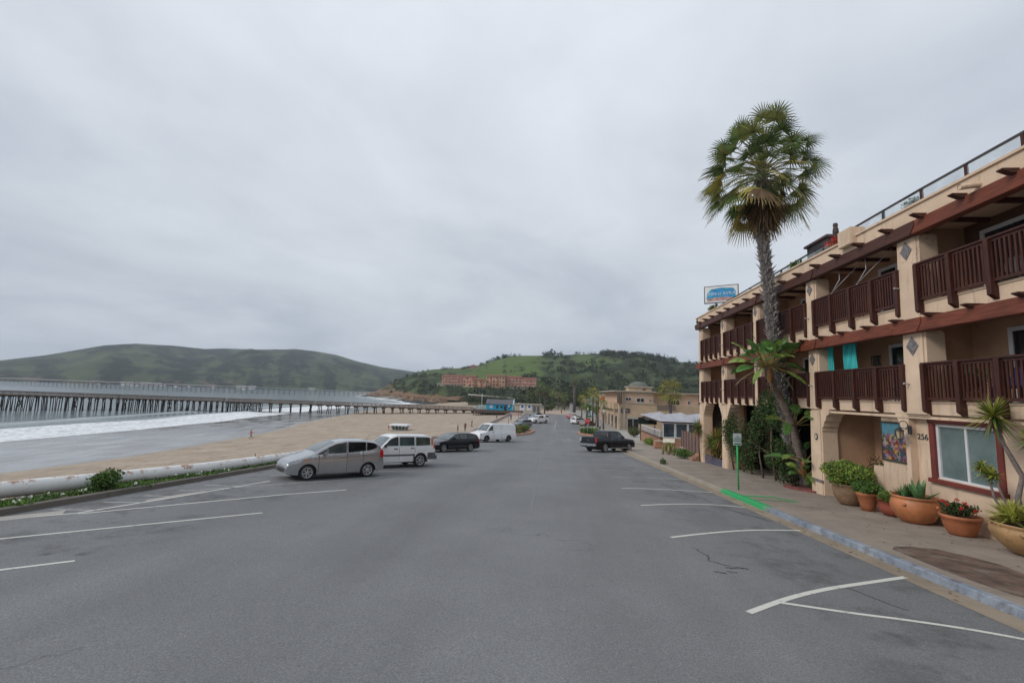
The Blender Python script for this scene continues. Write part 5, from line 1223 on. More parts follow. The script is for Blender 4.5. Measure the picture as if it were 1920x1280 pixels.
c1 = build_car(hatch, 'parked_hatchback', 'silver grey compact hatchback parked nose to the white pipe barrier, nearest car on the left', 'car', silver,
    windows=[(1.08, 1.5, [(1.08, .97), (1.5, 1.0)], [(1.08, .98), (1.5, 1.20)], CGL), (1.53, 2.28, [(1.5, 1.0), (2.3, 1.03)], [(1.53, 1.25), (1.85, 1.38), (2.28, 1.46)], CGL), (2.36, 3.12, [(2.3, 1.03), (3.12, 1.10)], [(2.36, 1.465), (3.12, 1.455)], TINT), (3.17, 3.62, [(3.17, 1.10), (3.45, 1.15), (3.62, 1.22)], [(3.17, 1.45), (3.5, 1.41), (3.62, 1.32)], TINT)],
    windscreen=(1.05, 1.82, SCREEN), rearglass=(3.66, 3.88, TINT, .12), head=[(.06, .62, [(.06, .62), (.62, .76)], [(.06, .70), (.35, .80), (.62, .84)], CLEARL), (.60, .70, .735, .80, AMBER)], tail=[(3.76, 3.95, [(3.76, .84), (3.95, .80)], [(3.76, 1.08), (3.86, 1.16), (3.95, 1.10)], REDL)],
    doors=[(1.18, .30, .94), (2.32, .26, 1.40), (3.02, .62, 1.10)], handles=[(2.15, .90, silver), (3.05, .95, silver)], spokes=6, mirror=(1.42, 1.02, silver), lower=[(1.18, 2.86, .24, .27, silver)], extra=antenna)
place(c1, ((-9.56 - 7.69) / 2, (17.2 + 19.3) / 2), HL, 1.69)
white = paint('white_paint', (0.70, 0.70, 0.71), .3)
suv = CarShape(4.47, 1.76, [(0, .55), (.03, .80), (.15, .92), (.5, .98), (1.25, 1.05), (1.53, 1.30), (1.82, 1.56), (2.15, 1.67), (3.9, 1.67), (4.22, 1.60), (4.33, 1.30), (4.40, 1.0), (4.44, .8), (4.47, .55)],
               [(0, .9), (1.2, 1.00), (4.5, 1.04)], tum=.16, wheels=(.88, 3.50), wr=.345, sill=.30)
def spare(root, mid, sh):
    b = MB(); M_ = Matrix.Rotation(-PI / 2, 4, 'Y'); b.lathe([(0, .17), (.2, .17), (.30, .16), (.33, .10), (.33, .02), (.30, 0)], (mid - 4.44, 0, .98), 24, M=M_); b.build('spare_wheel_cover', BLACKP, root, world=False)
    b = MB(); b.box(mid - 4.52, mid - 3.86, -.86, .86, .38, .60); b.box(mid + .0, mid + .05, -.80, .80, .38, .62); b.build('bumper', GREYP, root, world=False, bevel=.04)
GREYP = mat('grey_plastic', (0.10, 0.10, 0.105), .6, .12)
c2 = build_car(suv, 'parked_suv', 'white boxy off road SUV with grey cladding parked behind the silver hatchback', 'car', white,
    windows=[(1.46, 2.2, [(1.4, 1.10), (2.2, 1.10)], [(1.46, 1.14), (1.76, 1.43), (2.05, 1.53), (2.2, 1.54)], CGL), (2.28, 3.12, 1.10, 1.54, CGL), (3.22, 4.08, [(3.22, 1.10), (4.08, 1.12)], [(3.22, 1.54), (4.0, 1.52), (4.08, 1.48)], CGL)],
    windscreen=(1.28, 1.80, SCREEN), rearglass=(4.25, 4.37, TINT, .12), head=[(.05, .35, .72, .88, CLEARL)], tail=[(4.14, 4.27, [(4.14, 1.12), (4.27, 1.12)], [(4.14, 1.52), (4.27, 1.45)], AMBER), (4.28, 4.40, .95, 1.12, REDL)],
    doors=[(1.25, .45, 1.02), (2.25, .40, 1.5), (3.16, .75, 1.5)], handles=[(2.05, .96, BLACKP), (3.0, .98, BLACKP)], spokes=6, mirror=(1.45, 1.10, BLACKP),
    lower=[(1.25, 3.08, .60, .68, GREYP), (3.05, 3.14, .40, .7, GREYP), (3.9, 4.42, .40, .74, GREYP), (.05, .46, .40, .7, GREYP)], extra=spare)
place(c2, ((-6.83 - 8.6) / 2, (23.75 + 21.85) / 2), HL, 1.76)
blackp = paint('black_paint', (0.008, 0.009, 0.012), .2, 0, .12, .3)
wagon = CarShape(4.72, 1.80, [(0, .48), (.03, .62), (.15, .72), (.6, .82), (1.35, .95), (1.7, 1.14), (2.15, 1.36), (2.6, 1.45), (3.9, 1.44), (4.35, 1.34), (4.55, 1.05), (4.66, .92), (4.70, .7), (4.72, .5)], [(0, .7), (1.4, .90), (4.7, .97)], wheels=(.9, 3.65), wr=.315)
c3 = build_car(wagon, 'parked_estate_car', 'black estate car parked between the white SUV and the white van', 'car', blackp,
    windows=[(1.62, 2.42, [(1.6, .98), (2.4, .99)], [(1.62, 1.02), (2.0, 1.24), (2.42, 1.35)], CGL), (2.48, 3.26, .99, [(2.48, 1.355), (3.26, 1.35)], CGL), (3.32, 4.22, [(3.3, .99), (4.22, 1.04)], [(3.32, 1.35), (4.0, 1.32), (4.22, 1.25)], TINT)],
    windscreen=(1.38, 2.12, SCREEN), rearglass=(4.38, 4.53, TINT, .12), head=[(.05, .42, .56, .70, CLEARL)], tail=[(4.50, 4.66, .68, .98, REDL)], doors=[(1.5, .3, .92), (2.45, .28, 1.34), (3.3, .5, 1.3)], handles=[(2.25, .86, blackp), (3.15, .87, blackp)], spokes=7, mirror=(1.85, 1.02, blackp), lower=[(1.3, 3.25, .40, .44, GREYP)])
place(c3, ((-8.01 - 6.18) / 2, (33.69 + 36.68) / 2 - .2), (-.6, -.8), 1.80)
vanb = CarShape(5.69, 2.01, [(0, .60), (.03, .92), (.12, 1.02), (.6, 1.12), (1.0, 1.22), (1.35, 1.62), (1.72, 1.98), (2.1, 2.09), (5.2, 2.09), (5.5, 2.03), (5.6, 1.85), (5.66, 1.0), (5.69, .6)], [(0, .95), (1.0, 1.18), (5.7, 1.22)], tum=.13, wheels=(.95, 4.38), wr=.37, sill=.32, fr=.12, rr=.04)
c4 = build_car(vanb, 'parked_van', 'white windowless cargo van parked on the left with its nose to the beach', 'van', white,
    windows=[(1.25, 1.95, [(1.2, 1.28), (1.95, 1.27)], [(1.25, 1.34), (1.6, 1.72), (1.95, 1.84)], TINT)], windscreen=(1.02, 1.68, SCREEN), head=[(.04, .25, .78, .95, CLEARL)], tail=[(5.55, 5.66, .9, 1.5, REDL)], doors=[(1.15, .4, 1.2), (2.05, .38, 1.9), (3.2, .38, 1.95)], handles=[(1.9, 1.12, BLACKP)], spokes=8, rim_m=GREYP, mirror=(1.3, 1.32, BLACKP))
place(c4, ((-7.18 - 4.52) / 2, (49.75 + 52.99) / 2), (-.64, -.77), 2.0)
truck = CarShape(5.9, 2.02, [(0, .7), (.03, 1.05), (.15, 1.15), (.6, 1.20), (1.55, 1.28), (1.85, 1.55), (2.25, 1.85), (2.65, 1.95), (3.85, 1.94), (4.08, 1.85), (4.20, 1.42), (4.28, 1.33), (5.84, 1.33), (5.87, 1.2), (5.9, .7)], [(0, 1.05), (1.6, 1.22), (5.9, 1.25)], tum=.2, wheels=(1.0, 4.65), wr=.41, sill=.42, fr=.1, rr=.02, edge=.06)
def bed(root, mid, sh):
    b = MB(); b.box(mid - 5.80, mid - 4.32, -.82, .82, 1.325, 1.345); b.build('tonneau_cover', BLACKP, root, world=False)
    b = MB(); b.box(mid - 6.05, mid - 5.88, -.95, .95, .55, .76); b.build('rear_bumper', CHROME, root, world=False, bevel=.03)
    b = MB(); b.box(mid - 5.925, mid - 5.905, -.06, .06, 1.02, 1.08); b.build('badge', CHROME, root, world=False)
    for s_ in (1, -1):
        b = MB(); b.box(mid - 4.0, mid - 1.5, s_ * .98 - .07, s_ * .98 + .07, .36, .40); b.build('side_step', CHROME, root, world=False, bevel=.01, seg=1)
        b = MB(); b.box(mid - 5.925, mid - 5.86, s_ * .90 - .09, s_ * .90 + .09, .92, 1.28); b.build('tail_lamp', REDL if s_ < 0 else CLEARL, root, world=False, bevel=.01, seg=1)
c5 = build_car(truck, 'parked_pickup', 'black crew cab pickup truck parked at the right kerb near the restaurant', 'pickup truck', blackp,
    windows=[(1.85, 2.75, [(1.85, 1.30), (2.75, 1.30)], [(1.85, 1.36), (2.3, 1.70), (2.75, 1.80)], CGL), (2.82, 3.75, 1.31, [(2.82, 1.80), (3.75, 1.79)], TINT)], windscreen=(1.62, 2.25, SCREEN), rearglass=(4.08, 4.19, TINT, .12), head=[(.03, .3, .88, 1.1, CLEARL)],
    tail=None, doors=[(1.75, .5, 1.2), (2.78, .5, 1.8), (3.85, .5, 1.8)], handles=[(2.6, 1.15, CHROME), (3.6, 1.16, CHROME)], spokes=6, mirror=(2.0, 1.38, blackp), extra=bed)
hd = Vector((.70, .71)); place(c5, (5.07 + hd.x * 1.82, 42.07 + hd.y * 1.82), hd, 2.02, -1)
# far parked cars: variations
sedan = CarShape(4.6, 1.78, [(0, .5), (.03, .65), (.15, .74), (1.2, .92), (1.75, 1.22), (2.2, 1.42), (2.7, 1.44), (3.3, 1.38), (3.9, 1.08), (4.5, 1.0), (4.58, .8), (4.6, .5)], [(0, .75), (1.2, .9), (4.6, .95)], wheels=(.9, 3.6), wr=.32)
W3 = lambda m: [(1.6, 2.4, .96, [(1.6, 1.05), (2.4, 1.34)], m), (2.48, 3.3, .97, [(2.48, 1.34), (3.3, 1.28)], m)]
def far_car(shape, nm, lab, m, x, y, hd, wins, ws, rg_, cat='car', tail=(4.4, 4.56, .7, .9, REDL), extra=None, group=None):
    c = build_car(shape, nm, lab, cat, m, windows=wins, windscreen=ws, rearglass=rg_, tail=[tail], head=[(.05, .35, .6, .72, CLEARL)], simple=True, spokes=7, extra=extra, group=group); c.matrix_world = slopeM(x, y, Vector(hd).normalized()); return c
SW = [(1.32, 2.2, 1.10, [(1.32, 1.14), (1.62, 1.42), (2.2, 1.54)], TINT), (2.28, 3.12, 1.10, 1.54, TINT), (3.22, 4.08, 1.10, 1.50, TINT)]
GL_, GR_ = 'cars parked along the left side of the far street', 'cars parked along the right side of the far street'
lgrey = paint('grey_paint', (0.20, 0.21, 0.23), .3, .4); blue = paint('blue_paint', (0.03, 0.05, 0.12), .3); bronze = paint('bronze_paint', (0.14, 0.11, 0.10), .3, .4)
def camper(root, mid, sh):
    b = MB(); b.box(mid - 5.85, mid - 4.25, -.93, .93, 1.34, 1.95); b.build('camper_shell', white, root, world=False, bevel=.08)
    b = MB(); b.box(mid - 5.6, mid - 4.5, .931, .936, 1.48, 1.82); b.box(mid - 5.6, mid - 4.5, -.936, -.931, 1.48, 1.82); b.build('shell_window', TINT, root, world=False)
TW = [(1.85, 2.75, 1.30, [(1.85, 1.36), (2.3, 1.70), (2.75, 1.80)], TINT), (2.82, 3.75, 1.31, 1.79, TINT)]
far_car(suv, 'parked_suv', 'dark grey SUV parked beyond the flower bed on the left of the far street', lgrey, -5.6, 92, (-.64, -.77), SW, (1.12, 1.70, SCREEN), (4.25, 4.37, TINT, .12), tail=(4.26, 4.4, .9, 1.2, REDL), group=GL_)
far_car(truck, 'parked_pickup', 'white pickup truck with a camper shell parked on the left of the far street', white, -2.8, 109, (-.64, -.77), TW, (1.62, 2.25, SCREEN), None, 'pickup truck', (5.7, 5.88, .92, 1.25, REDL), camper, GL_)
far_car(sedan, 'parked_sedan', 'dark blue saloon parked past the white camper pickup', blue, -4.2, 122, (-.64, -.77), W3(TINT), (1.25, 2.15, SCREEN), (3.35, 3.85, TINT), group=GL_)
far_car(sedan, 'parked_sedan', 'black saloon parked farthest along the left kerb before the plaza', blackp, -4.2, 137, (-.64, -.77), W3(TINT), (1.25, 2.15, SCREEN), (3.35, 3.85, TINT), group=GL_)
far_car(suv, 'parked_suv', 'white SUV parked just beyond the stop sign on the right', white, 7.0, 112, (.64, .77), SW, (1.12, 1.70, SCREEN), (4.25, 4.37, TINT, .12), tail=(4.26, 4.4, .9, 1.2, REDL), group=GR_)
far_car(suv, 'parked_suv', 'silver SUV parked behind the white SUV on the right of the far street', silver, 7.3, 121, (.64, .77), SW, (1.12, 1.70, SCREEN), (4.25, 4.37, TINT, .12), tail=(4.26, 4.4, .9, 1.2, REDL), group=GR_)
far_car(sedan, 'parked_sedan', 'dark bronze saloon parked under the street palms on the right', bronze, 8.6, 104.5, (.64, .77), W3(TINT), (1.25, 2.15, SCREEN), (3.35, 3.85, TINT), group=GR_)
far_car(sedan, 'parked_sedan', 'red saloon parked farthest on the right of the far street', paint('red_paint', (.35, .03, .03), .3), 7.0, 137, (.64, .77), W3(TINT), (1.25, 2.15, SCREEN), (3.35, 3.85, TINT), group=GR_)
far_car(vanb, 'parked_van', 'white van standing at the very end of the street', white, -1.5, 205, (-.1, -1), [(1.25, 1.95, 1.28, [(1.25, 1.34), (1.6, 1.72), (1.95, 1.84)], TINT)], (1.02, 1.68, TINT), None, 'van', (5.55, 5.66, .9, 1.5, REDL))

# ------------------------------------------------------------------ people
def person(x, y, z, h, ang, top_c, leg_c, label, stride=.25, arm=.2, hair=(.05, .03, .02)):
    k = h / 1.75; t = thing('person', (x, y, z), label, 'person')
    V = [(0, 0, .95), (0, 0, 1.15), (0, 0, 1.38), (0, 0, 1.50), (.02, 0, 1.62), (.02, 0, 1.74),
         (.0, .10, .90), (stride * .45, .10, .50), (stride, .10, .06), (stride + .16, .10, .03), (0, -.10, .90), (-stride * .1, -.10, .50), (-stride * .9, -.10, .08), (-stride * .9 + .16, -.10, .04),
         (0, .19, 1.42), (-arm * .5, .24, 1.16), (arm * .3, .23, .93), (0, -.19, 1.42), (arm * .5, -.24, 1.16), (arm * 1.2, -.23, .98)]
    E_ = [(0, 1), (1, 2), (2, 3), (3, 4), (4, 5), (0, 6), (6, 7), (7, 8), (8, 9), (0, 10), (10, 11), (11, 12), (12, 13), (2, 14), (14, 15), (15, 16), (2, 17), (17, 18), (18, 19)]
    rad = [.15, .13, .16, .06, .09, .085, .10, .065, .045, .04, .10, .065, .045, .04, .065, .045, .035, .065, .045, .035]
    me = bpy.data.meshes.new('figure'); me.from_pydata([(a * k, b * k, c * k) for a, b, c in V], E_, [])
    o = bpy.data.objects.new('figure', me); COL.objects.link(o)
    sk = o.modifiers.new('s', 'SKIN'); o.modifiers.new('u', 'SUBSURF').levels = 1
    for i, v in enumerate(me.skin_vertices[0].data): v.radius = (rad[i] * k * .9, rad[i] * k)
    me.skin_vertices[0].data[0].use_root = True
    dg = bpy.context.evaluated_depsgraph_get(); dg.update(); m2 = bpy.data.meshes.new_from_object(o.evaluated_get(dg)); bpy.data.objects.remove(o)
    ms = [mat('skin', (.40, .23, .16), .6), mat('top_%d%d%d' % tuple(int(c * 99) for c in top_c), top_c, .8), mat('leg_%d%d%d' % tuple(int(c * 99) for c in leg_c), leg_c, .8), mat('hair', hair, .8)]
    m2.materials.clear()
    for m in ms: m2.materials.append(m)
    for p in m2.polygons:
        c = p.center / k; p.use_smooth = True
        p.material_index = 3 if (c.z > 1.70 or (c.z > 1.58 and c.x < -.01)) else 0 if c.z > 1.5 else (0 if (abs(c.y) > .18 and c.z < 1.25) else 1 if c.z > .95 else (2 if c.z > .12 else 3))
    b = bpy.data.objects.new('body', m2); COL.objects.link(b); b.parent = t; t.rotation_euler = (0, 0, ang); return t
person(-55.6, 80.8, groundz(-55.6, 80.8), 1.65, R(60), (.55, .07, .04), (.03, .03, .04), 'jogger in a red top and dark tights running on the wet sand', .4, .5)
person(-16.9, 98, groundz(-16.9, 98), 1.72, R(200), (.04, .05, .05), (.03, .03, .03), 'person in dark clothes walking on the sand beside the promenade, above the van', .2)
person(-14.3, 121.8, groundz(-14.3, 121.8), 1.7, R(20), (.03, .03, .04), (.05, .05, .07), 'person in dark clothes standing by the promenade wall, farther than the walker', .12)
person(-16.4, 87.6, groundz(-16.4, 87.6), 1.7, R(100), (.16, .07, .04), (.03, .03, .03), 'person in a brown top standing behind the black estate car', .1)
person(-17.6, 86.4, groundz(-17.6, 86.4), 1.5, R(170), (.05, .04, .06), (.04, .04, .04), 'shorter person in dark clothes beside the one in the brown top', .1)
person(4.2, 168, roadz(168), 1.75, R(-90), (.40, .10, .05), (.05, .05, .07), 'person in an orange top crossing at the far end of the street', .2)

# ------------------------------------------------------------------ hills (surveyed ridge profiles: azimuth in degrees from the street axis, tangent of elevation)
FARR = [(-75, 0.004), (-61.2, 0.0031), (-56.54, 0.0143), (-53.79, 0.0229), (-51.26, 0.0341), (-49.69, 0.0432), (-47.39, 0.0566), (-45.12, 0.0632), (-42.1, 0.0644), (-39.6, 0.0624), (-37.86, 0.0659), (-34.86, 0.0681), (-32.17, 0.0717), (-30.98, 0.0743), (-28.88, 0.0726), (-26.52, 0.0676), (-23.88, 0.0557), (-21.11, 0.0468), (-17.17, 0.0396), (-13.72, 0.0328), (-10.34, 0.0232), (-4, .01)]
NEARR = [(-22.9, -0.0119), (-21.9, -0.0068), (-20.46, 0.0086), (-19.24, 0.021), (-17.17, 0.038), (-15.02, 0.0465), (-12.91, 0.050), (-11.37, 0.0525), (-9.76, 0.0575), (-8.62, 0.064), (-6.19, 0.079), (-5.38, 0.0825), (-3.47, 0.085), (-1.28, 0.0861), (0.28, 0.088), (3.11, 0.0905), (7.09, 0.0945), (10.96, 0.0925), (13.45, 0.086), (15.28, 0.078), (17.64, 0.0748), (22.67, 0.0655), (32.3, 0.051), (43.18, 0.0389), (70, .03)]
FOOT = [(-23, 665), (-19, 560), (-17, 432), (-14, 385), (-12, 365), (-8, 345), (0, 335), (20, 335), (70, 360)]
RD = 860.0
def sstep(a, b, x): t = max(0, min(1, (x - a) / (b - a))); return t * t * (3 - 2 * t)
def nearz(az, d):
    f = lerp(FOOT, az); s = (d - f) / (RD - f); zr = EYE + lerp(NEARR, az) * RD; zf = -8.5 if az < -14 else -4.3
    k = 1.15 if az > -12 else .55 + .6 * sstep(-18, -12, az)
    if s <= 1:
        s = max(s, 0); z = zf + (zr - zf) * s ** k; 
        p = Vector((math.sin(R(az)) * d * .012, math.cos(R(az)) * d * .012, 2.2)); z += (zr - zf) * .16 * mn.fractal(p, 0.9, 2.1, 4) * math.sin(PI * min(1, s * 1.0)) * (1 if s > .2 else s * 5)
        if -15.5 < az < -1:
            w = sstep(400, 418, d) * (1 - sstep(462, 490, d)) * sstep(-15.5, -14.5, az) * (1 - sstep(-1.8, -1, az)); z = z * (1 - w) + 7.2 * w
        return z
    return zr - (s - 1) * 60 + 3 * mn.noise(Vector((az, s, 0)))
def farz(az, s):
    zr = EYE + lerp(FARR, az) * 2600; zf = -9
    if s <= 1:
        p = Vector((az * .16, s * 1.6, 5)); z = zf + (zr - zf) * (s ** .72); z += (zr - zf) * .20 * mn.fractal(p, 0.9, 2.2, 5) * math.sin(PI * s); return z
    return zr - (s - 1) * 260
def gully(a, s): return max(-1, min(1, 1.6 * mn.fractal(Vector((a * .42 + .5 * s, s * 1.5, 9)), .75, 2.1, 6)))  # brush gathered in gullies; its dark colour also stands in for relief shading
def hill(name, azs, ds, zf, m, attrs):
    V = []; F = []; A = {k: [] for k in attrs}
    for az in azs:
        for d in ds(az):
            z = zf(az, d[1] if isinstance(d, tuple) else d); dd = d[0] if isinstance(d, tuple) else d
            V.append((math.sin(R(az)) * dd, math.cos(R(az)) * dd, z))
            for k, fn in attrs.items(): A[k].append(fn(az, dd, z))
    n = len(list(ds(azs[0])))
    for i in range(len(azs) - 1):
        for j in range(n - 1): F.append((i * n + j, i * n + j + 1, (i + 1) * n + j + 1, (i + 1) * n + j))
    me = bpy.data.meshes.new(name); me.from_pydata(V, [], F); me.materials.append(m); me.polygons.foreach_set('use_smooth', [True] * len(F))
    for k in attrs: set_attr(me, k, A[k])
    o = bpy.data.objects.new(name, me); COL.objects.link(o); return struct(o)
def mat_hill(name, sc, g1, g2, brush, rock, th):
    m, nt, N, L, P = new_mat(name); v = wpos(N)
    a1 = N.new('ShaderNodeAttribute'); a1.attribute_name = 'grass'; a2 = N.new('ShaderNodeAttribute'); a2.attribute_name = 'rock'
    c = mixc(N, L, rampf(N, L, nz(N, L, v, sc * .5, 6, .6), [(.35, 0), (.65, 1)]), g1, g2)
    gr = mixc(N, L, nz(N, L, v, sc * 2, 5), (0.075, 0.115, 0.032), (0.105, 0.145, 0.045)); c = mixc(N, L, a1.outputs['Fac'], c, gr)
    ag = N.new('ShaderNodeAttribute'); ag.attribute_name = 'gul'
    b = mth(N, L, 'SUBTRACT', nz(N, L, v, sc, 8, .72), mth(N, L, 'MULTIPLY', a1.outputs['Fac'], .14)); b = mth(N, L, 'ADD', b, mth(N, L, 'MULTIPLY', ag.outputs['Fac'], .12))  # gully tone adds dark brush colour where diffuse light shows little relief
    c = mixc(N, L, rampf(N, L, b, [(th, 0), (th + .06, .9)]), c, brush)
    r = mth(N, L, 'ADD', mth(N, L, 'MULTIPLY', a2.outputs['Fac'], .6), mth(N, L, 'MULTIPLY', nz(N, L, v, sc * 1.6, 7, .7), .8))
    rc = mixc(N, L, nz(N, L, v, sc * 5, 6, .7), tuple(x * .5 for x in rock), tuple(x * 1.4 for x in rock)); c = mixc(N, L, rampf(N, L, r, [(.66, 0), (.74, .95)]), c, rc)
    L.new(c, P.inputs['Base Color']); P.inputs['Roughness'].default_value = .95; P.inputs['Specular IOR Level'].default_value = .1
    bump(N, L, P, nz(N, L, v, sc * 4, 8, .7), .8, 3.0 if sc < .02 else 1.2); return m
azs = [-76 + .26 * k for k in range(277)]
hill('far_hill', azs, lambda az: [((1500 + 1100 * s_) if az > -24 else (1500 + 1100 * s_), s_) for s_ in [k / 56 for k in range(57)] + [1.3, 2.0]], farz,
     mat_hill('far_hillside', .016, (.045, .060, .034), (.095, .115, .055), (.014, .022, .018), (.17, .12, .10), .45),
     {'gul': lambda a, d, z: gully(a, (d - 1500) / 1100), 'grass': lambda a, d, z: 0.0, 'rock': lambda a, d, z: max(0, .42 - (z / 150)) * (1 if a < -36 else .5)})
azs = [-22.9 + .5 * k for k in range(170)]
def gmask(a, d, z):
    s = (d - lerp(FOOT, a)) / (RD - lerp(FOOT, a)); g = sstep(-12.2, -9.5, a) * (1 - sstep(-2.2, .8 , a)) * sstep(.30, .38, s)
    g += .55 * sstep(1.5, 4, a) * (1 - sstep(6, 8, a)) * sstep(.5, .8, s); g += .5 * sstep(-17, -14.5, a) * (1 - sstep(-12, -11, a)) * sstep(.3, .6, s); return min(1, g)
hill('near_hill', azs, lambda az: [lerp(FOOT, az) + (RD - lerp(FOOT, az)) * k / 60 for k in range(61)] + [900, 1000, 1300], nearz,
     mat_hill('near_hillside', .03, (.058, .078, .036), (.092, .112, .05), (.026, .034, .02), (.20, .125, .08), .45),
     {'gul': lambda a, d, z: .6 * gully(a * 1.3, (d - lerp(FOOT, a)) / 500), 'grass': gmask, 'rock': lambda a, d, z: (1 - sstep(-4, 3, z)) * .8 * (1 - sstep(-12, -9, a)) + .4 * (1 - sstep(-20, -16, a)) })
# scrub and woods on the near hill
rg = random.Random(61); mb = MB(); SCR = [mat_leaf('scrub_dark', (.028, .04, .022), .4, .8, .05), mat_leaf('scrub_olive', (.06, .075, .03), .4, .8, .05)]
def onhill(az, d): return Vector((math.sin(R(az)) * d, math.cos(R(az)) * d, nearz(az, d)))
def clump(mb, p, r, n, mis=(0, 0, 1), hgt=.8): leafcloud(mb, p + Vector((0, 0, r * hgt * .6)), (r, r, r * hgt), n, r * .42, 0, rg, .3, .2, list(mis))
cnt = 0
while cnt < 760:
    az = rg.uniform(-20, 24); f = lerp(FOOT, az); d = f + (RD - f) * rg.uniform(.06, 1.0); q = mn.fractal(Vector((math.sin(R(az)) * d * .018, d * .018, 3)), .9, 2.1, 3); s_ = (d - f) / (RD - f)
    gm = gmask(az, d, 0)
    if q < -.05 + gm * .55 - (.35 if s_ < .25 else 0): continue
    if 405 < d < 470 and -15.5 < az < -1: continue
    clump(mb, onhill(az, d), rg.uniform(3, 7) * (.55 if az < -14 else 1), 34); cnt += 1
for k in range(190):
    az = rg.uniform(6.2, 15.0); s_ = 1 - rg.random() ** 1.5 * .30 * (1 - abs(az - 10.5) / 7); clump(mb, onhill(az, 335 + 525 * s_), rg.uniform(4, 6.5), 36, (0, 0, 0, 1))
for k in range(60): az = -11.5 + 6.3 * rg.random(); clump(mb, onhill(az, 860 - rg.random() * 30), rg.uniform(3, 5.5) * (.6 + .5 * sstep(-11.5, -6, az)), 34, (0, 0, 1))
for az, r in ((-20, 2), (-18, 2.6), (-16.2, 2.6), (-15.6, 2.4), (-13.2, 3.4), (.3, 9), (-.8, 7), (-.3, 8), (1.2, 6)): clump(mb, onhill(az, 850), r, 60, (0, 0, 1))
tag(mb.build('hillside_scrub', SCR), 'dark oak scrub and woods scattered over the green hillside', 'scrub', kind='stuff')
# houses on the ridge
for k, (az, d, w, lab) in enumerate([(7.6, 856, 14, 'pale house on the hilltop, left of the two, beside dark oaks'), (8.7, 856, 10, 'pale house on the hilltop, right of the two, beside dark oaks'), (-9.9, 800, 12, 'small pink house on the hillside above the red hotel')]):
    p = onhill(az, d); t = thing('hill_house', tuple(p), lab, 'house'); mb = MB(); mb.box(p.x - w / 2, p.x + w / 2, p.y, p.y + 8, p.z - 3, p.z + 4.5); mb.build('wall', mat('pale_wall', (.45, .42, .38), .8) if k < 2 else mat('pink_wall', (.42, .22, .17), .8), t)
    mb = MB(); mb.prism([(-w / 2 - .5, p.z + 4.5), (w / 2 + .5, p.z + 4.5), (w / 2 - 2, p.z + 6.2), (-w / 2 + 2, p.z + 6.2)], lambda q: (p.x + q[0], p.y - .5, q[1]), lambda q: (p.x + q[0], p.y + 8.5, q[1])); mb.build('roof', mat('tile_roof', (.22, .10, .07), .8), t, recalc=True)
    for i in range(3): mb = MB(); x = p.x - w * .3 + i * w * .3; mb.box(x - .7, x + .7, p.y - .06, p.y - .01, p.z + 1.2, p.z + 2.8); mb.build('window', TINT, t)
# hotel
PINK = mat('pink_stucco', (.56, .30, .225), .85, .1, .3); PINK2 = mat('salmon_stucco', (.56, .34, .22), .85, .1, .3); CREAM2 = mat('pale_base', (.48, .38, .28), .85, .1, .3); RROOF = mat('red_tile_roof', (.26, .075, .05), .8, .2, .5, .3, 3)
ht = thing('hotel', (-60, 430, 7.2), 'long pink terraced hotel with red tile roofs on the bluff below the green hill', 'hotel')
for (xa, xb, y, zt, m, fl) in ((-108, -86, 440, 18.2, PINK, 3), (-86, -74, 436, 18.0, PINK, 3), (-76, -62, 428, 14.6, PINK2, 2), (-62, -44, 430, 19.0, PINK2, 3), (-44.3, -28, 434, 18.6, PINK, 3), (-27.9, -14, 434, 17.6, PINK, 3)):
    mb = MB(); mb.box(xa, xb, y, y + 14, 9.6 if fl == 3 else 5.5, zt); mb.build('wall', m, ht)
    if fl == 3: mb = MB(); mb.box(xa, xb, y - .05, y + 13.9, 5.5, 9.59); mb.build('base_wall', CREAM2 if m is PINK else m, ht)
    mb = MB(); mb.prism([(y - .8, zt), (y + 14.8, zt), (y + 10, zt + 1.1), (y + 5, zt + 1.1)], lambda q: (xa - .4, q[0], q[1]), lambda q: (xb + .4, q[0], q[1])); mb.build('roof', RROOF, ht, recalc=True)
    n = int((xb - xa) / 3.0)
    for f in range(fl):
        for i in range(n):
            if rg.random() < .12: continue
            x = xa + (i + .5) * (xb - xa) / n; z = (zt - 2.6) - f * 3.2; mb = MB(); w9 = rg.choice([.35, .5, .8]); mb.box(x - w9, x + w9, y - .12, y - .06, z - .1, z + 1.2); mb.build('window', TINT, ht)
for (xa, xb, y) in ((-108, -86, 440), (-44.3, -28, 434), (-27.9, -14, 434)):
    for z in (9.5, 12.6, 15.6): 
        mb = MB(); mb.box(xa + 1, xb - 1, y - .9, y - .13, z, z + .4); mb.build('balcony_parapet', mat('pale_pink', (.60, .40, .32), .8) if z > 10 else mat('cream_trim', (.4, .36, .3)), ht)
for x in (-72.5, -66.5, -57, -50): mb = MB(); mb.box(x - .5, x + .5, 427.2, 428.4, 6.5, 16); mb.build('pilaster', mat('dark_pink', (.35, .13, .09), .85), ht)
mb = MB()
for k in range(80):
    x = rg.uniform(-112, -12); clump(mb, Vector((x, rg.uniform(405, 424), 5.2 if x > -100 else 4.5)), rg.uniform(1.5, 3.6), 26, (0, 1))
tag(mb.build('hotel_shrubbery', SCR), 'dark shrubs along the foot of the pink hotel', 'shrubs', kind='stuff')
gz = thing('gazebo', (-104, 416, 6), 'small white gazebo on the bluff left of the hotel', 'gazebo'); mb = MB(); mb.box(-106, -102, 414, 418, 9.0, 9.8)
mb.build('roof', mat('pale_wall', (.45, .42, .38)), gz); 
for dx in (-1.8, 1.8): mb = MB(); mb.box(-104 + dx - .3, -104 + dx + .3, 414, 414.6, 5.0, 9.0); mb.build('post', mat('pale_wall', (.45, .42, .38)), gz)
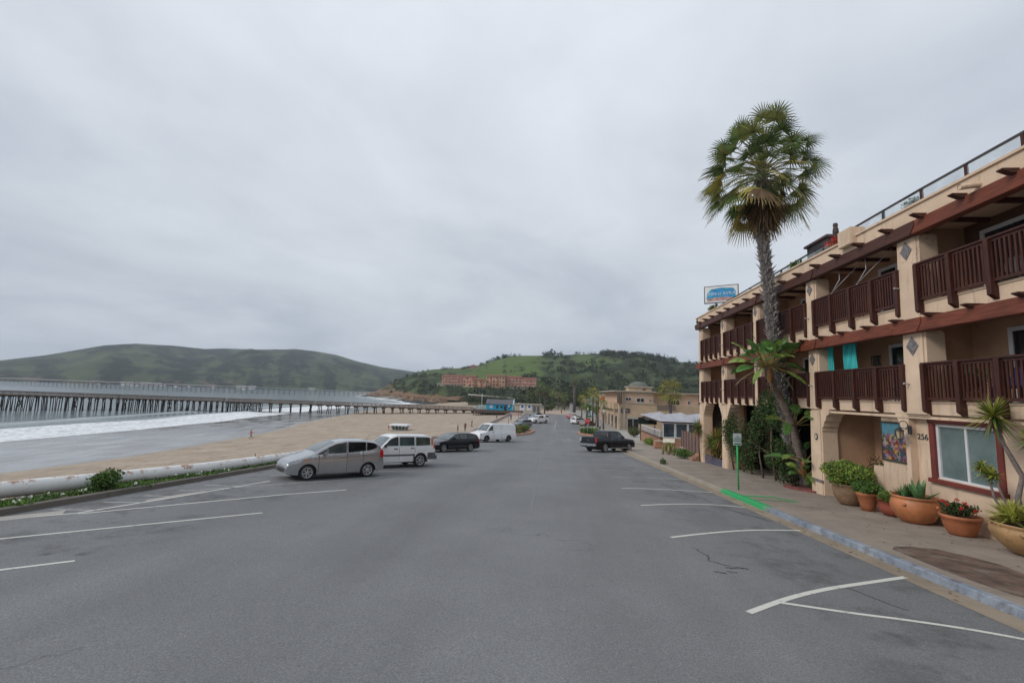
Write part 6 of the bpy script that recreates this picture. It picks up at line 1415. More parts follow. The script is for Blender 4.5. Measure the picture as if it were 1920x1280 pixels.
# sandstone rocks at the foot of the bluff
ROCK = mat('orange_sandstone', (.19, .12, .075), .9, .35, .12, .8, .6, dirt=((.10, .07, .05), .2, .5)); DROCK = mat('dark_tidal_rock', (.035, .033, .03), .7, .3, .3, .6, .8)
mb = MB(); rg = random.Random(71)
def rock(mb, c, r, mi=0):
    n, m_ = 9, 6; rows = []
    for j in range(m_ + 1):
        th = PI * j / m_ * .62; row = []
        for k in range(n + 1):
            a = 2 * PI * (k % n) / n; rr = 1 + .35 * mn.noise(Vector((math.cos(a) * 1.3 + c[0], math.sin(a) * 1.3 + c[1], th * 1.5)))
            row.append((c[0] + r[0] * math.sin(th) * math.cos(a) * rr, c[1] + r[1] * math.sin(th) * math.sin(a) * rr, c[2] + r[2] * math.cos(th) * rr))
        rows.append(row)
    mb.grid(rows, mi, False)
for k in range(150):
    az = rg.uniform(-21.5, -13.0); f = lerp(FOOT, az); p = (math.sin(R(az)) * (f - rg.uniform(-8, 14)), math.cos(R(az)) * (f - rg.uniform(-8, 14)), -8.5); rock(mb, p, (rg.uniform(2, 6), rg.uniform(2, 6), rg.uniform(1.5, 5.0)))
for k in range(70):
    az = rg.uniform(-23, -15); f = lerp(FOOT, az) - rg.uniform(15, 60) * (1 if az > -20 else .5); rock(mb, (math.sin(R(az)) * f, math.cos(R(az)) * f, -8.6), (rg.uniform(3, 11), rg.uniform(3, 8), rg.uniform(1.2, 2.6)), 1)
struct(mb.build('rocky_shore', [ROCK, DROCK]))
# raised road with concrete parapet
mb = MB(); pts = [(-56, 305, 1.6), (-45.3, 300, 1.16), (-25.5, 300, 0.07), (-0.6, 300, -1.88), (10, 300, -2.6), (22, 298, -3.0)]
for a, b in zip(pts, pts[1:]): mb.hexa([(a[0], a[1], a[2] - 1.0), (b[0], b[1], b[2] - 1.0), (b[0], b[1] + .4, b[2] - 1.0), (a[0], a[1] + .4, a[2] - 1.0), a, b, (b[0], b[1] + .4, b[2]), (a[0], a[1] + .4, a[2])])
tag(mb.build('bridge_parapet', mat('parapet_concrete', (.36, .34, .29), .85, .1, .2)), 'long pale concrete parapet of the raised road behind the blue shop', 'parapet')
mb = MB()
for a, b in zip(pts, pts[1:]): mb.hexa([(a[0], a[1] + .5, -6), (b[0], b[1] + .5, -6), (b[0], b[1] + 14, -6), (a[0], a[1] + 14, -6), (a[0], a[1] + .5, a[2] - 1), (b[0], b[1] + .5, b[2] - 1), (b[0], b[1] + 14, b[2] - 1), (a[0], a[1] + 14, a[2] - 1)])
struct(mb.build('raised_road', mat('embankment', (.07, .075, .045), .95, .3, .2)))
# woods behind the town
WD = [mat_leaf('wood_green', (.05, .07, .028), .4, .8, .1), mat_leaf('wood_dark', (.03, .04, .02), .4, .8, .1), mat_leaf('wood_olive', (.10, .11, .04), .35, .8, .1)]
mb = MB(); rg = random.Random(81)
for k in range(150):
    x = rg.uniform(-12, 75); y = rg.uniform(225, 330); r = rg.uniform(3.5, 6.5); leafcloud(mb, (x, y, -4 + r * rg.uniform(.7, 1.15)), (r, r, r), 130, r * .22, 0, rg, .45, .3, [rg.choice([0, 1, 1, 2])] * 2 + [0], 5)
for k in range(60): x = rg.uniform(-58, -12); y = rg.uniform(285, 299); r = rg.uniform(2, 3.4); leafcloud(mb, (x, y, -4 + r * .7), (r * 1.5, r, r), 90, r * .25, 0, rg, .4, .3, [0, 1], 4)
tag(mb.build('wood', WD), 'dark green wood filling the ground between the town and the hill', 'wood', kind='stuff')

# ------------------------------------------------------------------ piers
PW = mat_wood('weathered_pier_wood', (.13, .095, .075), (1, 1, 6), .85); PD = mat('dark_piles', (.028, .022, .02), .85, .3, .5); PR = mat('pier_rail', (.17, .13, .11), .85, .2, .5)
def pier(name, label, pts, width, spacing, pile_r, npile, railh=1.1, deck_t=.5, PW=PW, PR=PR, PD=PD, dense=None, brace=True):
    t = thing(name, pts[0], label, 'pier'); P_ = [Vector(p) for p in pts]; seg = []
    for a, b in zip(P_, P_[1:]): seg.append((a, b, (b - a).length))
    def at(s):
        for a, b, l in seg:
            if s <= l or (a, b, l) == seg[-1]: d = (b - a).normalized(); return a + d * s, d
            s -= l
    total = sum(l for _, _, l in seg)
    db = MB(); rb = MB()
    for a, b, l in seg:
        d = (b - a).normalized(); sd_ = Vector((-d.y, d.x, 0)).normalized() * width / 2
        db.bar(a - Vector((0, 0, deck_t / 2)), b - Vector((0, 0, deck_t / 2)) + d * .05, width, deck_t)
        for s_ in (-1, 1):
            for h in (.35, .7, 1.0): rb.bar(a + sd_ * s_ + Vector((0, 0, railh * h)), b + sd_ * s_ + Vector((0, 0, railh * h)), .09, .12 if h < 1 else .14)
            k = 0
            while k < l: q = a + d * k + sd_ * s_; rb.bar(q, q + Vector((0, 0, railh)), .12, .12); k += max(1.8, spacing / 2)
    db.build('deck', PW, t); rb.build('railing', PR, t)
    rg = random.Random(91)
    ss_ = []; q_ = 0
    while q_ < total: ss_.append(q_); q_ += spacing if (dense is None or q_ < dense) else spacing * .5
    for i, s0 in enumerate(ss_):
        p, d = at(min(s0, total - .01)); sd_ = Vector((-d.y, d.x, 0)).normalized(); W_ = width if (dense is None or s0 > 95) else width * .62; NP = npile if (dense is None or s0 < 95) else 5; mb = MB(); gz_ = min(groundz(p.x, p.y), SEA - 1.2 if groundz(p.x, p.y) < SEA else 9) - .3
        mb.bar(p - sd_ * width * .52 - Vector((0, 0, deck_t + .2)), p + sd_ * width * .52 - Vector((0, 0, deck_t + .2)), .35, .4)
        for k in range(NP):
            u = (k / (NP - 1) - .5) if NP > 1 else 0; a = p + sd_ * W_ * .9 * u + d * rg.uniform(-.25, .25) - Vector((0, 0, deck_t + .3)); b = p + sd_ * W_ * (.9 + .25 * abs(u)) * u + d * rg.uniform(-.4, .4); b.z = gz_
            mb.tube([a, b], [pile_r * rg.uniform(.85, 1.1) * (.75 if NP == 5 else 1), pile_r * rg.uniform(.9, 1.3) * (.75 if NP == 5 else 1)], 6)
        if brace and i % 7 == 2 and gz_ < SEA: a = p + sd_ * width * .5; b = p - sd_ * width * .5; mb.bar(a - Vector((0, 0, 1)), Vector((b.x, b.y, SEA + .6)), .18, .18); mb.bar(b - Vector((0, 0, 1)), Vector((a.x, a.y, SEA + .6)), .18, .18)
        mb.build('pile_bent', PD, t)
    return t
pier('pier', 'long weathered wooden pier on dark piles running from the blue shop out over the surf', [(-12, 176, -4.15), (-60, 178, -4.15), (-95, 174.5, -4.0), (-124, 163, -3.75), (-150, 146, -3.3), (-173, 127, -2.75), (-200, 102, -2.3)], 6.0, 3.65, .15, 3, railh=.95, deck_t=.42, dense=100)
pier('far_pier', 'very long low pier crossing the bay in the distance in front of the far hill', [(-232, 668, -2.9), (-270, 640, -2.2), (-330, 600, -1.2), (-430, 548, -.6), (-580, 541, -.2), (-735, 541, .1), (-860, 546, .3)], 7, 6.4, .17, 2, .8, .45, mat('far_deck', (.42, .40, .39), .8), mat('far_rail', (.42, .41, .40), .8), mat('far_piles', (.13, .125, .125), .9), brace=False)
# things on the pier
shop = thing('pier_shop', (-18, 163, -3.5), 'bright blue shop with a grey roof at the landward end of the pier', 'shop')
TQ = mat('turquoise_wall', (.02, .36, .58), .7, .1, .5); GRF = mat('grey_shingle', (.11, .11, .12), .9, .15, 1, .3, 8)
mb = MB(); mb.box(-22.6, -13.2, 160, 166, -4.2, -1.15); mb.build('wall', TQ, shop)
mb = MB(); mb.prism([(159.5, -1.2), (166.5, -1.2), (163, .45)], lambda q: (-22.9, q[0], q[1]), lambda q: (-13.25, q[0], q[1])); mb.build('roof', GRF, shop, recalc=True)
mb = MB(); mb.prism([(159.2, -4.2), (166.6, -4.2), (166.6, -1.3), (163, .75), (159.2, -1.3)], lambda q: (-13.2, q[0], q[1]), lambda q: (-12.95, q[0], q[1])); mb.build('gable_wall', mat('white_blue_wall', (.45, .60, .66), .7), shop, recalc=True)
mb = MB(); mb.box(-26, -22.7, 160.5, 165.5, -4.2, -1.9); mb.build('annex_wall', mat('pale_green_wall', (.33, .42, .40), .7), shop)
for x0, x1, z0, z1, m in ((-21.5, -20.4, -2.7, -1.7, mat('white_frame', (.62, .62, .64))), (-19.2, -18.4, -2.6, -1.8, TINT), (-16.4, -15.4, -3.4, -1.7, TINT), (-17.6, -16.8, -2.6, -1.8, TINT), (-14.8, -14.2, -2.6, -1.8, TINT)):
    mb = MB(); mb.box(x0, x1, 159.9, 159.99, z0, z1); mb.build('window', m, shop)
mb = MB(); mb.box(-27, -9.5, 158.0, 172.9, -4.35, -4.16); mb.box(-27, -9.5, 157.9, 158.02, -4.1, -3.2); 
pf = thing('pier_platform', (-18, 160, -4.2), 'timber platform on short posts carrying the blue shop', 'platform'); mb.build('deck', PW, pf)
for k in range(22): mb = MB(); x = -26.8 + k * .82; mb.box(x - .13, x + .13, 158.1, 158.4, groundz(x, 158) - .3, -4.35); mb.build('post', PD, pf)
fp = thing('flagpole', (-24.1, 158.5, -4.1), 'thin white flagpole beside the blue shop', 'flagpole'); mb = MB(); mb.tube([(-24.1, 158.5, -4.2), (-24.1, 158.5, 2.4)], .07, 8); mb.build('pole', WHITEF_, fp); mb = MB(); mb.lathe([(0, 2.38), (.11, 2.45), (0, 2.56)], (-24.1, 158.5, 0), 8); mb.build('finial', WHITEF_, fp)
ps = copy_tree(c2); ps['label'] = 'white SUV standing on the pier deck beside the blue shop'; 
ps.matrix_world = Matrix.Translation((-28.5, 177.2, -4.14)) @ Matrix.Rotation(R(180), 4, 'Z')
# lifeguard tower
lg = thing('lifeguard_tower', (-31.7, 94.6, groundz(-31.7, 94.6)), 'small white lifeguard cabin with slanted windows standing on the beach', 'lifeguard tower')
gx, gy, g0 = -31.7, 94.6, groundz(-31.7, 94.6); 
mb = MB(); mb.hexa([(gx - 1.2, gy - 1, -6.15), (gx + 1.2, gy - 1, -6.15), (gx + 1.2, gy + 1, -6.15), (gx - 1.2, gy + 1, -6.15), (gx - 1.3, gy - 1.05, -5.75), (gx + 1.3, gy - 1.05, -5.75), (gx + 1.3, gy + 1.05, -5.75), (gx - 1.3, gy + 1.05, -5.75)]); mb.build('wall', WHITEF_, lg)
mb = MB(); mb.hexa([(gx - 1.28, gy - 1.03, -5.74), (gx + 1.28, gy - 1.03, -5.74), (gx + 1.28, gy + 1.03, -5.74), (gx - 1.28, gy + 1.03, -5.74), (gx - 1.6, gy - 1.35, -4.83), (gx + 1.6, gy - 1.35, -4.83), (gx + 1.6, gy + 1.35, -4.83), (gx - 1.6, gy + 1.35, -4.83)]); mb.build('window', mat_glass('tower_glass', (.05, .09, .085), .1), lg)
for k in range(5): u = -1 + k * .5; mb = MB(); mb.bar((gx + u * 1.28, gy - 1.05, -5.74), (gx + u * 1.6, gy - 1.38, -4.83), .09, .06); mb.build('mullion', WHITEF_, lg)
mb = MB(); mb.hexa([(gx - 1.95, gy - 1.7, -4.82), (gx + 1.95, gy - 1.7, -4.82), (gx + 1.95, gy + 1.7, -4.82), (gx - 1.95, gy + 1.7, -4.82), (gx - 1.8, gy - 1.5, -4.55), (gx + 1.8, gy - 1.5, -4.55), (gx + 1.8, gy + 1.5, -4.55), (gx - 1.8, gy + 1.5, -4.55)]); mb.build('roof', WHITEF_, lg)
for dx in (-1.1, 1.1):
    for dy in (-.9, .9): mb = MB(); mb.box(gx + dx - .08, gx + dx + .08, gy + dy - .08, gy + dy + .08, g0 - .2, -6.151); mb.build('leg', WHITEF_, lg)
mb = MB(); mb.tube([(gx - 2.1, gy - 1.2, g0), (gx - 2.1, gy - 1.2, -4.9)], .04, 6); mb.box(gx - 2.25, gx - 1.95, gy - 1.26, gy - 1.2, -5.3, -4.95); tag(mb.build('flag', mat('red_flag', (.4, .05, .03), .8)), 'small red flag on a pole at the left side of the lifeguard cabin', 'flag')
# beach kiosk with two emblems
kb = thing('beach_restroom', (-7.5, 160, -4.1), 'cream beach kiosk building with two white panels marked by blue emblems', 'building')
KC = mat('cream_block', (.46, .41, .33), .85, .1, .6)
mb = MB(); mb.box(-12.2, -3.2, 158, 163, -4.2, -.95); mb.build('wall', KC, kb); mb = MB(); mb.box(-12.5, -2.9, 157.6, 163.4, -.949, -.7); mb.build('roof', mat('cream_trim', (.4, .36, .3), .8), kb)
for x0 in (-10.6, -8.15):
    mb = MB(); mb.box(x0, x0 + 1.75, 157.88, 157.96, -3.0, -.98); p_ = mb.build('panel', WHITEF_, kb)
    mb = MB(); mb.lathe([(0, 0), (.42, 0), (.42, .03), (0, .03)], (x0 + .87, 157.87, -1.6), 16, M=Matrix.Rotation(PI / 2, 4, 'X')); mb.box(x0 + .5, x0 + 1.25, 157.84, 157.87, -2.0, -1.75); mb.build('emblem', mat('emblem_blue', (.02, .10, .35), .5), p_)
for x0 in (-5.9, -4.6): mb = MB(); mb.box(x0, x0 + .9, 157.9, 157.97, -3.9, -1.5); mb.build('door', mat('dark_grey_door', (.12, .12, .12), .7), kb)
# low sea wall and beach stairs
mb = MB(); mb.box(-12.9, -12.5, 66, 150, -6, -3.45); tag(mb.build('sea_wall', mat('seawall_concrete', (.34, .28, .25), .85, .15, .5, .3, 5)), 'low concrete sea wall between the promenade and the sand', 'wall')
for k in range(5): 
    mb = MB(); mb.box(-12.4 + k * .0, -9, 139 + k * 1.5, 140.4 + k * 1.5, -4.1, -3.95 + k * .16); struct(mb.build('plaza_step', mat('pink_concrete', (.40, .28, .24), .85, .15, .5)))
mb = MB(); mb.grid([[(x, y, -4.105) for x in (-8.4, 13)] for y in (160, 205)], 0, False); struct(mb.build('plaza', mat('pink_paving', (.38, .28, .22), .85, .15, .5)))

# ------------------------------------------------------------------ far boats and harbour
def boat(x, y, L_, sail):
    t = thing('moored_boat', (x, y, SEA), 'small white boat moored in the bay beyond the far pier', 'boat', 'boats moored beyond the far pier'); mb = MB()
    mb.prism([(-.5 * L_, .9), (.5 * L_, 1.3), (.42 * L_, -.2), (-.46 * L_, -.2)], lambda q: (x + q[0], y - 1.1, SEA + q[1]), lambda q: (x + q[0], y + 1.1, SEA + q[1])); mb.build('hull', WHITEF_, t, recalc=True)
    mb = MB(); mb.box(x - .25 * L_, x + .15 * L_, y - .8, y + .8, SEA + .9, SEA + 2.2); mb.build('cabin', WHITEF_, t)
    if sail: mb = MB(); mb.tube([(x, y, SEA + 1), (x, y, SEA + 1 + L_ * 1.1)], .12, 5); mb.build('mast', WHITEF_, t)
rg = random.Random(101)
for k in range(20): y = rg.uniform(820, 1200); a = R(rg.uniform(-48, -33)); boat(math.tan(a) * y, y, rg.uniform(7, 12), k % 3 == 0)
for k in range(6):
    a = R([-45.6, -44.2, -43.4, -36.0, -35.0, -28.9][k]); d = 1480; x, y = math.sin(a) * d, math.cos(a) * d; w = [26, 18, 22, 24, 18, 14][k]
    lab = ['largest white harbour shed at the foot of the far hill', 'narrow white harbour shed right of the largest one', 'pale harbour shed at the end of the left group', 'long pale shed at the shore below the middle of the far hill', 'narrow pale shed beside the long one at the far shore', 'small pale shed alone at the right of the far shore'][k]
    t = thing('harbour_shed', (x, y, -8), lab, 'shed'); mb = MB(); mb.box(x - w / 2, x + w / 2, y, y + 10, -9, -2.5); mb.build('wall', mat('pale_wall', (.45, .42, .38)), t); mb = MB(); mb.prism([(-w / 2 - 1, -2.5), (w / 2 + 1, -2.5), (w / 2 - 1, -.6), (-w / 2 + 1, -.6)], lambda q: (x + q[0], y - .5, q[1]), lambda q: (x + q[0], y + 10.5, q[1])); mb.build('roof', mat('light_roof', (.5, .5, .5), .7), t, recalc=True)

# ------------------------------------------------------------------ restaurant building and patio
rs = thing('restaurant', (20, 104, -4.1), 'two storey tan restaurant building with a small domed cupola on the right of the street', 'building')
TAN = mat_stucco('tan_restaurant', (.53, .39, .27), .15); TAN2 = mat_stucco('pinkish_tan', (.54, .38, .28), .15); TRIM = mat('cream_trim', (.4, .36, .3), .8); BRN = mat('brown_trim', (.10, .06, .045), .7)
mb = MB(); mb.box(14.3, 31, 96, 126, -4.2, 1.45); mb.box(13.3, 14.3, 97, 126, .2, 1.45); mb.build('lower_wall', TAN, rs)
mb = MB(); mb.box(14.9, 21.4, 96.2, 126, 1.451, 3.9); mb.box(21.4, 31.5, 99.5, 126, .9, 3.8); mb.build('upper_wall', TAN2, rs)
mb = MB(); mb.box(13.3, 21.9, 95.7, 126.5, 3.901, 4.12); mb.box(21.9, 32, 98.6, 126.5, 3.801, 4.0); mb.box(14.1, 21.8, 95.88, 96.19, 1.452, 1.66); mb.build('cornice', TRIM, rs)
mb = MB(); mb.box(16.5, 21.2, 97, 101, 4.121, 4.9); mb.build('cupola_wall', TAN, rs); mb = MB(); mb.box(16.2, 21.5, 96.7, 101.3, 4.901, 5.1); mb.build('cupola_cornice', TRIM, rs)
mb = MB(); mb.lathe([(2.1, 5.1), (1.95, 5.45), (1.5, 5.8), (.8, 6.1), (0, 6.2)], (18.8, 99, 0), 20); mb.build('dome', mat('grey_green_shingle', (.13, .14, .12), .85), rs)
mb = MB(); mb.box(19.3, 19.9, 96.9, 96.99, 4.35, 4.65); mb.build('vent', BRN, rs)
mb = MB(); mb.box(21.8, 31, 96.0, 96.3, 1.451, 1.66); mb.box(21.801, 26.2, 95.9, 95.98, .35, 1.35); mb.build('terrace_parapet', TAN, rs) if False else None
def win(par, x0, x1, y, z0, z1, m=TINT, fm=WHITEF_, fw=.07, nm='window'):
    mb = MB(); mb.box(x0, x1, y - .06, y - .005, z0, z0 + fw); mb.box(x0, x1, y - .06, y - .005, z1 - fw, z1); mb.box(x0, x0 + fw, y - .06, y - .005, z0 + fw, z1 - fw); mb.box(x1 - fw, x1, y - .06, y - .005, z0 + fw, z1 - fw); c = (x0 + x1) / 2; mb.box(c - fw / 2, c + fw / 2, y - .06, y - .005, z0 + fw, z1 - fw)
    f = mb.build(nm, fm, par); mb = MB(); mb.box(x0 + fw, x1 - fw, y - .04, y - .01, z0 + fw, z1 - fw); mb.build('pane', m, f)
win(rs, 15.65, 16.85, 96.2, 2.05, 2.7); win(rs, 17.9, 19.5, 96.2, 1.78, 2.65); win(rs, 20.45, 21.05, 96.2, 1.95, 2.55); win(rs, 16.0, 18.35, 96, -3.9, -1.6, nm='glass_door'); win(rs, 25.9, 27.6, 99.5, .95, 2.5, nm='terrace_door'); win(rs, 29.2, 29.9, 99.5, 1.6, 2.4)
for y in (100, 106, 112, 118): mb = MB(); mb.box(14.2, 14.29, y - 1.1, y + 1.1, -3.9, -1.3); mb.build('shop_window', TINT, rs)
mb = MB(); pr = [(-1.4 * math.cos(PI * k / 12), .38 * math.sin(PI * k / 12)) for k in range(13)]; mb.prism([(17.2 + a, -1.55 + b) for a, b in pr] + [(17.2 + 1.2, -1.55), (17.2 - 1.2, -1.55)], lambda q: (q[0], 95.9, q[1]), lambda q: (q[0], 95.99, q[1])); mb.build('arch_moulding', TRIM, rs, recalc=True)
for x in (14.45, 15.35): mb = MB(); mb.box(x - .16, x + .16, 95.75, 95.99, -4.2, .9); mb.build('pilaster', TRIM, rs)
mb = MB(); mb.box(13.32, 13.5, 96.8, 97.0, -4.2, .2); mb.build('pilaster', TRIM, rs)
mb = MB(); mb.box(13.9, 14.85, 95.0, 96.18, 1.455, 3.89); mb.build('glazed_bay', GLASS, rs)
for k in range(3): mb = MB(); x = 13.9 + k * .42; mb.box(x, x + .08, 94.96, 95.0, 1.46, 3.89); mb.build('bay_mullion', TAN2, rs)
mb = MB(); mb.box(14.6, 16.5, 95.85, 95.98, -.45, .42); b_ = mb.build('name_board', BRN, rs); mb = MB(); mb.box(14.85, 16.1, 95.82, 95.849, -.2, .2); mb.build('board_panel', mat('grey_panel', (.18, .18, .2), .6), b_)
mb = MB(); mb.box(22, 25.8, 95.9, 95.99, .35, 1.4); mb.build('terrace_glass', mat('smoky_glass', (.22, .17, .14), .3, .1), rs)
# buildings further along
for nm, lab, x0, x1, y0, y1, zt, m in (('shop_building', 'tan street building with an orange awning just past the restaurant', 15.2, 27, 129, 148, 3.2, TAN2), ('shop_building', 'pale blue fronted building second beyond the restaurant', 14.6, 26, 152, 168, 2.6, mat('pale_blue_wall', (.32, .42, .46), .8, .1)), ('shop_building', 'grey low building at the far right end of the street', 14, 24, 172, 190, 1.2, mat('grey_wall', (.3, .29, .28), .8, .1))):
    t = thing(nm, ((x0 + x1) / 2, y0, -4.1), lab, 'building'); mb = MB(); mb.box(x0, x1, y0, y1, -4.2, zt); mb.build('wall', m, t); mb = MB(); mb.box(x0 - .3, x1 + .3, y0 - .3, y1 + .3, zt + .001, zt + .25); mb.build('roof', mat('light_roof', (.5, .5, .5)), t)
    for z in (-3.2, .2):
        mb = MB(); mb.box(x0 + .6, x0 + 2.4, y0 - .06, y0 - .01, z, z + 1.4); mb.build('window', TINT, t)
        mb = MB(); mb.box(x0 - .06, x0 - .01, y0 + 1.5, y0 + 5, z, z + 1.5); mb.build('window', TINT, t)
    if zt > 3: mb = MB(); mb.prism([(x0 - 2.0, 1.9), (x0 + .0, 3.0), (x0 + .0, 1.9)], lambda q: (q[0], y0 - 1, q[1]), lambda q: (q[0], y0 + 3, q[1])); mb.build('awning', mat('orange_canvas', (.5, .17, .07), .8), t, recalc=True)
wb = thing('white_kiosk', (9.0, 186, -4.1), 'narrow pale grey kiosk at the foot of the tallest street palm', 'kiosk'); mb = MB(); mb.box(8.0, 9.3, 185, 187, -4.2, -.6); mb.build('wall', mat('pale_grey', (.42, .43, .46), .7), wb); mb = MB(); mb.prism([(7.9, -.6), (9.4, -.6), (8.65, .2)], lambda q: (q[0], 184.8, q[1]), lambda q: (q[0], 187.2, q[1])); mb.build('roof', GRF, wb, recalc=True)
# patio
pt = thing('patio', (16, 58, -3), 'covered brick patio with white framed windows and a pale canopy in front of the restaurant', 'patio')
def mat_brick():
    m, nt, N, L, P = new_mat('orange_brick'); v = wpos(N); b = N.new('ShaderNodeTexBrick'); b.inputs['Scale'].default_value = 1; b.inputs['Brick Width'].default_value = .35; b.inputs['Row Height'].default_value = .14; b.inputs['Mortar Size'].default_value = .012
    b.inputs['Color1'].default_value = (.38, .17, .085, 1); b.inputs['Color2'].default_value = (.25, .12, .07, 1); b.inputs['Mortar'].default_value = (.3, .25, .2, 1)
    s = N.new('ShaderNodeSeparateXYZ'); L.new(v, s.inputs[0]); c = N.new('ShaderNodeCombineXYZ'); L.new(mth(N, L, 'ADD', s.outputs[0], s.outputs[1]), c.inputs[0]); L.new(s.outputs[2], c.inputs[1]); L.new(c.outputs[0], b.inputs['Vector'])
    L.new(mixc(N, L, 1.0, b.outputs[0], rampf(N, L, nz(N, L, v, 1, 5), [(.3, .7), (.7, 1.25)]), 'MULTIPLY'), P.inputs['Base Color']); P.inputs['Roughness'].default_value = .9; return m
BRICK = mat_brick()
mb = MB(); mb.box(12.9, 13.15, 55, 66, -4.0, -1.9); mb.box(13.15, 20, 55, 55.25, -4.0, -1.9); mb.build('brick_wall', BRICK, pt); mb = MB(); mb.box(12.8, 13.25, 54.9, 66, -1.9, -1.8); mb.build('coping', BRN, pt)
mb = MB()
for k in range(15): y = 55.3 + k * .72; mb.box(12.97, 13.05, y - .05, y + .05, -1.8, -1.12)
mb.box(12.95, 13.08, 55, 66, -1.12, -1.02); mb.build('white_railing', WHITEF_, pt)
for x0 in (13.3, 14.75, 16.2, 17.7):
    mb = MB(); x1 = x0 + 1.38; mb.box(x0, x1, 55.0, 55.1, -1.85, -1.75); mb.box(x0, x1, 55.0, 55.1, -.2, -.1); mb.box(x0, x0 + .09, 55, 55.1, -1.75, -.2); mb.box(x1 - .09, x1, 55, 55.1, -1.75, -.2); f = mb.build('window', WHITEF_, pt); mb = MB(); mb.box(x0 + .09, x1 - .09, 55.03, 55.06, -1.75, -.2); mb.build('pane', mat_glass('blue_glass', (.03, .05, .065), .05), f)
mb = MB(); mb.box(13.15, 20.5, 54.9, 67, -.098, .06); mb.build('fascia', BRN, pt)
for k in range(3):
    mb = MB(); x0 = 12.9 + k * 2.7; mb.add([(x0, 54.6, .06), (x0 + 2.65, 54.6, .06), (x0 + 2.65, 67, .35), (x0, 67, .35), (x0 + 1.32, 60.5, 1.0)], [(0, 1, 4), (1, 2, 4), (2, 3, 4), (3, 0, 4), (3, 2, 1, 0)]); mb.build('canopy', mat('pale_canvas', (.33, .33, .36), .8, .12, 1), pt)
bs = thing('round_board_sign', (13.8, 66.3, -.2), 'dark board sign with a pale ring emblem above the patio railing', 'sign')
mb = MB(); mb.box(12.6, 15.2, 66.3, 66.42, -1.0, -.05); mb.prism([(13.9 + .62 * math.cos(k * PI / 10), -.02 + .62 * math.sin(k * PI / 10)) for k in range(20)], lambda q: (q[0], 66.26, q[1]), lambda q: (q[0], 66.44, q[1])); mb.build('board', mat('dark_green_board', (.015, .022, .022), .5), bs, recalc=True)
mb = MB(); mb.lathe([(.30, 0), (.44, 0), (.44, .03), (.30, .03)], (13.9, 66.24, .0), 24, M=Matrix.Rotation(PI / 2, 4, 'X')); mb.lathe([(0, 0), (.12, 0), (.12, .03), (0, .03)], (13.9, 66.24, .0), 12, M=Matrix.Rotation(PI / 2, 4, 'X')); mb.build('emblem', mat('ring_white', (.5, .5, .5), .5), bs)
mb = MB(); mb.box(12.9, 13.0, 66.45, 66.55, -3.9, -.9); mb.box(14.9, 15.0, 66.45, 66.55, -3.9, -.9); mb.build('post', DARKM, bs)
# brown fence, brick steps, lectern and shrubs in front
fn = thing('brown_fence', (13, 44, -2.6), 'tall brown panel fence between the inn and the patio', 'fence')
A_ = Vector((14.6, 52, 0)); B_ = Vector((11.8, 36.2, 0)); n = 7
for k in range(n):
    a = A_.lerp(B_, k / n); b = A_.lerp(B_, (k + .96) / n); za = -.75 + .8 * k / n; mb = MB(); mb.hexa([(a.x, a.y, roadz(a.y) + .25), (b.x, b.y, roadz(b.y) + .25), (b.x + .06, b.y, roadz(b.y) + .25), (a.x + .06, a.y, roadz(a.y) + .25), (a.x, a.y, za), (b.x, b.y, za + .06), (b.x + .06, b.y, za + .06), (a.x + .06, a.y, za)]); mb.build('panel', mat('brown_panel', (.17, .105, .09), .8, .1, 2), fn, recalc=True)
    mb = MB(); mb.box(a.x - .06, a.x + .06, a.y - .06, a.y + .06, roadz(a.y) - .1, za + .1); mb.build('post', BRN, fn)
mb = MB(); mb.bar((14.5, 52, roadz(52) + .2), (11.6, 36.2, roadz(36.2) + .2), .25, .35); mb.build('fence_base', mat('pink_concrete', (.40, .28, .24)), fn)
for k, (x, y, w, h, lab) in enumerate(((11.9, 50.5, 1.2, .95, 'brick planter block at the foot of the patio wall'), (12.3, 48.5, 1.0, .9, 'brick pier beside the tilted information board'))):
    mb = MB(); z = roadz(y); mb.box(x - w / 2, x + w / 2, y - .5, y + .5, z, z + h); mb.box(x - w / 2 - .15, x + w / 2 - .3, y - .9, y - .501, z, z + h * .5); tag(mb.build('brick_planter', BRICK, bevel=.02, seg=1), lab, 'planter')
lt = thing('information_board', (11.4, 45, roadz(45)), 'tilted cream information board on a grey stand beside the brick pier', 'sign'); z = roadz(45); mb = MB(); mb.hexa([(10.8, 44.7, z + 1.0), (11.9, 44.7, z + 1.0), (12.1, 45.4, z + 1.3), (11.0, 45.4, z + 1.3), (10.8, 44.7, z + 1.06), (11.9, 44.7, z + 1.06), (12.1, 45.4, z + 1.36), (11.0, 45.4, z + 1.36)]); mb.build('panel', mat('cream_panel', (.55, .5, .38), .5), lt); mb = MB(); mb.box(11.3, 11.6, 44.95, 45.15, z - .05, z + 1.1); mb.build('stand', mat('grey_metal', (.3, .3, .3)), lt)
for k, (x, y) in enumerate(((10.3, 40.6), (10.55, 40.0), (10.8, 39.5), (9.95, 41.2))): mb = MB(); z = roadz(y) + .13; mb.tube([(x, y, z - .1), (x, y, z + .75)], .09, 8); tag(mb.build('timber_post', mat('timber', (.25, .17, .11), .85, .2)), 'short weathered timber post in the row beside the pavement before the brown fence', 'post', 'timber posts before the brown fence')
bush('shrub', (10.6, 37.2, roadz(37.2) + .1), (.9, 1.1, .48), 1800, .11, [GREEN, DGREEN, LGREEN], 'low green shrub on the pavement edge just before the far corner of the inn', 'shrub', seed=91)
bush('shrub', (10.9, 42.5, roadz(42.5) + .1), (.8, .9, .55), 900, .13, [LGREEN, BROWNL, YGREEN], 'straw and green shrub in front of the information board', 'shrub', seed=92)
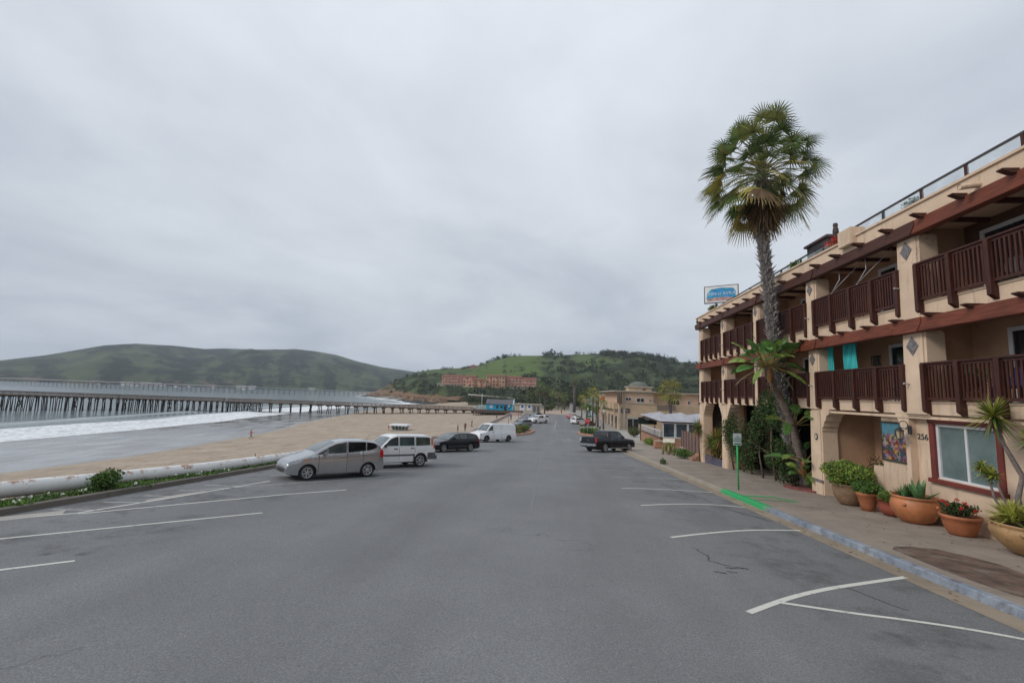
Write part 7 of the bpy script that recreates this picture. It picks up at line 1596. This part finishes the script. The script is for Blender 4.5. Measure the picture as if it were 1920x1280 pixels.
bush('weed', (7.5, 31.0, roadz(31) + .05), (.26, .3, .24), 420, .09, [mat_leaf('grey_green', (.16, .18, .11), .3), GREEN], 'grey green weed tuft growing at the right kerb', 'weed', seed=93, stems=2)
bush('shrub', (12.2, 57.5, roadz(57.5)), (.5, 2.6, .5), 1500, .14, [LGREEN, YGREEN, GREEN], 'yellow green hedge along the foot of the brick patio wall', 'shrub', seed=94)
bush('shrub', (13.6, 75, roadz(75)), (1.2, 1.4, .9), 1200, .2, [DGREEN, GREEN, BROWNL], 'dark bush between the restaurant doors and the patio', 'shrub', seed=95)
mb = MB(); z = roadz(35.4)
for k in range(3): mb.box(10.6 + .25 * k, 11.6, 35.0, 36.0, z + .13 + .16 * k, z + .288 + .16 * k)
tag(mb.build('brick_steps', BRICK), 'small orange brick steps at the far corner of the inn', 'steps')
# planters and signs in the street
def planter(name, poly, mats, mis, label, seed, n):
    rg = random.Random(seed); t = thing(name, (poly[0][0], poly[0][1], roadz(poly[0][1])), label, 'planter'); mb = MB()
    m = len(poly)
    for i in range(m): a = poly[i]; b = poly[(i + 1) % m]; mb.bar((a[0], a[1], roadz(a[1]) + .1), (b[0], b[1], roadz(b[1]) + .1), .28, .32)
    mb.build('kerb', mat('salmon_kerb', (.42, .22, .15), .8, .15), t); mb = MB(); mb.prism(poly, lambda p: (p[0], p[1], roadz(p[1]) - .02), lambda p: (p[0], p[1], roadz(p[1]) + .12)); mb.build('soil', M_SOIL, t, recalc=True)
    mb = MB(); cx = sum(p[0] for p in poly) / m; cy = sum(p[1] for p in poly) / m
    for k in range(n):
        u, v = rg.uniform(-1, 1), rg.uniform(-1, 1); i = rg.randrange(m); a = poly[i]; f = rg.uniform(.1, .78); x = cx + (a[0] - cx) * f + u * .3; y = cy + (a[1] - cy) * f + v * .4; r = rg.uniform(.45, .8)
        leafcloud(mb, (x, y, roadz(y) + .12 + r * .7), (r, r, r), 220, .16, 0, rg, .3, .6, [rg.choice(mis)] * 3 + [mis[0]], 5)
    mb.build('foliage', mats, t)
planter('kerbed_planter', [(-5.7, 65), (-4.4, 68), (-3.3, 73), (-2.8, 80), (-3.6, 85), (-6.5, 86), (-8.2, 80), (-8.4, 70)], [GREEN, YGREEN, mat_leaf('red_brown_leaf', (.16, .06, .04)), LGREEN], [0, 1, 2, 2, 3], 'kerbed planter of red and yellow green shrubs beyond the white van', 7, 34)
planter('kerbed_planter', [(5.0, 80), (5.5, 76.5), (7.2, 75), (8.6, 76), (8.6, 84), (5.6, 84)], [GREEN, YGREEN, DGREEN, LGREEN], [0, 1, 2, 3], 'kerbed planter of yellow and green shrubs around the stop sign on the right', 8, 26)
ss = thing('stop_sign', (6.25, 76.2, roadz(76)), 'red octagonal stop sign in the right hand kerbed planter', 'sign'); mb = MB(); mb.tube([(6.25, 76.2, roadz(76)), (6.25, 76.2, -.85)], .045, 8); mb.build('pole', mat('grey_metal', (.3, .3, .3)), ss)
mb = MB(); mb.prism([(6.25 + .46 * math.cos(R(22.5 + 45 * k)), -1.38 + .46 * math.sin(R(22.5 + 45 * k))) for k in range(8)], lambda q: (q[0], 76.14, q[1]), lambda q: (q[0], 76.12, q[1])); pl = mb.build('plate', mat('stop_red', (.5, .02, .025), .4, .05), ss, recalc=True)
text_obj('lettering', 'STOP', .30, WHITEF_, facing((6.25, 76.112, -1.38), (1, 0, 0), (0, 0, 1)), pl, .003, .95)
st_ = thing('street_name_sign', (6.9, 82, roadz(82)), 'small green street name sign behind the stop sign', 'sign'); mb = MB(); mb.tube([(6.9, 82, roadz(82)), (6.9, 82, -.7)], .04, 6); mb.build('pole', mat('grey_metal', (.3, .3, .3)), st_); mb = MB(); mb.box(6.5, 7.4, 81.95, 81.98, -1.0, -.7); mb.build('plate', mat('street_green', (.01, .16, .08), .5), st_)
# street palms
def small_palm(x, y, h, cr, label, seed, dens=26, skirt=0, mats=None, tr=.22, group=None, rb=.5):
    rg = random.Random(seed); z = roadz(y) if y < 205 else -4.1; t = thing('street_palm', (x, y, z), label, 'palm tree', group); mb = MB(); mb.tube([(x, y, z - .1), (x + rg.uniform(-.1, .1), y, z + h * .5), (x + rg.uniform(-.15, .15), y, z + h)], [tr * 1.2, tr, tr * .85], 8); mb.build('trunk', M_TRUNK, t)
    mb = MB()
    for k in range(dens):
        u = (k + .5) / dens; e = R(80) - R(125) * u; a = k * 2.4; d = (math.cos(a) * math.cos(e), math.sin(a) * math.cos(e), math.sin(e)); fan_leaf(mb, (x, y, z + h), d, cr * .5, cr * rb, rg.choice([0, 1, 0, 2 if mats else 0]), rg, 3, .6, 9)
    for k in range(skirt): a = k * 2.4; e = -R(60); fan_leaf(mb, (x, y, z + h - .3 - 1.8 * k / max(1, skirt)), (math.cos(a) * math.cos(e), math.sin(a) * math.cos(e), math.sin(e)), .5, 1.0, 4, rg, 3, 1, 8)
    mb.build('crown', mats or FAN, t); return t
YF = [mat_leaf('palm_yellow', (.30, .26, .05), .3), mat_leaf('palm_olive', (.14, .16, .045), .3), YGREEN, mat('petiole', (.2, .2, .09)), BROWNL]
small_palm(-3.7, 164, 9.6, 3.0, 'tall palm with a brown skirt at the left end of the street', 201, 26, 14); small_palm(-2.0, 166, 8.8, 2.6, 'second tall palm standing close behind the left street end palm', 202, 22, 10)
small_palm(9.7, 184, 13.6, 2.8, 'tallest shaggy street palm at the far right with a long skirt', 203, 26, 30, tr=.5)
GP_ = 'young palms along the right pavement'
for k, (x, y, h, cr, lab, m) in enumerate([(10.4, 100, 6.6, 2.0, 'pavement palm with a yellow crown nearest the stop sign', YF), (10.0, 108, 7.6, 2.2, 'taller pavement palm with an orange yellow crown second in the row', YF), (10.9, 94, 5.0, 1.6, 'short dark pavement palm beside the restaurant corner', FAN), (11.2, 120, 6.2, 2.2, 'green pavement palm fourth in the row', FAN), (10.6, 132, 5.2, 2.2, 'low bushy pavement palm toward the far end of the row', FAN), (10.2, 147, 5.8, 2.4, 'last pavement palm in the row before the tallest one', YF)]): small_palm(x, y, h, cr, lab, 210 + k, 20, 3, m, .17, GP_)
small_palm(23.7, 92, 8.3, 3.6, 'broad green and golden palm rising before the restaurant terrace', 230, 40, 8, YF, .3)
for k, (x, y, h, lab) in enumerate([(.8, 214, 8, 'green palm behind the plaza, left of three'), (3.8, 220, 7, 'green palm behind the plaza, middle of three'), (6.6, 210, 6.3, 'green palm behind the plaza, right of three')]): small_palm(x, y, h, 3, lab, 240 + k, 24, 4, FAN, .2)
for k, (x, y, r, lab) in enumerate([(-1.2, 190, 1.8, 'round dark bush at the left of the plaza entrance'), (.6, 196, 2.2, 'larger reddish bush beside the plaza entrance')]): bush('plaza_bush', (x, y, -4.1), (r, r, r * .8), 500, .4, [DGREEN, GREEN, BROWNL], lab, seed=300 + k)
for k, (x, y, r, lab) in enumerate([(11.2, 112.5, 1.2, 'round yellow green street tree nearest the restaurant front'), (10.9, 126, 1.5, 'rounded green street tree in the middle of the right pavement'), (11.0, 140, 1.6, 'olive green street tree toward the end of the right pavement')]):
    rg = random.Random(400 + k); t = thing('street_tree', (x, y, roadz(y)), lab, 'tree'); mb = MB(); mb.tube([(x, y, roadz(y)), (x + .1, y, roadz(y) + 2.2), (x, y, roadz(y) + 3.4)], [.14, .11, .06], 7); mb.build('trunk', M_STEM, t); mb = MB(); leafcloud(mb, (x, y, roadz(y) + 3.6), (r, r, r * .9), 700, .26, 0, rg, .3, .4, [0, 1, 2], 7); mb.build('crown', [GREEN, LGREEN, YGREEN if k != 1 else DGREEN], t)
for k, (x, y, lab) in enumerate([(8.2, 70, 'slim dark street lamp at the right pavement before the restaurant'), (8.1, 98, 'slim dark street lamp beside the parked cars on the right'), (-8.9, 98, 'slim dark street lamp on the left promenade'), (-8.9, 128, 'slim dark street lamp farther along the left promenade')]):
    z = roadz(y) + .1; t = thing('street_lamp', (x, y, z), lab, 'street lamp', 'street lamps along the far street'); mb = MB(); mb.tube([(x, y, z), (x, y, z + .3), (x, y, z + 3.6)], [.10, .055, .04], 8); mb.build('pole', DARKM, t); mb = MB(); mb.lathe([(0, z + 4.25), (.1, z + 4.15), (.2, z + 4.05), (.13, z + 3.65), (.06, z + 3.6)], (x, y, 0), 8); mb.build('lamp_head', mat('lamp_glass', (.45, .43, .38), .3), t)
person(9.6, 88, roadz(88) + .13, 1.72, R(80), (.35, .36, .40), (.04, .05, .09), 'person in a pale grey top walking on the right pavement beside the restaurant', .2)
person(-9.6, 112, roadz(112) + .12, 1.7, R(-80), (.05, .12, .25), (.10, .09, .08), 'person in a blue top walking along the left promenade', .25)
# ------------------------------------------------------------------ sea haze
def haze():
    mb = MB(); mb.box(-3900, 3900, -450, 3600, -24, 240); m = bpy.data.materials.new('haze'); m.use_nodes = True; nt = m.node_tree; nt.nodes.clear(); o = nt.nodes.new('ShaderNodeOutputMaterial'); v = nt.nodes.new('ShaderNodeVolumePrincipled')
    v.inputs['Density'].default_value = HAZE; v.inputs['Color'].default_value = (.80, .88, 1.0, 1); v.inputs['Anisotropy'].default_value = .2; nt.links.new(v.outputs[0], o.inputs['Volume'])
    b = mb.build('haze', m); b['kind'] = 'stuff'; b['label'] = 'thin grey sea haze over the bay'
HAZE = 0.00013
haze()
